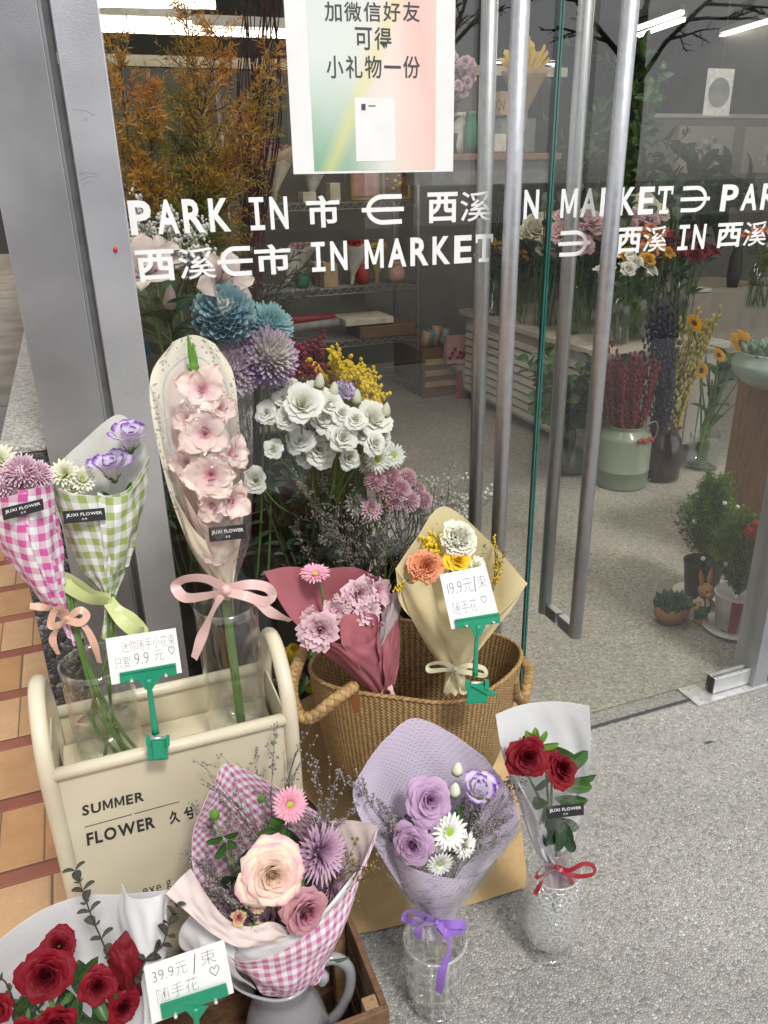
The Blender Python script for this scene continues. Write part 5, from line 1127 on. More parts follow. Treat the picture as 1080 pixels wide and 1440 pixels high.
# lilac bouquet
def slit_mat():
    m, nt = new_mat('lilac_slit_paper'); sp = nd(nt, 'SeparateXYZ', {0: nd(nt, 'TexCoord').outputs['UV']}); co = nd(nt, 'TexCoord').outputs['Object']
    y = mth(nt, 'MULTIPLY', sp.outputs[1], 1 / .0075); row = mth(nt, 'FLOOR', y)
    x = mth(nt, 'MULTIPLY_ADD', sp.outputs[0], 1 / .0145); nt.links.new(mth(nt, 'MULTIPLY', row, .5), x.node.inputs[2])
    fx, fy = mth(nt, 'FRACT', x), mth(nt, 'FRACT', y)
    w = mth(nt, 'MULTIPLY', mth(nt, 'ABSOLUTE', mth(nt, 'SUBTRACT', fx, .5)), .7)
    d = mth(nt, 'ADD', mth(nt, 'ABSOLUTE', mth(nt, 'SUBTRACT', mth(nt, 'ADD', fy, mth(nt, 'MULTIPLY', fx, .25)), .6)), w)
    nz = nd(nt, 'TexNoise', {'Vector': co, 'Scale': 15.0, 'Detail': 3.0}).outputs[0]
    thr = mth(nt, 'MULTIPLY_ADD', nz, .36, -.035)
    slit = mth(nt, 'LESS_THAN', d, thr)
    col = mix(nt, slit, (.70, .63, .75), (.42, .35, .47))
    h = mth(nt, 'MINIMUM', d, .4); bp = nd(nt, 'Bump', {'Strength': .35, 'Distance': .004, 'Height': h}).outputs[0]
    b = nd(nt, 'BsdfPrincipled', {'Base Color': col, 'Roughness': .55, 'Normal': bp}); t = nd(nt, 'BsdfTranslucent', {0: col})
    out(nt, nd(nt, 'MixShader', {0: .28, 1: b.outputs[0], 2: t.outputs[0]}).outputs[0]); return m
M_['lilac'] = slit_mat(); LP2 = [M_['lilac'], M_['lilac']]
pl = PL(610, 1290, c6[1], 10)
b = bouquet('lilac slit paper bouquet with lavender roses and white daisies in the faceted vase', pl, 610, 1290)
wrap(b, pl, [[(516, 1072, .02), (545, 1036, 0), (583, 1010, -.03), (636, 1032, -.03), (682, 1066, 0)], [(497, 1116, .03), (545, 1110, -.02), (600, 1105, -.055), (660, 1105, -.03), (722, 1124, .02)], [(514, 1170, .03), (560, 1175, -.02), (610, 1180, -.055), (668, 1180, -.03), (728, 1168, .03)], [(556, 1235, .02), (580, 1240, 0), (610, 1245, -.02), (645, 1240, 0), (690, 1218, .03)], [(590, 1285, .01), (600, 1287, 0), (610, 1288, -.005), (624, 1287, 0), (645, 1278, .01)]], LP2, rot=.15)
wrap(b, pl, [[(555, 1205, .025), (583, 1222, .06), (615, 1232, .075), (648, 1236, .06), (677, 1232, .025)], [(570, 1250, .025), (590, 1258, .05), (613, 1263, .06), (640, 1262, .05), (660, 1255, .025)], [(592, 1284, .012), (602, 1287, .022), (613, 1289, .025), (626, 1288, .022), (642, 1282, .012)], [(594, 1318, .01), (603, 1322, .016), (613, 1323, .018), (624, 1322, .016), (636, 1318, .01)]], LP2, rot=.05, fold=.5)
LV = ROSE(M_['p_lavender'])
head(b, pl, 'rose', g_rose, LV, 598, 1122, .035, 37, -.1, .45, seed=0); head(b, pl, 'rose', g_rose, LV, 585, 1180, .045, 33, -.75, .3, seed=1, opn=.9)
head(b, pl, 'lisianthus', g_lisi, LP, 666, 1122, .03, 34, .15, 1.1, seed=0, opn=.55, n=.6, rf=.35, N=11, label='white lisianthus with dark violet edge')
m = MB()
for x, y, l in ((642, 1090, 22), (638, 1120, 24)): m.join(g_bud(1, .36), mat4(pl(x, y, .035), pl.v + pl.u * .1 + pl.n * .2, 0, l * pl.m(x, y)), 0)
part('bud', m, [M_['p_creamy'], M_['sepal']], b)
for k, (x, y, r, w) in enumerate([(631, 1169, 27, .065), (615, 1180, 19, .05), (652, 1188, 20, .055), (618, 1213, 20, .06)]): head(b, pl, 'daisy', g_daisy, DAISY(M_['p_daisy']), x, y, w, r, (x - 630) * .012, .25 - (y - 1180) * .01, seed=k, rows=((20, 1, 1.42), (18, .88, 1.15), (10, .55, .7)), W=.1, cen=.3)
twigs(b, 'grey_filler', pl, [((620, 1250, .01), (690, 1130, .01)), ((620, 1250, .02), (668, 1145, .02)), ((630, 1250, .02), (712, 1118, .03)), ((600, 1240, .01), (542, 1108, .01)), ((600, 1240, .02), (555, 1180, .03)), ((610, 1250, .04), (650, 1205, .055)), ((605, 1250, .04), (590, 1215, .055)), ((620, 1250, .02), (650, 1150, .0)), ((615, 1250, .03), (680, 1190, .04)), ((605, 1250, .03), (575, 1200, .05))], [M_['fil_stem'], M_['fil_grey']], 10, .0020, 2, .34, 7, 21)
m = MB()
for x0, x1 in ((600, 598), (615, 640), (622, 665), (608, 588), (626, 652)): m.tube([pl(610, 1285, .008), pl((x0 + x1) / 2, 1220, .015), pl(x1, 1140, .02)], .002, 6, k=4)
part('stem', m, M_['stem_dark'], b); leaves(b, 'leaf', pl, [((640, 1150, .02), (652, 1122, .03), 9), ((625, 1150, .02), (612, 1142, .04), 9), ((648, 1160, .02), (640, 1128, .03), 8)], M_['leaf'])
wrap(b, pl, [[(517, 1172, .03), (560, 1195, .075), (620, 1205, .09), (690, 1185, .07), (757, 1130, .03)], [(545, 1235, .03), (580, 1248, .07), (615, 1253, .08), (660, 1240, .06), (712, 1200, .03)], [(588, 1288, .012), (600, 1292, .028), (613, 1294, .032), (630, 1291, .028), (655, 1280, .012)], [(592, 1335, .01), (602, 1340, .02), (613, 1341, .022), (625, 1340, .02), (638, 1334, .01)]], [M_['film'], M_['film']], name='cellophane', thick=.0004)
M_['rib_violet'] = ribbon_mat('violet_satin', (.27, .13, .52))
bow(b, pl, [[(612, 1296, .03), (595, 1288, .045), (575, 1281, .045), (569, 1290, .04), (585, 1298, .055), (612, 1300, .035)], [(616, 1298, .035), (635, 1300, .05), (651, 1300, .05), (650, 1308, .045), (630, 1312, .05), (616, 1302, .036)]], [[(600, 1292, .045), (590, 1302, .055), (586, 1318, .05)], [(618, 1298, .04), (628, 1316, .05), (632, 1335, .05), (622, 1365, .05), (617, 1396, .048)]], .015, M_['rib_violet'], (614, 1298, .036), .006)

# white paper with two red roses
pl = PL(783, 1215, c7[1], 7)
b = bouquet('white paper bouquet with two red roses and a red ribbon in the footed vase', pl, 783, 1215)
WP = [M_['white_paper'], M_['white_paper']]
wrap(b, pl, [[(697, 1005, .025), (730, 992, -.005), (765, 987, -.015), (800, 988, -.008), (829, 993, .012)], [(707, 1060, .025), (740, 1055, -.015), (775, 1050, -.025), (805, 1050, -.015), (830, 1056, .012)], [(728, 1130, .02), (750, 1130, -.005), (775, 1130, -.015), (800, 1130, -.005), (822, 1130, .01)], [(750, 1188, .015), (765, 1191, .003), (780, 1192, -.003), (793, 1191, .003), (806, 1186, .01)], [(764, 1212, .008), (773, 1214, .002), (782, 1215, -.001), (791, 1214, .002), (800, 1211, .008)]], WP)
wrap(b, pl, [[(704, 1045, .025), (712, 1066, .038), (722, 1090, .046)], [(730, 1125, .022), (746, 1140, .04), (766, 1166, .05)], [(750, 1188, .015), (763, 1198, .028), (779, 1203, .034)], [(764, 1212, .01), (772, 1216, .018), (782, 1217, .022)]], WP)
wrap(b, pl, [[(760, 1196, .015), (772, 1202, .028), (784, 1206, .032), (796, 1200, .026), (808, 1186, .012)], [(766, 1218, .01), (775, 1221, .016), (784, 1222, .018), (793, 1220, .016), (801, 1216, .01)], [(765, 1255, .008), (775, 1262, .014), (784, 1258, .016), (794, 1263, .014), (804, 1254, .008)]], [M_['tissue_pink'], M_['white_paper']], name='tissue')
RD = ROSE(M_['p_red'])
head(b, pl, 'rose', g_rose, RD, 736, 1062, .04, 33, -.3, .5, seed=0, opn=.85); head(b, pl, 'rose', g_rose, RD, 778, 1083, .045, 30, .25, .75, seed=1, opn=.8)
m = MB()
for x, dx in ((740, 0), (776, 6), (768, 3)): m.tube([pl(x, 1085, .03), pl(770 + dx, 1150, .02), pl(783, 1212, .008), (c7[0] + .004 + dx * .001, c7[1], .1)], .0025, 8, k=5)
part('stem', m, M_['stem'], b)
leaves(b, 'fresh_leaf', pl, [((752, 1050, .04), (738, 1024, .05), 12), ((752, 1050, .04), (752, 1020, .05), 12), ((752, 1048, .045), (768, 1026, .05), 12), ((756, 1050, .04), (786, 1044, .05), 13), ((753, 1050, .05), (762, 1034, .06), 9)], M_['leaf_light'], 4)
leaves(b, 'leaf', pl, [((762, 1052, .04), (808, 1068, .05), 20), ((785, 1082, .03), (826, 1054, .04), 23), ((785, 1098, .03), (838, 1086, .04), 21), ((785, 1102, .03), (832, 1106, .045), 20), ((780, 1122, .03), (826, 1124, .045), 20), ((765, 1135, .03), (750, 1118, .04), 20), ((765, 1130, .04), (758, 1160, .045), 16), ((783, 1135, .02), (815, 1112, .02), 14)], M_['leaf'], 5)
leaves(b, 'dark_leaf', pl, [((783, 1150, .03), (766, 1188, .05), 24), ((783, 1150, .03), (803, 1184, .05), 22), ((785, 1148, .035), (782, 1198, .055), 22), ((786, 1150, .03), (812, 1165, .03), 15), ((770, 1150, .03), (766, 1190, .04), 16), ((788, 1165, .04), (806, 1196, .04), 16), ((785, 1160, .04), (790, 1190, .045), 16), ((770, 1095, .03), (750, 1110, .03), 12)], M_['leaf_dark'], 6)
sticker(b, pl, [(768, 1134), (821, 1129), (821, 1146), (770, 1152)], .068)
wrap(b, pl, [[(706, 1060, .03), (740, 1075, .06), (775, 1082, .07), (810, 1070, .055), (840, 1050, .015)], [(730, 1130, .025), (755, 1140, .055), (780, 1143, .065), (808, 1138, .05), (835, 1120, .015)], [(752, 1192, .015), (768, 1199, .032), (783, 1202, .036), (800, 1198, .03), (818, 1184, .012)], [(764, 1216, .01), (774, 1220, .02), (783, 1221, .022), (793, 1220, .02), (804, 1214, .01)]], [M_['film'], M_['film']], name='cellophane', thick=.0004)
M_['rib_red'] = ribbon_mat('red_satin', (.28, .005, .018))
bow(b, pl, [[(782, 1219, .026), (770, 1216, .04), (757, 1224, .045), (755, 1234, .045), (768, 1228, .05), (782, 1222, .03)], [(784, 1219, .026), (800, 1224, .04), (820, 1215, .045), (834, 1218, .045), (834, 1229, .05), (810, 1232, .045), (784, 1223, .03)]], [[(780, 1221, .03), (765, 1235, .045), (752, 1258, .045)], [(786, 1221, .03), (800, 1234, .045), (808, 1250, .04)]], .0085, M_['rib_red'], (783, 1220, .03), .0055)

# ---------------------------------------------------------------- wooden crate with pitcher
M_['crate'] = wood_mat('brown_crate_wood', (.085, .042, .02), (.15, .08, .04), (2, 2, 2), .6, 5)
M_['crate_end'] = wood_mat('worn_crate_edge', (.20, .115, .055), (.30, .19, .10), (3, 3, 3), .65, 6)
x1c, y0c, y1c, x0c, zc_ = .292, .800, 1.026, -.262, .285
cr = thing('wooden_crate', 'dark brown slatted wooden crate holding the grey pitcher and the red roses', 'crate', ((x0c + x1c) / 2, (y0c + y1c) / 2, .003))
def slats(name, boxes):
    m = MB()
    for lo, hi in boxes: m.box(lo, hi)
    part(name, m, M_['crate'], cr, False, .0015)
t = .011
zs = [(.012, .072), (.084, .150), (.162, .222), (.232, zc_)]
slats('side_slats', [((x1c - t, y0c + .012, a), (x1c, y1c - .012, b_)) for a, b_ in zs]); slats('side_slats', [((x0c, y0c + .012, a), (x0c + t, y1c - .012, b_)) for a, b_ in zs])
slats('front_slats', [((x0c, y0c, a), (x1c, y0c + t, b_)) for a, b_ in zs]); slats('back_slats', [((x0c, y1c - t, a), (x1c, y1c, b_)) for a, b_ in zs])
slats('bottom_boards', [((x0c + .002 + k * .092, y0c + .012, .004), (x0c + .085 + k * .092, y1c - .012, .0115)) for k in range(6)])
m = MB()
for x in (x0c + .012, x1c - .036):
    for y in (y0c + .0115, y1c - .0355): part('corner_post', MB().prism([(x, y, zc_ - .002), (x + .024, y, zc_ - .002), (x + .024, y + .024, zc_ - .002), (x, y + .024, zc_ - .002)], [(x, y, .012), (x + .024, y, .012), (x + .024, y + .024, .012), (x, y + .024, .012)]), M_['crate_end'], cr, False, .002)
M_['ceramic'] = pm('grey_glazed_ceramic', (.30, .30, .31), .14, .06, 10, 0, coat=.6)
cp = P(402, 1405, .90); cp = np.array([cp[0], .915, .0125]); hp_ = .296
pi2 = thing('pitcher', 'pale grey glazed ceramic pitcher with a looped handle inside the crate', 'pitcher', cp)
pr = spline([(.044, 0), (.060, .01), (.074, .065), (.076, .12), (.065, .185), (.051, .232), (.048, .26), (.057, hp_)], 6)
m = MB().lathe([(.0005, 0)] + [tuple(p) for p in pr] + [(max(.001, r - .0045), z) for r, z in pr[::-1] if z > .012] + [(.0005, .012)], cp, 56)
for i, v in enumerate(m.V):
    p = v - cp; k = np.clip((p[:, 2] - .23) / .066, 0, 1) ** 1.5; a = np.arctan2(p[:, 1], p[:, 0]); k2 = k * np.clip(-np.cos(a), 0, 1) ** 4
    p[:, 0] -= k2 * .028; p[:, 2] += k2 * .012; m.V[i] = p + cp
part('body', m, M_['ceramic'], pi2)
part('handle', MB().tube([cp + [.048, 0, .244], cp + [.062, .0, .278], cp + [.090, -.006, .282], cp + [.112, -.008, .250], cp + [.112, -.008, .202], cp + [.096, -.005, .155], cp + [.074, 0, .122]], [.010, .0105, .0105, .010, .009, .009, .010], 14, k=6).tube([cp + [.056, -.004, .265], cp + [.066, -.012, .257], cp + [.062, -.014, .244]], [.009, .011, .007], 10, k=4), M_['ceramic'], pi2)

# large pink gingham bouquet in the pitcher
M_['gingham_pink2'] = gingham_mat('rose_gingham_paper', (.58, .16, .36), .0170)
M_['peach'] = paper_mat('peach_tinted_lining', (.76, .66, .62), .3, .5, .04, .1)
pl = PL(415, 1385, .905, 9)
b = bouquet('large pink gingham bouquet with a cream rose and a mauve rose in the grey pitcher', pl, 415, 1385)
GP = [M_['gingham_pink2'], M_['peach']]
wrap(b, pl, [[(288, 1128, .01), (303, 1096, -.01), (320, 1074, -.02), (378, 1100, -.03), (446, 1142, -.02)], [(271, 1180, .02), (310, 1170, -.03), (360, 1165, -.055), (420, 1170, -.055), (480, 1196, -.01)], [(280, 1250, .03), (320, 1245, -.03), (370, 1245, -.055), (430, 1245, -.055), (490, 1246, 0)], [(320, 1315, .03), (350, 1315, 0), (385, 1315, -.02), (430, 1310, -.01), (472, 1300, .02)], [(378, 1385, .01), (395, 1388, 0), (412, 1390, -.005), (432, 1388, 0), (452, 1380, .01)]], GP, rot=.5)
wrap(b, pl, [[(446, 1160, -.035), (470, 1154, -.03), (498, 1154, -.01), (531, 1161, .03)], [(468, 1200, -.03), (486, 1205, -.01), (505, 1207, .02), (519, 1205, .045)], [(474, 1250, -.02), (484, 1252, .01), (494, 1252, .035), (503, 1240, .058)], [(462, 1305, .0), (465, 1306, .025), (466, 1302, .045), (470, 1290, .064)]], [M_['peach'], M_['gingham_pink2']])
wrap(b, pl, [[(532, 1163, .044), (497, 1240, .064), (450, 1296, .079), (400, 1335, .088), (345, 1353, .074), (310, 1338, .04)], [(517, 1212, .048), (487, 1285, .066), (455, 1325, .074), (412, 1358, .08), (362, 1372, .068), (332, 1360, .04)], [(500, 1250, .046), (474, 1318, .062), (450, 1350, .066), (420, 1378, .068), (385, 1390, .06), (358, 1382, .036)], [(462, 1345, .03), (456, 1360, .04), (444, 1374, .046), (420, 1398, .046), (396, 1403, .042), (372, 1397, .026)]], [M_['gingham_pink2'], M_['peach']], rot=.2)
wrap(b, pl, [[(318, 1318, .03), (360, 1322, .066), (405, 1314, .076), (447, 1290, .072), (500, 1226, .056)], [(318, 1345, .035), (355, 1362, .066), (405, 1345, .078), (450, 1306, .072), (497, 1246, .057)]], [M_['white_paper'], M_['white_paper']], name='paper_lining')
wrap(b, pl, [[(268, 1221, .02), (290, 1258, .05), (318, 1292, .068), (350, 1303, .082), (380, 1296, .086), (402, 1304, .076)], [(248, 1240, .04), (276, 1274, .068), (308, 1304, .082), (346, 1320, .092), (380, 1314, .094), (404, 1316, .084)], [(233, 1257, .05), (268, 1287, .075), (303, 1316, .088), (340, 1332, .094), (375, 1328, .094), (400, 1322, .086)]], [M_['peach'], M_['gingham_pink2']], name='folded_flap')
wrap(b, pl, [[(270, 1284, .01), (300, 1305, .035), (332, 1335, .05)], [(253, 1310, .01), (290, 1330, .045), (330, 1352, .055)], [(262, 1338, .01), (295, 1352, .035), (340, 1375, .045)], [(300, 1352, .005), (325, 1366, .02), (360, 1390, .03)]], [M_['white_paper'], M_['white_paper']], name='folded_flap')
head(b, pl, 'rose', g_rose, ROSE(M_['p_cream_pink']), 377, 1216, .06, 51, -.05, .25, seed=0, label='large cream rose with pink edges', opn=1.0, N=36)
head(b, pl, 'rose', g_rose, ROSE(M_['p_mauve']), 418, 1266, .068, 38, .2, .0, seed=1, label='mauve rose', N=32, opn=.92)
head(b, pl, 'gerbera', g_daisy, DAISY(M_['p_pink'], 'yolk'), 407, 1131, .02, 27, .1, .25, seed=1, rows=((28, 1, 1.45), (24, .86, 1.3), (18, .55, 1.1)), W=.09, cen=.24)
head(b, pl, 'chrysanthemum', g_daisy, DAISY(M_['p_mum_lilac']), 445, 1198, .03, 46, .5, .3, seed=2, label='lilac chrysanthemum', rows=((30, 1, 1.3), (28, .98, 1.0), (24, .9, .7), (16, .75, .4)), W=.065, cen=.15, tip=.12)
head(b, pl, 'chrysanthemum', g_daisy, DAISY(M_['p_mum_lilac']), 464, 1240, .03, 30, .9, -.2, seed=0, label='lilac chrysanthemum', rows=((30, 1, 1.3), (28, .98, 1.0), (24, .9, .7), (16, .75, .4)), W=.065, cen=.15, tip=.12)
head(b, pl, 'withered_rose', g_rose, ROSE(M_['p_dry']), 356, 1272, .066, 17, .1, .8, seed=2, opn=.55, N=16, ruf=.09); head(b, pl, 'withered_rose', g_rose, ROSE(M_['p_dry']), 338, 1287, .07, 14, -.4, .5, seed=1, opn=.55, N=16, ruf=.09)
head(b, pl, 'withered_rose', g_rose, ROSE(M_['p_dry']), 358, 1304, .074, 14, .2, .3, seed=0, opn=.5, N=16, ruf=.09)
twigs(b, 'grey_filler', pl, [((370, 1320, .02), (296, 1208, .02)), ((370, 1320, .02), (308, 1232, .03)), ((365, 1320, .03), (312, 1258, .04)), ((390, 1320, .0), (358, 1120, -.01)), ((370, 1320, .02), (326, 1232, .025)), ((410, 1320, .0), (470, 1190, -.01)), ((410, 1320, .0), (445, 1150, .0))], [M_['fil_stem'], M_['fil_grey']], 9, .0019, 2, .24, 7, 31)
twigs(b, 'grey_filler', pl, [((402, 1300, -.02), (414, 1070, -.01)), ((405, 1300, -.02), (452, 1125, -.01)), ((398, 1300, .0), (370, 1122, .0)), ((402, 1300, -.02), (424, 1062, -.02))], [M_['fil_stem'], M_['fil_grey']], 8, .0020, 1, .14, 8, 35)
twigs(b, 'seed_spray', pl, [((420, 1310, .02), (508, 1180, .04)), ((420, 1310, .02), (496, 1225, .05)), ((430, 1310, .03), (480, 1262, .06))], [M_['twig'], M_['fil_brown']], 8, .0028, 1, .35, 5, 33)
m = MB(); m.join(g_bud(1, .38), mat4(pl(302, 1150, .03), pl.v + pl.n * .3, 0, 19 * pl.m(302, 1150))).join(g_bud(1, .38), mat4(pl(367, 1126, .02), pl.v + pl.n * .5, 0, 14 * pl.m(302, 1150))).tube([pl(304, 1152, .03), pl(312, 1180, .03), pl(340, 1240, .02)], .0014, 6, k=4, mi=0)
part('bud', m, [M_['leaf_light'], M_['sepal']], b)
leaves(b, 'leaf', pl, [((314, 1178, .035), (288, 1182, .04), 12), ((314, 1176, .035), (336, 1170, .03), 11), ((318, 1185, .04), (300, 1206, .055), 20), ((320, 1182, .035), (334, 1192, .04), 13), ((395, 1165, .03), (358, 1172, .05), 20), ((398, 1160, .03), (378, 1148, .045), 18), ((400, 1165, .035), (392, 1180, .05), 18), ((400, 1155, .02), (402, 1180, .05), 14)], M_['leaf'], 7)
leaves(b, 'dark_leaf', pl, [((380, 1270, .02), (372, 1300, .06), 22), ((390, 1280, .02), (400, 1305, .065), 22), ((360, 1260, .02), (340, 1262, .05), 18), ((400, 1240, .02), (396, 1282, .06), 20), ((370, 1250, .02), (384, 1272, .06), 20), ((410, 1290, .02), (436, 1300, .06), 24), ((440, 1270, .02), (462, 1282, .05), 22), ((340, 1290, .02), (330, 1275, .05), 20), ((400, 1300, .03), (380, 1306, .07), 22), ((450, 1230, .0), (476, 1215, .03), 20), ((330, 1240, .0), (310, 1230, .03), 20), ((420, 1190, .0), (402, 1160, .03), 20), ((352, 1200, .01), (330, 1215, .04), 20)], M_['leaf_dark'], 8)
leaves(b, 'leaf_blade', pl, [((450, 1352, .0), (492, 1343, .01), 9), ((455, 1352, -.02), (476, 1300, -.02), 8)], M_['leaf_grey'], 8)
m = MB()
for x, x2 in ((405, 395), (415, 418), (424, 440), (410, 407)): m.tube([pl(x2, 1240, .02), pl(x, 1360, .0), cp + [(x - 414) * .0012, 0, .20]], .0025, 7, k=5)
part('stem', m, M_['stem_dark'], b)

# red roses in white paper
pl = PL(120, 1460, .88, 14)
b = bouquet('red rose bouquet in white paper with dusky eucalyptus in the left half of the crate', pl, 120, 1460)
wrap(b, pl, [[(-60, 1385, .03), (0, 1322, -.02), (55, 1282, -.045), (112, 1261, -.045), (165, 1258, -.02), (232, 1252, .03)], [(-60, 1440, .04), (0, 1400, -.03), (60, 1370, -.07), (120, 1355, -.07), (180, 1350, -.03), (232, 1330, .03)], [(-20, 1520, .04), (30, 1500, -.01), (75, 1490, -.04), (120, 1480, -.04), (170, 1480, -.01), (215, 1440, .03)], [(70, 1600, .02), (90, 1605, 0), (110, 1606, -.01), (130, 1606, -.01), (150, 1605, 0), (170, 1595, .02)]], WP)
wrap(b, pl, [[(171, 1243, .0), (182, 1262, .03), (205, 1264, .045), (226, 1258, .045), (236, 1250, .025)], [(172, 1300, .0), (184, 1320, .03), (205, 1324, .045), (224, 1322, .045), (234, 1312, .025)], [(200, 1400, .03), (205, 1405, .045), (212, 1406, .05), (218, 1400, .045), (224, 1390, .02)], [(196, 1470, .03), (200, 1472, .04), (206, 1473, .045), (212, 1470, .04), (218, 1465, .02)]], WP)
for k, (x, y, w, r, tu, tv) in enumerate([(70, 1362, .055, 40, -.1, .35), (136, 1380, .055, 28, .1, .3), (84, 1332, .02, 28, .1, .8), (2, 1408, .055, 28, -.4, .2), (78, 1425, .07, 30, .0, -.1), (168, 1410, .04, 26, .3, .2)]):
    head(b, pl, 'rose', g_rose, RD, x, y, w, r, tu, tv, seed=k, opn=.92 if r > 30 else .85)
head(b, pl, 'rose', g_rose, RD, 40, 1440, .06, 24, -.2, 0, seed=2, opn=.85)
M_['red_mesh'] = paper_mat('red_mesh_paper', (.20, .008, .016), .3, .6, .2, .6)
wrap(b, pl, [[(176, 1308, .02), (195, 1318, .025), (219, 1330, .03)], [(150, 1345, .03), (182, 1350, .05), (216, 1345, .04)], [(160, 1395, .03), (180, 1400, .04), (205, 1400, .03)]], [M_['red_mesh'], M_['red_mesh']], name='mesh_paper')
wrap(b, pl, [[(162, 1322, .03), (156, 1340, .04), (150, 1352, .03)], [(180, 1345, .05), (175, 1365, .06), (160, 1375, .04)], [(190, 1380, .045), (185, 1395, .05), (175, 1400, .04)]], [M_['red_mesh'], M_['red_mesh']], name='mesh_paper')
def euc(pts, n, L, seed): 
    m = MB(); s = spline([pl(*p) for p in pts], 6); m.tube(s, [.0018, .0007], 6); stem_leaves(m, s, n, L, L * .34, 1, .12, 1.1, 1.6, random.Random(seed), True, True); part('eucalyptus', m, [M_['twig'], M_['euc']], b)
euc([(165, 1400, .02), (150, 1340, .03), (130, 1292, .03), (118, 1258, .03), (106, 1225, .03)], 9, .0185, 3)
euc([(185, 1400, .04), (205, 1350, .06), (228, 1330, .065), (238, 1300, .065), (248, 1276, .06)], 8, .018, 4)
euc([(60, 1430, .03), (35, 1390, .04), (32, 1372, .04)], 4, .012, 5); euc([(30, 1440, .05), (10, 1385, .06), (-4, 1375, .06)], 4, .012, 6)
leaves(b, 'leaf', pl, [((105, 1380, .03), (140, 1340, .05), 16), ((100, 1385, .04), (112, 1352, .05), 14), ((110, 1400, .04), (112, 1440, .07), 18), ((150, 1400, .04), (168, 1395, .06), 12), ((40, 1400, .03), (18, 1420, .06), 18), ((110, 1410, .04), (126, 1426, .07), 16), ((130, 1400, .05), (150, 1436, .07), 16), ((100, 1395, .05), (92, 1412, .06), 12), ((45, 1395, .04), (28, 1384, .06), 12)], M_['leaf'], 9)
leaves(b, 'dark_leaf', pl, [((100, 1430, .02), (150, 1450, .04), 30), ((60, 1430, .02), (20, 1450, .05), 30), ((130, 1400, .02), (180, 1450, .03), 30), ((90, 1390, .01), (110, 1440, .03), 34), ((30, 1400, .01), (50, 1450, .03), 34), ((110, 1350, .0), (120, 1400, .02), 28)], M_['leaf_dark'], 10)
m = MB()
for x in (70, 136, 84, 10, 168, 100): m.tube([pl(x, 1400, .02), pl(115, 1540, 0), pl(118, 1600, .005)], .003, 7, k=5)
part('stem', m, M_['stem_dark'], b)

# ---------------------------------------------------------------- price cards on green clips
hq = lambda a, b_, c, d: (a, b_, c, d)
clip_and_card('green sign clip gripping the front rail of the cream rack', 'white handwritten card reading 9.9 above the cream rack', YR - .004, [(148, 898), (247, 883), (256, 946), (157, 963)], [(168, 946), (247, 932), (249, 949), (169, 961)], ((209, 962), (219, 1032)), ((222, 1040), 30, 28, (2, 26)),
              [hl('迷你随手小花束', .20, .12, .96, .36), hl('只要', .08, .46, .30, .68), hl('9.9', .36, .42, .56, .66), hl('元', .64, .42, .78, .64), hs(HEART, .85, .38, .94, .56, .06)], 0, 12)
clip_and_card('green sign clip gripping the rim of the rush basket', 'white handwritten card reading 19.9 in front of the butter yellow bouquet', 1.165, [(618, 808), (683, 795), (703, 871), (635, 885)], [(640, 871), (702, 861), (704, 876), (641, 884)], ((671, 886), (668, 950)), ((671, 962), 30, 26, (24, 14)),
              [hl('19.9元', .10, .16, .62, .40), hs([(.70, .86), (.65, .58)], 0, 0, 1, 1, .014), hl('束', .74, .15, .92, .38), hl('随手花', .12, .54, .62, .76), hs(HEART, .72, .52, .84, .66, .06)], 0, 16)
clip_and_card('green sign clip in the crate holding the nearest price card', 'white handwritten card reading 39.9 between the red roses and the pitcher', y0c - .006, [(202, 1359), (315, 1321), (329, 1396), (214, 1440)], [(225, 1412), (318, 1382), (322, 1400), (228, 1434)], ((276, 1424), (279, 1500)), ((282, 1536), 40, 36, (2, 24)),
              [hl('39.9元', .08, .13, .50, .34), hs([(.62, .92), (.57, .58)], 0, 0, 1, 1, .014), hl('束', .68, .08, .86, .34), hl('随手花', .10, .46, .60, .70), hs(HEART, .76, .40, .88, .58, .06)], 0, 10)
lf = G(990, 1045, .004); solo('leaf', MB().grid(leaf_grid(.03, .004, 1.5, 1.62, .3, radians(-10), r0=0)[0] + lf), M_['leaf'], 'single small green leaf lying on the grey pavement', 'leaf')

# ------------------------------------------------------------------ behind the glass: flowers close to the window
GRP = 'flowers standing in the window'
def stem_to(m, p, foot, r=.003, mi=0, sway=.03, rr=rnd):
    p, foot = np.asarray(p), np.asarray(foot); mid = (p * .45 + foot * .55) + [rr.uniform(-sway, sway), rr.uniform(-sway, sway) * .5, 0]
    m.tube([foot, mid, p], [r * 1.2, r], 6, mi, False, 5)
def bucket(label, c, r, h, mat):
    t = thing('flower_bucket', label, 'bucket', c, 'buckets of flowers in the window')
    part('pail', MB().lathe([(.0005, .0), (r * .82, 0), (r * .84, .01), (r, h - .012), (r * 1.05, h - .008), (r * 1.05, h), (r * .97, h), (r * .8, .02), (.0005, .02)], c, 36), mat, t)
    part('water', MB().lathe([(.0005, h * .7), (r * .93, h * .7)], c, 30), M_['water'], t); return np.array(c) + [0, 0, .05]
M_['stand'] = pm('black_flower_stand', (.018, .018, .018), .6, .15)
st = thing('flower_stand', 'low black stand under the flower buckets behind the left glass', 'stand', (.55, 1.9, .005))
part('top', MB().box((.13, 1.66, .22), (.98, 2.25, .25)), M_['stand'], st, False, .003)
part('dark_backdrop', MB().box((.12, 2.255, .005), (.78, 2.275, .80)), M_['stand'], st, False, .003)  # added backdrop that keeps the view behind the flowers dark
for x in (.15, .93):
    for y in (1.69, 2.19): part('leg', MB().box((x, y, .005), (x + .03, y + .03, .219)), M_['stand'], st, False)
B1 = bucket('black bucket of lilies and globe chrysanthemums behind the metal post', (.27, 1.80, .251), .105, .36, M_['black_plastic'])
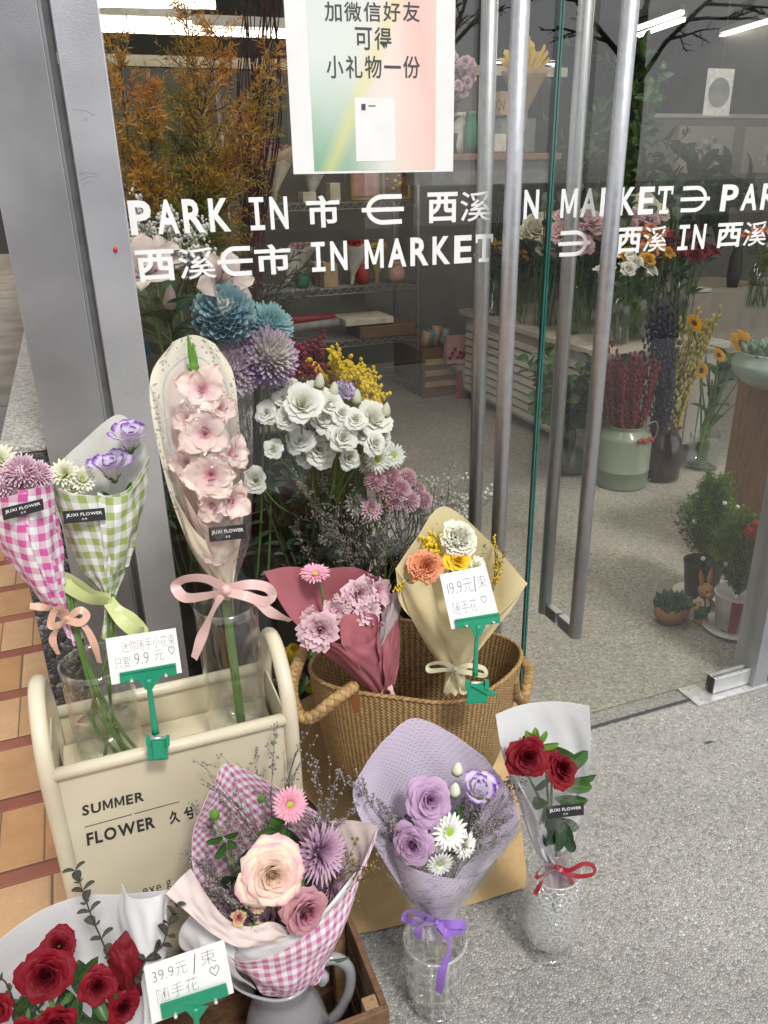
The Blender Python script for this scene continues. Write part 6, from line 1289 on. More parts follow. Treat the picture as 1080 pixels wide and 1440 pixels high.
B2 = bucket('black bucket of white lisianthus in the middle of the window stand', (.52, 1.80, .251), .105, .34, M_['black_plastic'])
B3 = bucket('black bucket of grey filler and pink chrysanthemums nearest the door handles', (.78, 1.80, .251), .105, .30, M_['black_plastic'])
B4 = bucket('tall black bucket of orange fern branches at the back of the stand', (.33, 2.08, .251), .11, .42, M_['black_plastic'])
def one(name, label, cat, px, py, Y, rpx, gen, mats, foot, tu=0., tv=.5, seed=0, bl='bloom', stemr=.003, leafn=0, leafL=.06, n=1.0, **kw):
    c = P(px, py, Y); f = np.array(foot) + [rnd.uniform(-.05, .05), rnd.uniform(-.04, .04), 0]; t = thing(name, label, cat, f, GRP)
    ax = np.array([tu, -n, tv]); s = rpx * dep(c) / F; bloom(bl, gen, mats, t, c, ax, s, None, seed, **kw)
    m = MB(); p0 = c - nrm(ax) * s * .3; stem_to(m, p0, f, stemr); part('stem', m, M_['stem'], t)
    if leafn:
        m = MB(); s_ = spline([f, (f + p0) / 2, p0], 6); stem_leaves(m, s_, leafn, leafL, leafL * .14, 0, .45, 1.2, 1.6); part('leaf', m, M_['leaf_dark'], t)
    return t
# globe chrysanthemums
M_['p_blue'] = petal_mat('dyed_blue_petal', [(0, (.07, .24, .38)), (.5, (.28, .50, .60)), (1, (.58, .76, .80))], [(0, (.12, .36, .46)), (1, (.44, .64, .70))], .2)
M_['p_paleblue'] = petal_mat('dyed_pale_blue_petal', [(0, (.12, .34, .40)), (.5, (.30, .55, .60)), (1, (.52, .72, .74))], None, .15)
M_['p_teal'] = petal_mat('dyed_teal_petal', [(0, (.005, .10, .16)), (1, (.01, .24, .36))], None, .2)
M_['p_violetwhite'] = petal_mat('violet_white_petal', [(0, (.22, .07, .36)), (.5, (.36, .17, .50)), (1, (.54, .36, .64))], [(0, (.60, .58, .52)), (1, (.80, .78, .70))], .12)
M_['p_lilacwhite'] = petal_mat('lilac_white_petal', [(0, (.40, .24, .42)), (.6, (.52, .36, .52)), (1, (.72, .62, .70))], [(0, (.60, .46, .58)), (1, (.76, .68, .74))], .12)
GP_ = dict(gen=g_pom)
one('globe_chrysanthemum', 'large dusty blue globe chrysanthemum above the gladiolus bouquet', 'flower', 315, 447, 1.70, 48, g_pom, (M_['p_blue'], M_['sepal']), B1, -.1, .75, 0, leafn=5, N=230, W=.12)
one('globe_chrysanthemum', 'smaller pale blue globe chrysanthemum right of the dusty blue one', 'flower', 376, 463, 1.75, 38, g_pom, (M_['p_paleblue'], M_['sepal']), B1, .1, .7, 1, N=300, W=.06, inc=.15)
one('globe_chrysanthemum', 'bright teal globe chrysanthemum half hidden behind the metal post', 'flower', 186, 497, 1.70, 28, g_pom, (M_['p_teal'], M_['sepal']), B1, -.2, .6, 2, N=210, W=.07)
one('globe_chrysanthemum', 'purple globe chrysanthemum with a white crown under the pale blue one', 'flower', 376, 505, 1.69, 45, g_pom, (M_['p_violetwhite'], M_['sepal']), B1, .15, .55, 0, leafn=4, N=300, W=.07, inc=.2)
one('globe_chrysanthemum', 'lilac globe chrysanthemum just right of the printed paper arch', 'flower', 328, 522, 1.70, 42, g_pom, (M_['p_lilacwhite'], M_['sepal']), B1, -.1, .5, 1, N=300, W=.07, inc=.2)
M_['p_lily'] = petal_mat('pale_lily_petal', [(0, (.66, .48, .46)), (.3, (.74, .60, .57)), (.8, (.80, .68, .65)), (1, (.80, .70, .65))], None, .1, .3)
for k, (x, y, r, tu, tv, lb) in enumerate([(205, 395, 40, -.1, .7, 'half open blush lily just right of the metal post'), (222, 372, 26, .2, .6, 'blush lily directly under the lettering beside the post'), (305, 405, 38, .3, .35, 'wide open blush lily above the dusty blue chrysanthemum')]):
    one('lily', lb, 'flower', x, y, 1.69 + .02 * k, r * 1.3, g_lily, (M_['p_lily'], M_['sepal'], M_['anther']), B1, tu, tv, k, leafn=6, leafL=.10, opn=.7 if k == 0 else .95)
t = thing('lily_bud', 'closed blush lily bud with dark leaves between the two lilies', 'flower', B1, GRP)
m = MB(); m.join(g_bud(1, .22), mat4(P(238, 440, 1.74), (.1, -.5, 1), 0, 45 * dep(P(238, 440, 1.74)) / F)); stem_to(m, P(238, 446, 1.74), B1, .003, 1); stem_leaves(m, spline([P(250, 520, 1.76), P(240, 470, 1.75), P(236, 430, 1.74)], 5), 12, .11, .022, 1, .0, 1.1)
part('bud', m, [M_['p_lily'], M_['leaf_dark']], t)
# white lisianthus: sprays of several heads
WL = (M_['p_white'], M_['sepal'])
sprays = [('upper left spray of white lisianthus right of the purple chrysanthemum', [(424, 572, 24, -.1, .5), (376, 582, 18, -.5, .4), (413, 548, 16, 0, .8), (440, 560, 18, 0, .6), (402, 590, 18, -.3, .4), (398, 562, 15, -.2, .7)], [(398, 545), (448, 548)]),
          ('lower left spray of white lisianthus with a tight bloom at its left', [(385, 633, 16, -.4, .6), (421, 621, 21, -.1, .4), (360, 676, 16, -.6, .2)], [(402, 600)]),
          ('middle spray of white lisianthus with the widest flat blooms', [(452, 592, 22, 0, .5), (447, 632, 22, 0, .15), (480, 616, 24, .1, .2), (479, 584, 19, .2, .6), (462, 572, 16, .1, .7), (430, 645, 15, -.2, .1)], [(468, 560)]),
          ('right spray of white lisianthus below the yellow statice', [(521, 594, 23, .3, .6), (524, 625, 19, .4, .3), (489, 644, 18, .2, .1), (505, 610, 18, .1, .4), (535, 612, 15, .5, .4), (498, 592, 18, .1, .6)], [(541, 588), (500, 570)])]
for k, (lb, hs_, bd) in enumerate(sprays):
    f = B2 + [(-.05, -.02, .03, .06)[k], .0, 0]; t = thing('lisianthus_spray', lb, 'flower', f, GRP); fork = P(430 + k * 12, 735, 1.77); m = MB(); stem_to(m, fork, f, .0035)
    for j, (x, y, r, tu, tv) in enumerate(hs_):
        c = P(x, y, 1.665 + .02 * ((j * 5 + k) % 4)); ax = np.array([tu, -1, tv + .25]); s = r * dep(c) / F
        bloom('bloom', *((g_lisi, WL) if (j + k) % 3 == 0 else (g_rose, WL)), t, c - nrm(ax) * s * .35, ax, s * (1.35 if (j + k) % 3 == 0 else 1.12), None, j + k, **(dict(opn=.85, N=18, rf=.35) if (j + k) % 3 == 0 else dict(opn=.98 if j % 2 else .85, N=20, ruf=.035))); stem_to(m, c - nrm(ax) * s * .4, fork, .0022)
    part('stem', m, M_['stem'], t)
    m = MB()
    for x, y in bd: m.join(g_bud(1, .3), mat4(P(x, y, 1.72), (.1, -.2, 1), 0, .042)); stem_to(m, P(x, y, 1.72), fork, .0016, 1)
    part('bud', m, [M_['p_creamy'], M_['sepal']], t)
    m = MB()
    for j in range(16):
        q = np.array(fork) + [rnd.uniform(-.09, .09), rnd.uniform(-.05, .06), rnd.uniform(-.20, .16)]; g, uv = leaf_grid(rnd.uniform(.035, .06), .011, .7, 1.3, .3); m.grid(g @ frame((rnd.uniform(-.5, .5), rnd.uniform(-.6, .1), 1), rnd.uniform(0, 6)).T + q, uv)
    part('leaf', m, M_['leaf_grey'], t)
one('lisianthus', 'single dark violet edged lisianthus among the white ones', 'flower', 481, 556, 1.74, 19, g_lisi, LP, B2, .2, .9, 0, opn=.6)
one('lisianthus', 'small violet edged lisianthus under the purple chrysanthemum', 'flower', 388, 553, 1.75, 14, g_lisi, LP, B2, -.1, .9, 1, opn=.6)
M_['fil_red'] = pm('red_filler_bloom', (.26, .02, .045), .8, .2, 90)
def spray_thing(name, label, cat, foot, tips, Y, mats, blooms, size, depth=2, spread=.45, n=5, seed=1, base=None, pn='bloom'):
    t = thing(name, label, cat, foot, GRP); r = random.Random(seed); m = MB(); b0 = np.array(base if base is not None else foot)
    for (x, y, bx, by) in tips:
        a, e = P(bx, by, Y + r.uniform(-.03, .05)), P(x, y, Y + r.uniform(-.05, .05)); twig(m, a, e - a, np.linalg.norm(e - a), .0016, blooms, depth, spread, n, 0, 1, size, 0, r); stem_to(m, a, b0, .002, 0, .03, r)
    part(pn, m, mats, t); return t
spray_thing('red_berry_spray', 'loose spray of tiny dark red blossoms right of the purple chrysanthemum', 'flower', B2, [(412, 505, 430, 590), (430, 500, 435, 590), (448, 508, 440, 590), (425, 520, 438, 600), (455, 525, 445, 600)], 1.80, [M_['twig'], M_['fil_red']], 7, .0045, 2, .4, 6, 4)
spray_thing('yellow_statice', 'dense mustard yellow statice head above the white lisianthus', 'flower', B2, [(455, 530, 490, 610), (475, 522, 492, 610), (500, 530, 495, 610), (518, 548, 500, 612), (490, 545, 495, 612), (465, 545, 488, 610), (510, 565, 498, 612), (528, 562, 502, 612)], 1.78, [M_['sepal'], M_['fil_yellow']], 14, .0048, 2, .34, 6, 6)
for k, (x, y, r, lb) in enumerate([(531, 646, 22, 'white and green daisy directly below the right white lisianthus'), (552, 641, 20, 'white daisy at the right end of the white blooms'), (513, 652, 17, 'half turned greenish white daisy left of the others'), (540, 622, 15, 'small white daisy above the other daisies'), (497, 710, 24, 'greenish white daisy sunk in the grey filler')]):
    one('daisy', lb, 'flower', x, y, 1.70 + .015 * k, r, g_daisy, DAISY(M_['p_daisy']), B3 - [.12, 0, 0], .3 * (k - 1), .4, k, rows=((20, 1, 1.42), (18, .88, 1.15), (10, .55, .7)), W=.1, cen=.3)
t = thing('chrysanthemum_spray', 'spray of dusty pink button chrysanthemums left of the door handle', 'flower', B3, GRP); m = MB(); fk = P(570, 780, 1.78); stem_to(m, fk, B3, .003)
for k, (x, y, r) in enumerate([(528, 676, 17), (549, 672, 17), (572, 674, 16), (560, 690, 19), (541, 688, 16), (585, 690, 15), (575, 705, 17), (595, 703, 14), (588, 712, 13), (555, 705, 15)]):
    c = P(x, y, 1.70 + .02 * (k % 3)); bloom('bloom', g_pom, (M_['p_mum_pink'], M_['sepal']), t, c, ((x - 560) * .02, -1, .7), r * dep(c) / F, None, k, N=150, W=.085, inc=.1, low=-.3); stem_to(m, c, fk, .0018)
part('stem', m, M_['stem_dark'], t)
one('chrysanthemum', 'single bright pink chrysanthemum in the middle of the grey filler', 'flower', 521, 716, 1.72, 20, g_daisy, DAISY(M_['p_mum_pink']), B3, .1, .5, 0, rows=((20, 1, 1.2), (18, .9, .9), (12, .7, .5)), W=.1, cen=.18)
spray_thing('grey_filler', 'wide misty bunch of grey green filler twigs behind the cream and rose bouquets', 'flower bunch', B3, [(x, y, 520 + (x - 520) * .45, 830) for x, y in [(430, 705), (452, 690), (475, 698), (498, 688), (520, 700), (545, 712), (570, 715), (595, 722), (615, 735), (440, 740), (465, 735), (490, 730), (515, 738), (540, 740), (565, 745), (590, 750), (452, 770), (480, 765), (510, 768), (540, 770), (570, 775), (425, 765)]], 1.71, [M_['fil_stem'], M_['fil_grey']], 6, .0024, 2, .38, 6, 8)
spray_thing('waxflower', 'loose small white waxflower twigs beside the left door handle', 'flower bunch', B3 + [.08, 0, 0], [(610, 700, 600, 800), (630, 692, 608, 800), (650, 700, 615, 800), (640, 715, 618, 800), (620, 720, 610, 800), (657, 720, 620, 800)], 1.76, [M_['fil_stem'], M_['fil_white']], 4, .0046, 2, .4, 5, 9)
spray_thing('white_aster', 'cluster of tiny white asters behind the first letters on the glass', 'flower bunch', B1, [(x, y, 225 + (x - 225) * .5, 420) for x, y in [(172, 312), (185, 330), (200, 318), (215, 335), (230, 322), (245, 338), (262, 330), (280, 345), (190, 352), (222, 355), (252, 358), (275, 362), (178, 345)]], 1.84, [M_['stem'], M_['fil_white']], 5, .0036, 2, .4, 6, 10)
# green stems and leaves massed under the heads
def stems_bunch(label, foot, xs, y0, Y, n, seed):
    r = random.Random(seed); t = thing('stem_bunch', label, 'flower bunch', foot, GRP); m = MB()
    for k in range(n):
        a = P(r.uniform(*xs), y0 + r.uniform(-30, 30), Y + r.uniform(0, .12)); f = np.array(foot) + [r.uniform(-.07, .07), r.uniform(-.06, .06), 0]; stem_to(m, a, f, r.uniform(.002, .0035), 0, .03, r)
        if k % 2 == 0: stem_leaves(m, spline([f, (a + f) / 2, a], 5), 5, r.uniform(.05, .09), .012, 1, .45, 1.1, 1.6, r)
    part('stem', m, [M_['stem_dark'], M_['leaf_dark']], t)
stems_bunch('thin green stems and narrow leaves under the white lisianthus', B2, (360, 500), 690, 1.72, 34, 1)
stems_bunch('dark leafy stems behind the pink gladiolus bouquet', B1, (190, 350), 560, 1.78, 22, 2)
stems_bunch('dark leafy stems behind the butter yellow bouquet', B3, (500, 620), 760, 1.76, 22, 3)
# yellow wrapped tulips low behind the glass
M_['p_tulip'] = petal_mat('yellow_tulip_petal', [(0, (.45, .42, .06)), (.5, (.70, .50, .03)), (1, (.74, .56, .08))], None, .1)
for k, (x, y, lb) in enumerate([(432, 970, 'yellow tulip lying low behind the glass beside the basket handle'), (400, 925, 'yellow tulip just right of the cream rack hoop'), (384, 952, 'dull yellow tulip lowest behind the rack hoop')]):
    t = thing('tulip', lb, 'flower', P(x, y, 1.62), 'tulips low behind the glass'); m = MB(); c = P(x, y, 1.63)
    for j in range(6): m.grid(*petal(.05, .018, .5 - .2 * (j % 2), -.1, r0=.006, az=j * 1.047, cup=.3, wb=.4, pk=.5, wt=.15, hug=False))
    m2 = MB().join(m, mat4(c, (.6 - .3 * k, -.5, .5), 0, 1.2)); part('bloom', m2, [M_['p_tulip'], M_['sepal']], t); m3 = MB(); stem_to(m3, c, c + np.array([-.05, .12, -.16]), .003); stem_leaves(m3, spline([c + np.array([-.05, .12, -.16]), c], 6), 6, .09, .014, 1, 0, 1.1); part('stem', m3, [M_['stem_dark'], M_['leaf']], t)

# orange asparagus branches and dark bare twigs
def fern_mat():
    m, nt = new_mat('turning_fern'); co = nd(nt, 'TexCoord').outputs['Object']
    n1 = nd(nt, 'TexNoise', {'Vector': co, 'Scale': 5.5, 'Detail': 4.0, 'Roughness': .7}).outputs[0]
    z = nd(nt, 'SeparateXYZ', {0: co}).outputs[2]; f = mth(nt, 'ADD', n1, mth(nt, 'MULTIPLY', mth(nt, 'SUBTRACT', z, 1.70), .35))
    col = ramp(nt, f, [(.32, (.15, .19, .035)), (.44, (.42, .26, .045)), (.56, (.55, .27, .05)), (.72, (.46, .12, .045))])
    b = nd(nt, 'BsdfPrincipled', {'Base Color': col, 'Roughness': .6}); t = nd(nt, 'BsdfTranslucent', {0: col})
    out(nt, nd(nt, 'MixShader', {0: .35, 1: b.outputs[0], 2: t.outputs[0]}).outputs[0]); return m
M_['fern'] = fern_mat()
def fern_branch(label, base, tip, n, seed, needle=.0135, side=.32):
    n = int(n * 1.7)
    r = random.Random(seed); t = thing('fern_branch', label, 'branch', B4, 'orange fern branches in the window'); m = MB(); tw = MB()
    a, e = np.array(base), np.array(tip); mid = (a + e) / 2 + [r.uniform(-.06, .06), 0, 0]; s = spline([a, mid, e], 12); tw.tube(s, [.0035, .001], 6); stem_to(tw, a, B4 + [r.uniform(-.06, .06), r.uniform(-.05, .05), 0], .0038, 0, .03, r)
    d0 = nrm(e - a); Lm = np.linalg.norm(e - a)
    for i in range(n):
        q = (i + r.random()) / n; c = s[int(q * (len(s) - 1))]; L = Lm * side * (1 - .7 * q) * r.uniform(.6, 1.2); f = frame(d0, r.uniform(0, 6.3)); d = nrm(d0 * r.uniform(.3, .9) + f[:, 0] * 1.0 + [0, 0, .1]); pts = [c]
        for k in range(5): d = nrm(d + np.array([r.gauss(0, .12), r.gauss(0, .12), r.gauss(0, .1) + .03])); pts.append(pts[-1] + d * L / 5)
        tw.tube(pts, [.0013, .0004], 3, 0, False); sp_ = spline(pts, 3)
        for k in range(2, len(sp_)):
            for j in range(2):
                dd = nrm(nrm(sp_[k] - sp_[k - 1]) * .7 + frame(d, r.uniform(0, 6.3))[:, 0]); w = np.cross(dd, [r.gauss(0, 1), r.gauss(0, 1), r.gauss(0, 1)]); w = nrm(w) * .0013; l = needle * r.uniform(.8, 2.0); c0 = sp_[k]
                m.add([c0, c0 + dd * l * .5 + w, c0 + dd * l, c0 + dd * l * .5 - w], [(0, 1, 2, 3)])
    part('twig', tw, M_['twig'], t); part('foliage', m, M_['fern'], t, False)
fb = P(250, 400, 2.02)
for lb, x, y, n, sd in [('reddest fern branch leaning left towards the post', 165, 45, 55, 1), ('tallest orange fern branch in the middle', 258, 2, 70, 2), ('orange fern branch right of the tallest', 312, 40, 60, 3), ('olive fern branch leaning far right', 372, 150, 55, 4),
                        ('low orange fern branch reaching left', 150, 190, 45, 5), ('greenish fern branch behind the white poster edge', 385, 60, 45, 6), ('short dense orange fern branch low in the middle', 270, 130, 70, 7), ('short olive fern branch above the letters', 330, 215, 55, 8), ('short brown fern branch behind the asters', 215, 120, 55, 9)]:
    fern_branch(lb, fb + [rnd.uniform(-.06, .06), rnd.uniform(-.05, .08), rnd.uniform(-.05, .05)], P(x, y, 2.02 + rnd.uniform(-.10, .14)), n, sd)
t = thing('bare_twigs', 'bundle of tall dark wine red twigs left of the poster', 'twigs', B4, GRP); r_ = random.Random(3); m = MB()
for k in range(26):
    e = P(r_.uniform(325, 405), r_.uniform(-60, 60), 2.2); a = P(350 + r_.uniform(-12, 22), 330, 2.2); q = (a + e) / 2 + [r_.uniform(-.04, .04), 0, 0]; m.tube([a, q, e], [.003, .0015], 5, 0, False, 4); stem_to(m, a, B4, .003, 0, .02, r_)
M_['wine'] = pm('wine_twig', (.05, .012, .016), .6, .15); part('twig', m, M_['wine'], t)
t = thing('green_branch', 'wispy grey green branch drooping right of the fern', 'branch', B4, GRP); m = MB(); r_ = random.Random(8)
for x, y in ((420, 380), (440, 410), (400, 430), (450, 375), (425, 350)): a = P(330, 480, 2.1); e = P(x, y, 2.15); stem_to(m, a, B4, .002); s = spline([a, (a + e) / 2 + [0, 0, .03], e], 6); m.tube(s, [.002, .0008], 5, 0, False); stem_leaves(m, s, 46, .035, .0028, 1, .25, .8, 1.3, r_)
part('foliage', m, [M_['twig'], leaf_mat('dull_olive', (.05, .06, .03), (.10, .11, .06))], t)

# ------------------------------------------------------------------ deeper in the shop
M_['wire'] = pm('chrome_wire', (.34, .34, .34), .4, .1, metal=.6); M_['wood_dk'] = wood_mat('dark_drawer_wood', (.10, .055, .03), (.16, .09, .05), (1, 1, 6)); M_['wood_rd'] = wood_mat('red_brown_wood', (.15, .075, .038), (.24, .125, .065), (6, 6, .8), .4, 3)
M_['kraft2'] = pm('kraft_wrap', (.42, .30, .17), .7, .15, 8); M_['glass_in'] = sheer_glass('shop_glass', (.93, .95, .94), .05)
YSH = 5.3
xa, xb = P(330, 400, YSH)[0], P(588, 400, YSH)[0]
ws = thing('wire_shelf', 'tall chrome wire shelf unit full of gifts along the back wall', 'shelf', ((xa + xb) / 2, YSH + .2, .005))
zsh = [P(480, 285, YSH)[2], P(480, 405, YSH)[2], P(480, 480, YSH)[2], .12]
for x in (xa, xb):
    for y in (YSH, YSH + .45): part('post', MB().tube([(x, y, .005), (x, y, 1), (x, y, 2.1)], .014, 8), M_['wire'], ws)
for z in zsh:
    m = MB()
    for y in np.linspace(YSH, YSH + .45, 9): m.tube([(xa, y, z), ((xa + xb) / 2, y, z), (xb, y, z)], .004, 4)
    m.tube([(xa, YSH - .004, z - .04), ((xa + xb) / 2, YSH - .004, z - .04), (xb, YSH - .004, z - .04)], .004, 4)
    xs = np.linspace(xa, xb, 41); m.tube([(x, YSH - .004, z - (.04 if i % 2 else .004)) for i, x in enumerate(xs)], .003, 4)
    part('wire_tray', m, M_['wire'], ws)
def cpm(n, c): return pm(n, c, .55, .15, 12)
CM = {k: cpm('gift_' + k, v) for k, v in dict(cream=(.62, .58, .50), tan=(.42, .29, .16), red=(.36, .03, .03), pink=(.55, .32, .32), white=(.68, .67, .64), green=(.03, .16, .08), brown=(.16, .09, .05), yellow=(.62, .40, .04), grey=(.26, .27, .28), blue=(.10, .17, .26), black=(.02, .02, .02)).items()}
GG = 'goods on the wire shelf'
def gbox(label, px, py, w, h, zs, mat, y=YSH + .12, cat='box', lid=None, name='gift_box', dpt=.12):
    x = P(px, py, y)[0]; t = thing(name, label, cat, (x, y, zs), GG); part('box', MB().box((x - w / 2, y - dpt / 2, zs + .006), (x + w / 2, y + dpt / 2, zs + h)), mat, t, False, .004)
    if lid is not None: part('lid', MB().box((x - w / 2 - .004, y - dpt / 2 - .004, zs + h + .001), (x + w / 2 + .004, y + dpt / 2 + .004, zs + h + .03)), lid, t, False, .003)
    return t
def gbunch(label, px, py, zs, paper, petal_m, y=YSH + .12, s=.16, lean=.15):
    x = P(px, py, y)[0]; t = thing('dried_bouquet', label, 'dried bouquet', (x, y, zs), GG); r = random.Random(int(px))
    m = MB().lathe([(.012, 0), (.018, s * .3), (s * .35, s * .9), (s * .45, s * 1.2)], n=11); m.V = [np.stack([v[:, 0] * (1 + .12 * np.sin(5 * np.arctan2(v[:, 1], v[:, 0]))) + lean * v[:, 2], v[:, 1], v[:, 2] + .02 * np.sin(4 * np.arctan2(v[:, 1], v[:, 0])) * (v[:, 2] > .1)], 1) + [x, y, zs + .006] for v in m.V]; part('paper_cone', m, paper, t)
    m = MB()
    for k in range(9): a = k * 2.4; q = s * .11 * math.sqrt(k); m.join(g_carn(k, 12), mat4((x + lean * s * 1.1 + q * cos(a), y + q * sin(a), zs + s * 1.12 + .02), (cos(a) * .4, sin(a) * .4 - .3, 1), k, s * .16))
    part('bloom', m, [petal_m, M_['sepal']], t); return t
def gpot(label, px, py, zs, mat, r=.05, h=.11, y=YSH + .12, name='jar', cat='jar', cap=None):
    x = P(px, py, y)[0]; t = thing(name, label, cat, (x, y, zs), GG); part('body', MB().lathe([(.0005, .006), (r * .8, .006), (r, h * .25), (r * .95, h * .7), (r * .6, h * .9), (r * .62, h)], (x, y, zs), 18), mat, t)
    part('cap', MB().lathe([(r * .66, h + .001), (r * .66, h + .02), (.0005, h + .022)], (x, y, zs), 18), cap or CM['tan'], t)
z0, z1, z2 = zsh[0], zsh[1], zsh[2]
gbunch('blush dried bouquet in cream paper on the top wire shelf beside the fern', 385, 270, z0, CM['cream'], CM['pink'], s=.26); gbunch('white bouquet with a dark red rose on the top wire shelf', 437, 270, z0, CM['white'], CM['red'], s=.2)
gbunch('pale bouquet at the left end of the top wire shelf', 360, 275, z0, CM['pink'], CM['cream'], s=.3, lean=-.1)
gbox('small cream box on the top wire shelf below the white bouquet', 432, 278, .09, .07, z0, CM['cream'], YSH + .05); gbox('small beige gift bag on the top wire shelf', 468, 275, .07, .12, z0, CM['cream'], name='gift_bag', cat='bag')
t = gbox('framed certificate card on the top wire shelf', 513, 270, .20, .22, z0, CM['tan'], cat='picture frame', name='picture_frame', dpt=.03); x = P(513, 270, YSH + .1)[0]; part('picture', MB().box((x - .075, YSH + .098, z0 + .035), (x + .085, YSH + .1035, z0 + .2)), CM['pink'], t, False)
t = gbox('wooden frame of pressed dark flowers on the top wire shelf', 557, 268, .20, .27, z0, CM['tan'], cat='picture frame', name='picture_frame', dpt=.03); x = P(557, 268, YSH + .1)[0]; part('picture', MB().box((x - .08, YSH + .098, z0 + .03), (x + .085, YSH + .1035, z0 + .245)), CM['brown'], t, False)
m = MB(); r_ = random.Random(2)
for k in range(16): m.blob((x + r_.uniform(-.07, .075), YSH + .095, z0 + r_.uniform(.05, .23)), r_.uniform(.008, .02), 0, 1, 7, 4, (0, -1, 0))
part('pressed_flower', m, CM['yellow'], t)
gbunch('pink wrapped bunch lying at the left of the middle wire shelf', 400, 395, z1, CM['white'], CM['pink'], s=.22, lean=.5); gbunch('white pointed bouquet on the middle wire shelf', 495, 395, z1, CM['white'], CM['red'], s=.22); gbunch('yellow wrapped bunch right of the letters on the middle shelf', 530, 395, z1, CM['tan'], CM['yellow'], s=.2, lean=0)
gbox('tan carton on the middle wire shelf', 462, 390, .10, .16, z1, CM['tan'], YSH + .06); gbox('brown carton next to the tan one on the middle shelf', 448, 388, .08, .13, z1, CM['brown'], YSH + .2, lid=CM['cream']); gpot('dark red jar on the middle wire shelf', 510, 395, z1, CM['red'], .05, .14); gpot('pink glass ornament at the right of the middle shelf', 558, 395, z1, CM['pink'], .06, .12); gpot('small green jar at the far left of the middle shelf', 425, 395, z1, CM['green'], .05, .12)
def roll(label, p0, p1, y, mat, r=.025):
    a, b = P(*p0, y), P(*p1, y); t = thing('paper_roll', label, 'paper roll', a, 'rolls of wrapping paper'); part('sheet', MB().tube([a, (a + b) / 2, b], r, 14), mat, t); part('core', MB().tube([b + nrm(b - a) * .0005, b + nrm(b - a) * .003, b + nrm(b - a) * .005], r * .5, 10), CM['brown'], t)
roll('red roll of paper lying on the third wire shelf', (398, 452), (470, 445), YSH + .15, CM['red']); roll('checked grey roll of paper lying in front on the third shelf', (405, 463), (476, 453), YSH + .05, CM['grey'], .03)
gbox('flat cream parcel paper stack on the third wire shelf', 510, 440, .36, .05, z2 + .09, CM['cream'], YSH + .16, cat='paper stack', name='paper_stack', dpt=.3); gbox('low brown crate on the third wire shelf', 535, 460, .42, .085, z2, CM['brown'], YSH + .14, cat='crate', name='crate_box', dpt=.3)
# drawer cabinet with rolls of paper, right of the shelf
x0, x1 = P(594, 520, 5.2)[0], P(648, 520, 5.2)[0]; zt = P(620, 492, 5.2)[2]
dc = thing('drawer_cabinet', 'brown wooden drawer cabinet right of the wire shelf', 'cabinet', ((x0 + x1) / 2, 5.4, .005)); part('body', MB().box((x0, 5.2, .005), (x1, 5.75, zt)), M_['wood_dk'], dc, False, .004)
for k in range(3): part('drawer', MB().box((x0 + .02, 5.19, .08 + k * (zt - .1) / 3), (x1 - .02, 5.199, .04 + (k + 1) * (zt - .1) / 3)), M_['kraft2'], dc, False, .003)
for k, (x, yb, yt, mt, lb) in enumerate([(598, 487, 466, 'tan', 'short tan roll of paper leaning on the drawer cabinet'), (612, 485, 458, 'tan', 'tall tan roll of paper standing on the drawer cabinet'), (624, 485, 462, 'grey', 'grey green roll of paper on the drawer cabinet'), (605, 486, 464, 'blue', 'blue grey roll of paper between the tan ones')]): roll(lb, (x - 2, yb), (x + 3, yt), 5.35, CM[mt], .035)
for k, (x, lb) in enumerate([(640, 'left red spotted bag beside the drawer cabinet'), (656, 'right red spotted bag beside the drawer cabinet')]):
    xx = P(x, 490, 5.1)[0]; zz = P(x, 512, 5.1)[2]; t = thing('gift_bag', lb, 'bag', (xx, 5.1, zz), 'red bags by the cabinet'); part('bag', MB().prism([(xx - .06, 5.1, zz + .006), (xx + .06, 5.1, zz + .006), (xx + .055, 5.13, zz + .2), (xx - .055, 5.13, zz + .2)], [(xx - .06, 5.18, zz + .006), (xx + .06, 5.18, zz + .006), (xx + .055, 5.15, zz + .2), (xx - .055, 5.15, zz + .2)]), CM['pink'], t, False); m = MB()
    for j in range(5): m.blob((xx - .04 + .02 * j, 5.098, zz + .05 + .03 * (j % 3)), .014, 0, 1, 7, 4)
    part('spot', m, CM['red'], t)
x0, x1 = P(636, 520, 5.15)[0], P(668, 520, 5.15)[0]; zt = P(640, 512, 5.15)[2]; t = thing('red_cart', 'small red wooden cart under the red spotted bags', 'cart', ((x0 + x1) / 2, 5.2, .005)); part('shelf', MB().box((x0, 5.06, zt - .03), (x1, 5.3, zt)), CM['pink'], t, False, .004)
for x in (x0 + .01, x1 - .03): part('leg', MB().box((x, 5.07, .005), (x + .03, 5.1, zt - .031)), CM['red'], t, False)
# shelf behind the poster with bottles and the yellow dried bouquet
YB = 4.4; zb = P(680, 216, YB)[2]; x0, x1 = P(610, 216, YB)[0], P(790, 216, YB)[0]
sf = thing('side_board', 'dark red sideboard behind the left door handles', 'shelf', ((x0 + x1) / 2, YB + .2, .005)); part('top', MB().box((x0, YB, zb - .035), (x1, YB + .45, zb)), M_['wood_rd'], sf, False, .003); part('body', MB().box((x0 + .02, YB + .06, zb - .16), (x1 - .02, YB + .44, zb - .036)), CM['grey'], sf, False)
for x in (x0 + .03, x1 - .03): part('hanger', MB().tube([(x, YB + .4, zb), (x, YB + .4, 2.6), (x, YB + .4, 3.39)], .006, 6), M_['wire'], sf)
GG = 'goods on the dark red sideboard'
gpot('dark green bottle on the sideboard right of the poster', 662, 210, zb, CM['green'], .045, .20, YB + .1, 'bottle', 'bottle', CM['green']); gpot('white tall case on the sideboard beside the poster edge', 646, 210, zb, CM['white'], .05, .2, YB + .18, 'case', 'case', CM['white'])
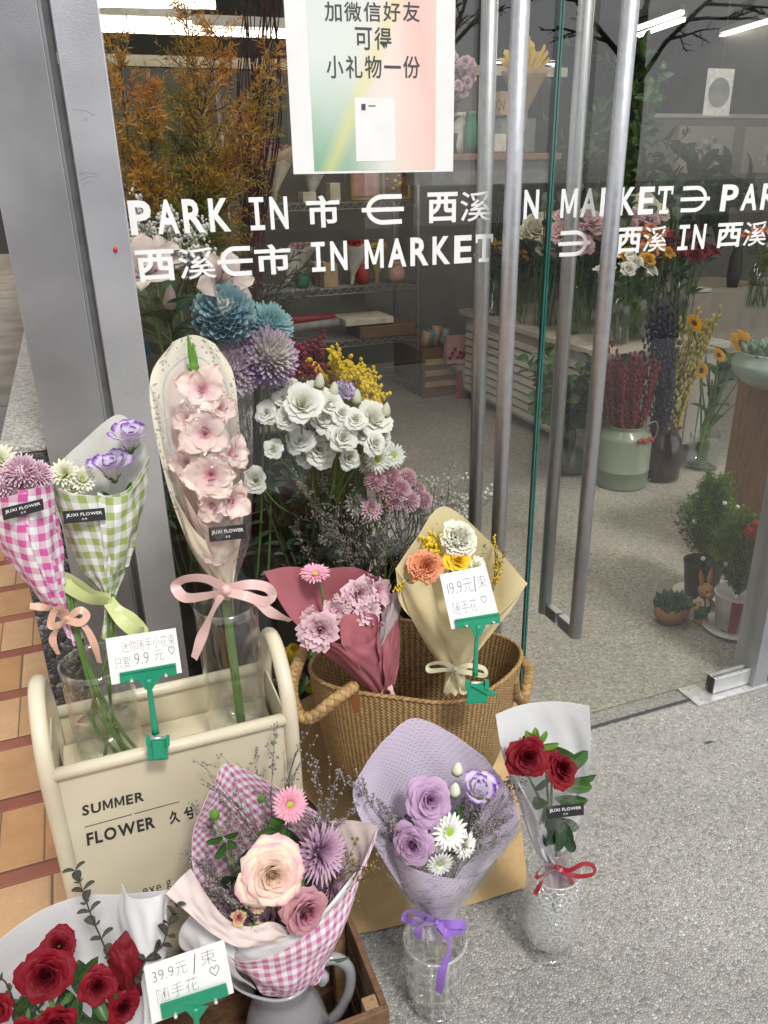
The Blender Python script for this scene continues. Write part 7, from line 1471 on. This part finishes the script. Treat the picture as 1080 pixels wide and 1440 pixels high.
t = gbox('small tan box printed with letters on the sideboard', 704, 150, .07, .13, zb + .20, CM['tan'], YB + .2, cat='box'); bx = P(704, 150, YB + .139)
m = MB(); put_line(m, 'OV', [(bx[0] - .03, YB + .138, bx[2] + .035), (bx[0] + .03, YB + .138, bx[2] + .035), (bx[0] + .03, YB + .138, bx[2] - .02), (bx[0] - .03, YB + .138, bx[2] - .02)]); part('lettering', m, M_['ink'], t, False)
gbox('clear glass display case under the lettered box', 712, 190, .28, .19, zb, M_['glass_in'], YB + .2, cat='display case', name='display_case', dpt=.2); gbox('cream card box inside the glass case', 700, 200, .10, .10, zb + .008, CM['cream'], YB + .2)
for k, (x, y, mt, lb) in enumerate([(648, 95, 'p_mum_lilac', 'lilac potted bloom behind the poster edge')]):
    c = P(x, y + 10, YB + .1); t = thing('potted_bloom', lb, 'flower', (c[0], c[1], zb), GG)
    part('pot', MB().lathe([(.0005, .005), (.05, .005), (.06, .11), (.05, .112)], (c[0], c[1] + .1, zb), 16), CM['black'], t); m = MB(); stem_leaves(m, spline([(c[0], c[1] + .1, zb + .1), (c[0], c[1] + .1, c[2])], 10), 26, .08, .02, 0, .1, 1); m.tube([(c[0], c[1] + .1, zb + .1), (c[0], c[1] + .1, zb + .25), (c[0], c[1] + .1, c[2])], .006, 6); part('leaf', m, M_['leaf_dark'], t)
    for j in range(14): bloom('bloom', g_lisi, (M_[mt], M_['sepal']), t, c + np.array([rnd.uniform(-.09, .09), rnd.uniform(-.03, .08), rnd.uniform(-.14, .10)]), (rnd.uniform(-.6, .6), -1, rnd.uniform(0, .8)), .034, None, j, opn=1.1)
c = P(738, 100, YB + .15); t = thing('dried_bouquet', 'golden yellow dried bouquet in a tan paper fan behind the door handle', 'dried bouquet', (c[0], c[1], zb + .2), GG); r_ = random.Random(4); m = MB()
for k in range(80): a = r_.uniform(-1.2, 1.2); d = np.array([sin(a), r_.uniform(-.35, .35), cos(a)]); e = c + nrm(d) * r_.uniform(.10, .17); w = np.cross(d, (0, 1, 0)) * .012; m.add([c - [0, 0, .08] , e - w, e + [0, 0, .01], e + w], [(0, 1, 2, 3)])
part('plume', m, CM['yellow'], t, False); part('paper_cone', MB().lathe([(.015, -.32), (.03, -.2), (.12, -.03), (.14, .0), (.115, -.03)], c, 14), CM['tan'], t)
# white louvred counter
x0, y0, y1, x1c_ = 2.53, 3.42, 5.1, 3.30; zt = P(828, 500, y0)[2]
M_['cream_wood'] = pm('cream_painted_boards', (.52, .48, .41), .55, .08, 5)
ct = thing('louvred_counter', 'cream counter with slatted side carrying tall vases of cut flowers', 'counter', ((x0 + x1c_) / 2, 4.2, .005)); part('body', MB().box((x0 + .02, y0 + .02, .06), (x1c_ - .02, y1 - .02, zt - .04)), M_['cream_wood'], ct, False)
part('top', MB().box((x0 - .02, y0 - .02, zt - .035), (x1c_ + .02, y1 + .02, zt)), M_['cream_wood'], ct, False, .004); m = MB(); n = 9
for k in range(n): z = .09 + k * (zt - .17) / n; m.box((x0 - .004, y0 + .05, z), (x0 + .01, y1 - .05, z + (zt - .17) / n - .012), 0, Matrix.Rotation(radians(14), 3, 'Y'))
part('slat', m, M_['cream_wood'], ct, False, .002); m = MB()
for k in range(8): x = x0 + .04 + k * (x1c_ - x0 - .07) / 8; m.box((x, y0, .07), (x + (x1c_ - x0 - .07) / 8 - .008, y0 + .018, zt - .06))
part('front_board', m, M_['cream_wood'], ct, False, .002)
for x in (x0, x1c_ - .05):
    for y in (y0 + .0, y1 - .05): part('foot', MB().box((x, y, .005), (x + .05, y + .05, .059)), M_['black_plastic'], ct, False)
M_['p_coral'] = petal_mat('coral_petal', [(0, (.50, .05, .02)), (1, (.66, .14, .09))], None, .12); M_['p_ranun_yellow'] = petal_mat('ranunculus_yellow', [(0, (.66, .28, .01)), (1, (.72, .42, .04))], None, .1); M_['p_hyd'] = petal_mat('hydrangea_white', [(0, (.5, .55, .35)), (1, (.72, .70, .60))], None, .1)
GV = 'cut flower vases on the cream counter'
def vase_bunch(label, c, r, h, heads, mat, gen, hs, stems, spread, seed, hh=.32, **kw):
    """a clear vase of cut stems with a dome of heads"""
    t = thing('flower_vase', label, 'vase of flowers', c, GV); rr = random.Random(seed); c = np.array(c)
    part('vessel', MB().lathe([(.0005, .005), (r, .005), (r, h), (r * .96, h), (r * .96, .015), (.0005, .015)], c, 20), M_['glass_in'], t); m = MB()
    tops = []
    for k in range(heads):
        a = k * 2.4; q = spread * math.sqrt((k + .5) / heads); top = c + [q * cos(a), q * sin(a), h + hh * (1 - .45 * (q / spread) ** 2) + rr.uniform(-.03, .03)]; tops.append(top)
        bloom('bloom', gen, mat, t, top, (q * cos(a) * 3, q * sin(a) * 3 - .5, 1), hs * 1.25 * rr.uniform(.8, 1.2), None, k, **kw)
    for k in range(stems):
        top = tops[k % heads]; b0 = c + [rr.uniform(-r * .7, r * .7), rr.uniform(-r * .7, r * .7), .02]; m.tube([b0, (b0 + top) / 2 + [rr.uniform(-.02, .02), 0, 0], top], .0035, 5, 0, False, 3)
        if k % 2: stem_leaves(m, spline([(b0 + top) / 2, top - [0, 0, .04]], 5), 3, .09, .018, 1, 0, 1, 1.5, rr)
    part('stem', m, [M_['stem'], M_['leaf']], t)
RN = dict(gen=g_rose)
for lb, px, py, y, n, mt, gen, hs, kw in [('vase of white hydrangea heads left of the right door handles', 772, 318, 4.3, 9, 'p_hyd', g_carn, .075, {}), ('vase of blush hydrangea heads between the two right handles', 812, 312, 4.0, 9, 'p_palepink', g_carn, .075, {}), ('vase of white ranunculus hanging over the counter edge', 875, 376, 3.62, 8, 'p_white', g_rose, .042, dict(N=22, opn=.7)),
                                          ('vase of golden ranunculus behind the white ones', 902, 352, 3.7, 8, 'p_ranun_yellow', g_rose, .042, dict(N=22, opn=.7)), ('vase of pink blooms behind the word market', 900, 308, 4.2, 12, 'p_mum_pink', g_carn, .05, {}), ('vase of cream and peach blooms right of the rightmost handle', 900, 288, 4.6, 10, 'p_creamy', g_carn, .06, {}),
                                          ('vase of coral ranunculus in the middle of the counter', 925, 340, 3.95, 12, 'p_coral', g_rose, .046, dict(N=22, opn=.7)), ('vase of orange ranunculus left of the coral ones', 905, 330, 3.9, 8, 'p_orange', g_rose, .044, dict(N=22, opn=.7)), ('vase of deep red ranunculus at the right end of the counter', 968, 345, 3.75, 10, 'p_red', g_rose, .05, dict(N=22, opn=.8)),
                                          ('vase of yellow blooms nearest the green glass edge', 700, 345, 4.8, 6, 'p_yellow', g_carn, .05, {}), ('vase of orange blooms at the right edge of the photo', 1078, 330, 4.2, 8, 'p_orange', g_rose, .05, dict(N=22, opn=.7))]:
    c = P(px, py, y); h = .30; hh = max(.12, c[2] - zt - h) ; zz = zt if c[2] > zt + .3 else max(.005, c[2] - .6)
    vase_bunch(lb, (c[0], c[1], zt + .001 if c[0] < 9 else zz), .07, h, n, (M_[mt], M_['sepal']), gen, hs, 14, .15, int(px), hh, **kw)
t = thing('green_foliage', 'mass of green stems and leaves behind the vases on the counter', 'flower bunch', (2.9, 4.6, zt), GV); m = MB(); r_ = random.Random(6)
for k in range(70): b0 = np.array([r_.uniform(2.55, 3.3), r_.uniform(3.7, 5.0), zt + .01]); e = b0 + [r_.uniform(-.12, .12), r_.uniform(-.1, .1), r_.uniform(.35, .75)]; m.tube([b0, (b0 + e) / 2, e], .004, 5, 0, False); stem_leaves(m, spline([(b0 + e) / 2, e], 5), 4, .12, .03, 1, 0, 1, 1.5, r_)
part('leaf', m, [M_['stem'], M_['leaf_dark']], t)
# vases on the floor in front of the counter
GF = 'tall vases on the shop floor'
def tall_vase(name, label, base, prof, mat, cat='vase', k=1.0):
    t = thing(name, label, cat, base, GF); part('vessel', MB().lathe([(r * k if r > .001 else r, z * k) for r, z in prof], base, 32), mat, t); return t
b1 = G(798, 664, .005); t = tall_vase('glass_vase', 'clear vase of leafy green branches between the right door handles', b1, [(.0005, .004), (.10, .004), (.105, .02), (.10, .22), (.07, .28), (.08, .30), (.074, .30), (.064, .28), (.094, .22), (.098, .025), (.0005, .02)], M_['glass_in'], k=.85); m = MB(); r_ = random.Random(1)
for k in range(20): e = b1 + [r_.uniform(-.26, .24), r_.uniform(-.22, .22), r_.uniform(.36, .66)]; m.tube([b1 + [0, 0, .03], b1 + [r_.uniform(-.03, .03), 0, .26], e], .004, 5, 0, False, 4); stem_leaves(m, spline([b1 + [0, 0, .24], e], 6), 13, .10, .028, 1, .1, 1, 1.5, r_)
part('branch', m, [M_['stem_dark'], M_['leaf']], t); m = MB()
for k in range(5): m.blob(b1 + [.06 + .02 * k, -.1, .58 + .03 * k], .010, 0, 2, 5, 4)
part('red_bud', m, CM['red'], t)
KC = .74; M_['can'] = pm('sage_enamel', (.22, .265, .19), .4, .08, 6, coat=.2); b2 = G(872, 679, .005); t = tall_vase('milk_can', 'sage green milk can holding dark red willow twigs', b2, [(.0005, 0), (.175, 0), (.18, .015), (.182, .12), (.186, .125), (.182, .13), (.18, .34), (.17, .37), (.125, .40), (.12, .42), (.13, .43), (.12, .43), (.114, .40), (.16, .35), (.0005, .05)], M_['can'], 'milk can', KC)
part('wire_handle', MB().tube([b2 + np.array(q) * KC for q in ([.12, -.05, .42], [.20, -.06, .44], [.22, -.06, .36], [.18, -.05, .28])], .004, 6, k=5), M_['wire'], t); q = b2 + [.02, -.137, .27]; m = MB()
for k in range(6): m.blob(q + [.015 * (k - 2.5), -.002, .006 * sin(k * 2)], .013, 0, .8, 7, 5)
part('painted_rose', m, CM['red'], t)
def willow(label, base, z0, n, px, py, wpx, mats, seed, size=.0085, spread0=.06, name='willow_twigs'):
    """twigs from the neck of the vessel to a fan whose top centre is seen at (px,py), wpx wide"""
    t = thing(name, label, 'twigs', base + [0, 0, z0], GF); m = MB(); rr = random.Random(seed); top = P(px, py, base[1]); w = wpx * dep(top) / F / 2
    for k in range(n):
        a = rr.uniform(0, 6.3); q = math.sqrt(rr.random()); e = top + [w * q * cos(a), w * .7 * q * sin(a), -(top[2] - z0) * rr.uniform(0, .3)]; b0 = base + [spread0 * q * cos(a), spread0 * q * sin(a), z0 - .12]; s = spline([b0, b0 * .5 + e * .5 + [rr.uniform(-.015, .015) - (e[0] - b0[0]) * .12, 0, 0], e], 9); m.tube(s, [.003, .0013], 4, 0, False)
        for j in range(4, len(s)):
            d = nrm(s[j] - s[j - 1]); f = frame(d, rr.uniform(0, 6.3))
            m.join(MB().blob((0, 0, 0), size, 0, 1.9, 5, 4), mat4(s[j] + f[:, 0] * size * .7, d + f[:, 0] * .4), 1)
    part('twig', m, mats, t)
willow('dark red willow twigs fanning out of the sage green can', b2, .30, 60, 885, 498, 98, [CM['red'], pm('red_catkin', (.20, .015, .02), .6, .25, 30)], 3)
b3 = G(926, 671, .005); M_['plum'] = sheer_glass('plum_glass', (.62, .50, .52), .06); t = tall_vase('glass_jar', 'plum tinted glass jar of navy and yellow willow right of the green can', b3, [(.0005, .004), (.13, .004), (.14, .02), (.145, .22), (.12, .30), (.10, .33), (.10, .37), (.115, .38), (.105, .385), (.094, .37), (.094, .33), (.135, .22), (.132, .025), (.0005, .02)], M_['plum'], k=.74)
willow('navy blue willow twigs standing in the plum glass jar', b3, .28, 42, 932, 428, 52, [CM['black'], pm('navy_catkin', (.025, .028, .07), .6, .2, 30)], 5)
willow('yellow pussy willow twigs leaning right out of the plum jar', b3, .28, 26, 985, 430, 70, [M_['twig'], pm('yellow_catkin', (.45, .38, .06), .6, .2, 30)], 6, .0085)
b4 = G(985, 656, .005); t = tall_vase('glass_vase', 'clear vase of sunflowers with long stems beside the wooden pedestal', b4, [(.0005, .004), (.125, .004), (.13, .02), (.105, .20), (.11, .26), (.104, .26), (.099, .2), (.122, .025), (.0005, .02)], M_['glass_in'], k=.72)
M_['p_sun'] = petal_mat('sunflower_petal', [(0, (.60, .25, .005)), (1, (.68, .38, .01))], None, .1); M_['sun_eye'] = pm('sunflower_eye', (.09, .045, .015), .9, .2, 60); m = MB()
for k, (x, y, r) in enumerate([(985, 521, 13), (1042, 486, 24), (975, 455, 14), (1010, 500, 12)]):
    c = P(x, y, b4[1] - .1); bloom('sunflower', g_daisy, (M_['p_sun'], M_['sun_eye'], M_['sepal']), t, c, (.1, -.8, .6 if k else .2), r * dep(c) / F, None, k, rows=((22, 1, 1.4), (18, .9, 1.2)), W=.13, cen=.4); m.tube([b4 + [.02 * k - .03, 0, .03], b4 + [.02 * k - .03, 0, .2], c], .005, 6, 0, False, 4)
for k in range(14): e = b4 + [rnd.uniform(-.08, .18), rnd.uniform(-.1, .1), rnd.uniform(.36, .62)]; m.tube([b4 + [rnd.uniform(-.05, .05), 0, .03], b4 + [rnd.uniform(-.04, .04), 0, .2], e], .0045, 6, 0, False, 4)
stem_leaves(m, spline([b4 + [0, 0, .2], b4 + [.05, 0, .6]], 6), 10, .12, .045, 1, .1, 1); part('stem', m, [M_['stem'], M_['leaf']], t)
# pedestal and bowl, table with linen cloth
pb = G(1000, 778, .005); zt_ = P(1034, 530, pb[1])[2]; x0 = pb[0]; yb_ = pb[1]; t = thing('pedestal', 'tall reddish wooden pedestal at the right edge behind the glass', 'pedestal', (x0 + .3, yb_ - .27, .005)); part('body', MB().box((x0, yb_ - .55, .005), (x0 + .6, yb_, zt_ - .02)), M_['wood_rd'], t, False, .004); part('top', MB().box((x0 - .004, yb_ - .554, zt_ - .0195), (x0 + .604, yb_ + .004, zt_)), M_['wood_rd'], t, False, .003)
bw_ = P(1080, 533, yb_ - .16); bw_[2] = zt_ + .001; M_['celadon'] = pm('celadon_glaze', (.28, .36, .31), .2, .06, 8, coat=.5); t = thing('ceramic_bowl', 'pale celadon bowl with a dark succulent on the wooden pedestal', 'bowl', bw_); part('bowl', MB().lathe([(.0005, 0), (.07, 0), (.13, .05), (.135, .09), (.11, .12), (.115, .128), (.10, .12), (.12, .09), (.0005, .03)], bw_, 32), M_['celadon'], t); m = MB()
for k in range(26): m.join(g_bud(1, .3), mat4(bw_ + [.08 * cos(k * 2.4) * math.sqrt(k / 26), .08 * sin(k * 2.4) * math.sqrt(k / 26), .10], (cos(k * 2.4) * .6, sin(k * 2.4) * .6, 1), k, .07))
part('succulent', m, [M_['leaf_grey'], M_['leaf_grey']], t)
yt = 4.7; x0, x1 = P(968, 420, yt)[0], P(1110, 420, yt)[0]; zc2 = P(1000, 413, yt)[2]; M_['linen'] = paper_mat('linen_cloth', (.40, .37, .31), .1, .8, .08, .4); t = thing('linen_table', 'table under a beige linen cloth behind the yellow willow', 'table', ((x0 + x1) / 2, yt + .4, .005)); m = MB().box((x0, yt, zc2 - .02), (x1, yt + .8, zc2)); gx = np.linspace(x0 - .003, x1 + .003, 41); m.grid([[(x, yt - .004 - (.02 * sin(i * 1.1) + .015 * sin(i * .43)) * s - .004, zc2 + .003 - s * .45) for i, x in enumerate(gx)] for s in np.linspace(0, 1, 8)]); part('cloth', m, M_['linen'], t)
for x in (x0 + .05, x1 - .1): part('leg', MB().box((x, yt + .05, .005), (x + .05, yt + .1, zc2 - .021)), M_['wood_dk'], t, False)
GG = 'things on the linen table'
gpot('dark tall bottle on the linen table', 1030, 400, zc2, CM['black'], .05, .30, yt + .2, 'bottle', 'bottle', CM['brown']); gbox('white card box on the linen table corner', 985, 405, .12, .03, zc2, CM['white'], yt + .1); gpot('squat brown pot at the right of the linen table', 1070, 395, zc2, CM['brown'], .09, .12, yt + .2, 'pot', 'pot')
# leafy trees in pots
def pot_tree(label, px, py, Y, h, n, L, seed, mat, spread=.45):
    c = P(px, py, Y); b0 = np.array([c[0], Y, .005]); t = thing('potted_tree', label, 'potted plant', b0, 'potted trees inside the shop'); rr = random.Random(seed); part('pot', MB().lathe([(.0005, 0), (.14, 0), (.19, .32), (.2, .34), (.18, .34), (.17, .30), (.0005, .29)], b0, 24), CM['grey'], t); m = MB(); top = b0 + [0, 0, h]; part('trunk', MB().tube([b0 + [0, 0, .25], (b0 + top) / 2 + [.04, 0, 0], top], [.02, .008], 7, k=4), M_['twig'], t)
    for k in range(n):
        a = b0 + [0, 0, h * rr.uniform(.5, 1)]; e = a + [rr.uniform(-spread, spread), rr.uniform(-spread, spread), rr.uniform(-.05, .4)]; s = spline([a, (a + e) / 2 + [0, 0, .06], e], 6); m.tube(s, [.006, .002], 4, 0, False); stem_leaves(m, s, 9, L, L * .2, 1, .2, 1.1, 1.8, rr)
    part('foliage', m, [M_['twig'], mat], t)
pot_tree('tall leafy tree right of the rightmost door handle', 905, 200, 5.2, 2.0, 30, .13, 4, M_['leaf']); pot_tree('dark narrow leaved tree seen between the right door handles', 842, 190, 4.9, 1.9, 22, .12, 5, M_['leaf'], .3)
pot_tree('broad leaved plant under the map board', 985, 262, 5.6, 1.35, 10, .30, 6, M_['leaf'], .3)
# partition with floor plan boards
YM = 6.9; p = lambda x, y: P(x, y, YM)
M_['part'] = pm('grey_partition', (.24, .235, .22), .8, .08, 3); M_['board2'] = pm('cream_board', (.46, .43, .36), .6, .06, 4)
pa = thing('partition', 'grey partition wall carrying cream floor plan boards', 'wall', (p(980, 250)[0], YM, .005)); xL = p(905, 240)[0]; part('panel', MB().box((xL, YM, .005), (9.0 - .11, YM + .1, p(950, 166)[2])), M_['part'], pa, False); part('cap_rail', MB().box((xL - .02, YM - .03, p(950, 166)[2] + .001), (8.89, YM + .12, p(950, 160)[2])), M_['beam'], pa, False)
def plan(label, q0, q1, seed, txt=None):
    a, b = p(*q0), p(*q1); t = thing('floor_plan', label, 'board', (a + b) / 2, 'floor plan boards'); part('board', MB().box((a[0], YM - .03, b[2]), (b[0], YM - .001, a[2])), M_['board2'], t, False, .003); rr = random.Random(seed); m = MB(); m2 = MB(); w, h = b[0] - a[0], a[2] - b[2]
    for i in range(7):
        for j in range(5):
            if rr.random() < .6: x, z = a[0] + w * (.28 + .085 * i), b[2] + h * (.16 + .12 * j); (m if rr.random() < .7 else m2).box((x, YM - .0345, z), (x + w * .075, YM - .031, z + h * .1))
    part('plan_blocks', m, CM['cream'], t, False)
    if m2.n: part('plan_shops', m2, CM['grey'], t, False)
    if txt: m = MB(); put_line(m, txt, [(a[0] + w * .06, YM - .0312, a[2] - h * .07), (a[0] + w * .20, YM - .0312, a[2] - h * .07), (a[0] + w * .20, YM - .0312, a[2] - h * .19), (a[0] + w * .06, YM - .0312, a[2] - h * .19)], .02); part('lettering', m, M_['ink'], t, False)
plan('cream floor plan board headed 1F left on the partition', (953, 177), (1022, 243), 3, '1F'); plan('second cream floor plan board at the right edge', (1047, 178), (1100, 243), 5)
# square hanging poster with a dark round print
a = P(1011, 130, 4.6); t = thing('hanging_poster', 'white square poster with a grey round print hanging above the partition', 'poster', a); w, h = .105, .135; part('sheet', MB().box((a[0] - w, 4.6, a[2] - h), (a[0] + w, 4.606, a[2] + h)), pm('poster_white', (.75, .76, .76), .5), t, False); part('print', MB().lathe([(.0005, .0), (.085, 0)], (a[0], 4.598, a[2]), 40, 0, (0, -1, 0)), CM['grey'], t); part('hanging_wire', MB().tube([(a[0], 4.603, a[2] + h), (a[0], 4.603, 2.6), (a[0], 4.603, 3.39)], .002, 5), M_['wire'], t)
# conifers and the rabbit planter just inside the glass
def conifer(label, base, h, r, seed, potmat, stripe=None, bow_=False):
    t = thing('potted_conifer', label, 'potted plant', base, 'little potted conifers by the door'); base = np.array(base); part('pot', MB().lathe([(.0005, .012), (.055, .012), (.072, .14), (.076, .145), (.068, .145), (.064, .13), (.0005, .125)], base, 28), potmat, t); part('saucer', MB().lathe([(.0005, 0), (.07, 0), (.10, .012), (.095, .014), (.068, .006), (.0005, .006)], base, 28), CM['white'], t)
    if stripe:
        m = MB()
        for a in (-2.3, -.2, 1.9): m.grid([[(base[0] + (rr_ + .0008) * cos(b_), base[1] + (rr_ + .0008) * sin(b_), base[2] + z) for b_ in np.linspace(a - .25, a + .25, 5)] for rr_, z in ((.0552, .014), (.072, .14))])
        part('stripe', m, CM['red'], t)
    rr = random.Random(seed); m = MB(); tw = MB(); c0 = base + [0, 0, .12]; tw.tube([c0, c0 + [0, 0, h * .5], c0 + [0, 0, h * .9]], [.008, .003], 6)
    for k in range(300):
        q = rr.random() ** .8; a = rr.uniform(0, 6.3); s = c0 + [0, 0, h * q * .8]; d = nrm([cos(a), sin(a), .8 + 1.4 * q]); L = r * (1.25 - .8 * q) * rr.uniform(.7, 1.15); pts = [s + d * L * f_ + np.array([0, 0, L * .25]) * f_ * f_ for f_ in np.linspace(0, 1, 7)]; tw.tube(pts, [.0016, .0005], 3, 0, False)
        for j in range(2, 7):
            for z in range(6):
                dd = nrm(d * .8 + [rr.gauss(0, .6), rr.gauss(0, .6), rr.gauss(0, .5)]); w_ = nrm(np.cross(dd, [rr.gauss(0, 1), 1, rr.gauss(0, 1)])) * .0021; l = rr.uniform(.014, .026); m.add([pts[j], pts[j] + dd * l * .5 + w_, pts[j] + dd * l, pts[j] + dd * l * .5 - w_], [(0, 1, 2, 3)])
    part('trunk', tw, M_['twig'], t); part('foliage', m, leaf_mat('conifer_green', (.05, .12, .018), (.14, .25, .045)), t, False); m = MB()
    for k in range(7): a = k * 2.4; q = .15 + .11 * k; m.blob(c0 + [r * (1.1 - .7 * q) * cos(a) * .9, -abs(r * (1.1 - .7 * q) * sin(a)) * .9, h * q], .0085, 0, 1, 9, 7)
    part('white_bauble', m, CM['white'], t)
    if bow_:
        m = MB()
        for dx, dz, s_ in ((-.02, .0, .026), (.022, .004, .026), (.0, .02, .022), (0, 0, .017), (.0, -.045, .022), (.012, -.06, .018)): m.blob(c0 + [dx, -.03, h * 1.0 + dz], s_, 0, 1, 9, 7)
        part('red_bow', m, pm('red_velvet', (.42, .01, .02), .8, .2, 60), t)
k1 = G(1028, 884, .005); conifer('bushy potted conifer with white baubles and a red bow in a striped pot', k1, .27, .15, 3, CM['white'], True, True)
k2 = G(990, 850, .005) + [.03, .06, 0]; conifer('potted conifer behind the striped pot in a black wrapped pot', k2, .36, .15, 4, CM['black'])
rb = G(962, 872, .005); M_['terra'] = pm('terracotta', (.38, .17, .09), .7, .12, 20, .1, 120); M_['fur'] = pm('painted_orange_clay', (.46, .22, .09), .6, .1, 25); t = thing('rabbit_planter', 'small clay rabbit pulling a terracotta planter of succulents inside the glass', 'planter', rb); s = .085
part('planter_tub', MB().lathe([(.0005, 0), (.05, 0), (.066, .03), (.068, .06), (.062, .068), (.056, .06), (.0005, .05)], rb + [-.045, .02, 0], 22, 0, None, .8), M_['terra'], t); m = MB()
for k in range(34): a = k * 2.4; q = .055 * math.sqrt(k / 34); m.join(g_bud(1, .3), mat4(rb + [-.045 + q * cos(a), .02 + q * sin(a) * .8, .06], (cos(a) * .7 * q / .05, sin(a) * .7 * q / .05, 1), k, .042))
part('succulent', m, [leaf_mat('succulent_green', (.03, .06, .035), (.07, .11, .06)), M_['leaf_dark']], t)
rx_ = rb + [.045, -.03, 0]; m = MB()
for x in (-.014, .014): m.lathe([(.0005, 0), (.014, .002), (.012, .012), (.009, .03), (.011, .05)], rx_ + [x, 0, 0], 12).blob(rx_ + [x, -.012, .008], .011, 0, .7, 10, 7)
m.lathe([(.02, .045), (.026, .06), (.025, .08), (.014, .098), (.013, .108)], rx_, 16)
m.blob(rx_ + [0, -.004, .130], .027, 0, .95, 16, 12).blob(rx_ + [-.006, -.026, .122], .013, 0, .8, 12, 8)
for x in (-.012, .016): m.lathe([(.006, .0), (.010, .02), (.008, .045), (.001, .062)], rx_ + [x, .004, .148], 10, 0, (x * 14, .15, 1), .6)
m.tube([rx_ + [-.022, -.006, .088], rx_ + [-.036, -.016, .075], rx_ + [-.044, -.010, .066]], [.008, .007, .008], 9, k=3).tube([rx_ + [.022, -.006, .088], rx_ + [.028, -.022, .076], rx_ + [.016, -.030, .070]], [.008, .007, .008], 9, k=3)
part('rabbit', m, M_['fur'], t); m = MB().lathe([(.0275, .046), (.0282, .062), (.0272, .076)], rx_, 18)
for x in (-.0145, .0145): m.lathe([(.0125, .018), (.0135, .035), (.0145, .052)], rx_ + [x, 0, 0], 12)
for x in (-.012, .012): m.tube([rx_ + [x, -.026, .072], rx_ + [x, -.022, .09], rx_ + [x * .8, -.010, .104]], .003, 6)
part('overalls', m, pm('green_overalls', (.03, .12, .07), .6, .1, 30), t); part('shirt', MB().lathe([(.0272, .077), (.0262, .084), (.0165, .1)], rx_, 18), CM['cream'], t); m = MB()
for x in (-.016, .006): m.blob(rx_ + [x, -.026, .137], .0036, 0, 1, 8, 6)
m.blob(rx_ + [-.008, -.0385, .125], .003, 0, .8, 8, 6); part('eye', m, CM['black'], t)

# ------------------------------------------------------------------ across the street, seen in the glass
M_['bark'] = pm('grey_bark', (.11, .09, .075), .85, .2, 12, .4, 40); M_['facade'] = pm('brown_facade', (.13, .11, .095), .8, .1, 1); M_['win'] = pm('dark_window', (.03, .035, .04), .15, .1)
bd = thing('street_building', 'grey building across the street mirrored in the shop glass', 'building', (0, -24, 0)); part('wall', MB().box((-26, -30, .006), (9, -24, 9)), M_['facade'], bd, False)
for fl in range(3):
    for k in range(11):
        x = -25 + k * 3.1; part('window', MB().box((x, -23.99, 1 + fl * 2.8), (x + 1.9, -23.94, 2.8 + fl * 2.8)), M_['win'], bd, False)
for k, (x, y, h) in enumerate([(3.4, -7, 6), (9.0, -9, 7), (-4, -8, 6.5), (14.0, -8, 6), (6.2, -12, 7)]):
    t = thing('bare_tree', ['bare street tree mirrored in the glass, nearest the right handles', 'bare street tree mirrored near the square poster', 'bare street tree mirrored above the fern', 'bare street tree mirrored at the right edge', 'farther bare street tree mirrored between the others'][k], 'tree', (x, y, 0), 'bare trees across the street'); rr = random.Random(k); m = MB(); part('trunk', MB().tube([(x, y, 0), (x + .1, y, h * .3), (x + .05, y, h * .55)], [.16, .11, .09], 10, k=5), M_['bark'], t)
    twig(m, (x + .05, y, h * .52), (0, 0, 1), h * .5, .06, 0, 3, .8, 6, 0, 0, .01, 0, rr); twig(m, (x + .07, y, h * .4), (.6, .2, .8), h * .4, .05, 0, 3, .8, 6, 0, 0, .01, 0, rr); twig(m, (x + .07, y, h * .42), (-.7, -.1, .7), h * .4, .05, 0, 3, .8, 6, 0, 0, .01, 0, rr); part('branches', m, M_['bark'], t)
for o in list(bpy.data.objects):
    if o.parent is None and o.type == 'MESH' and 'kind' not in o and 'category' not in o: print('UNTAGGED', o.name)
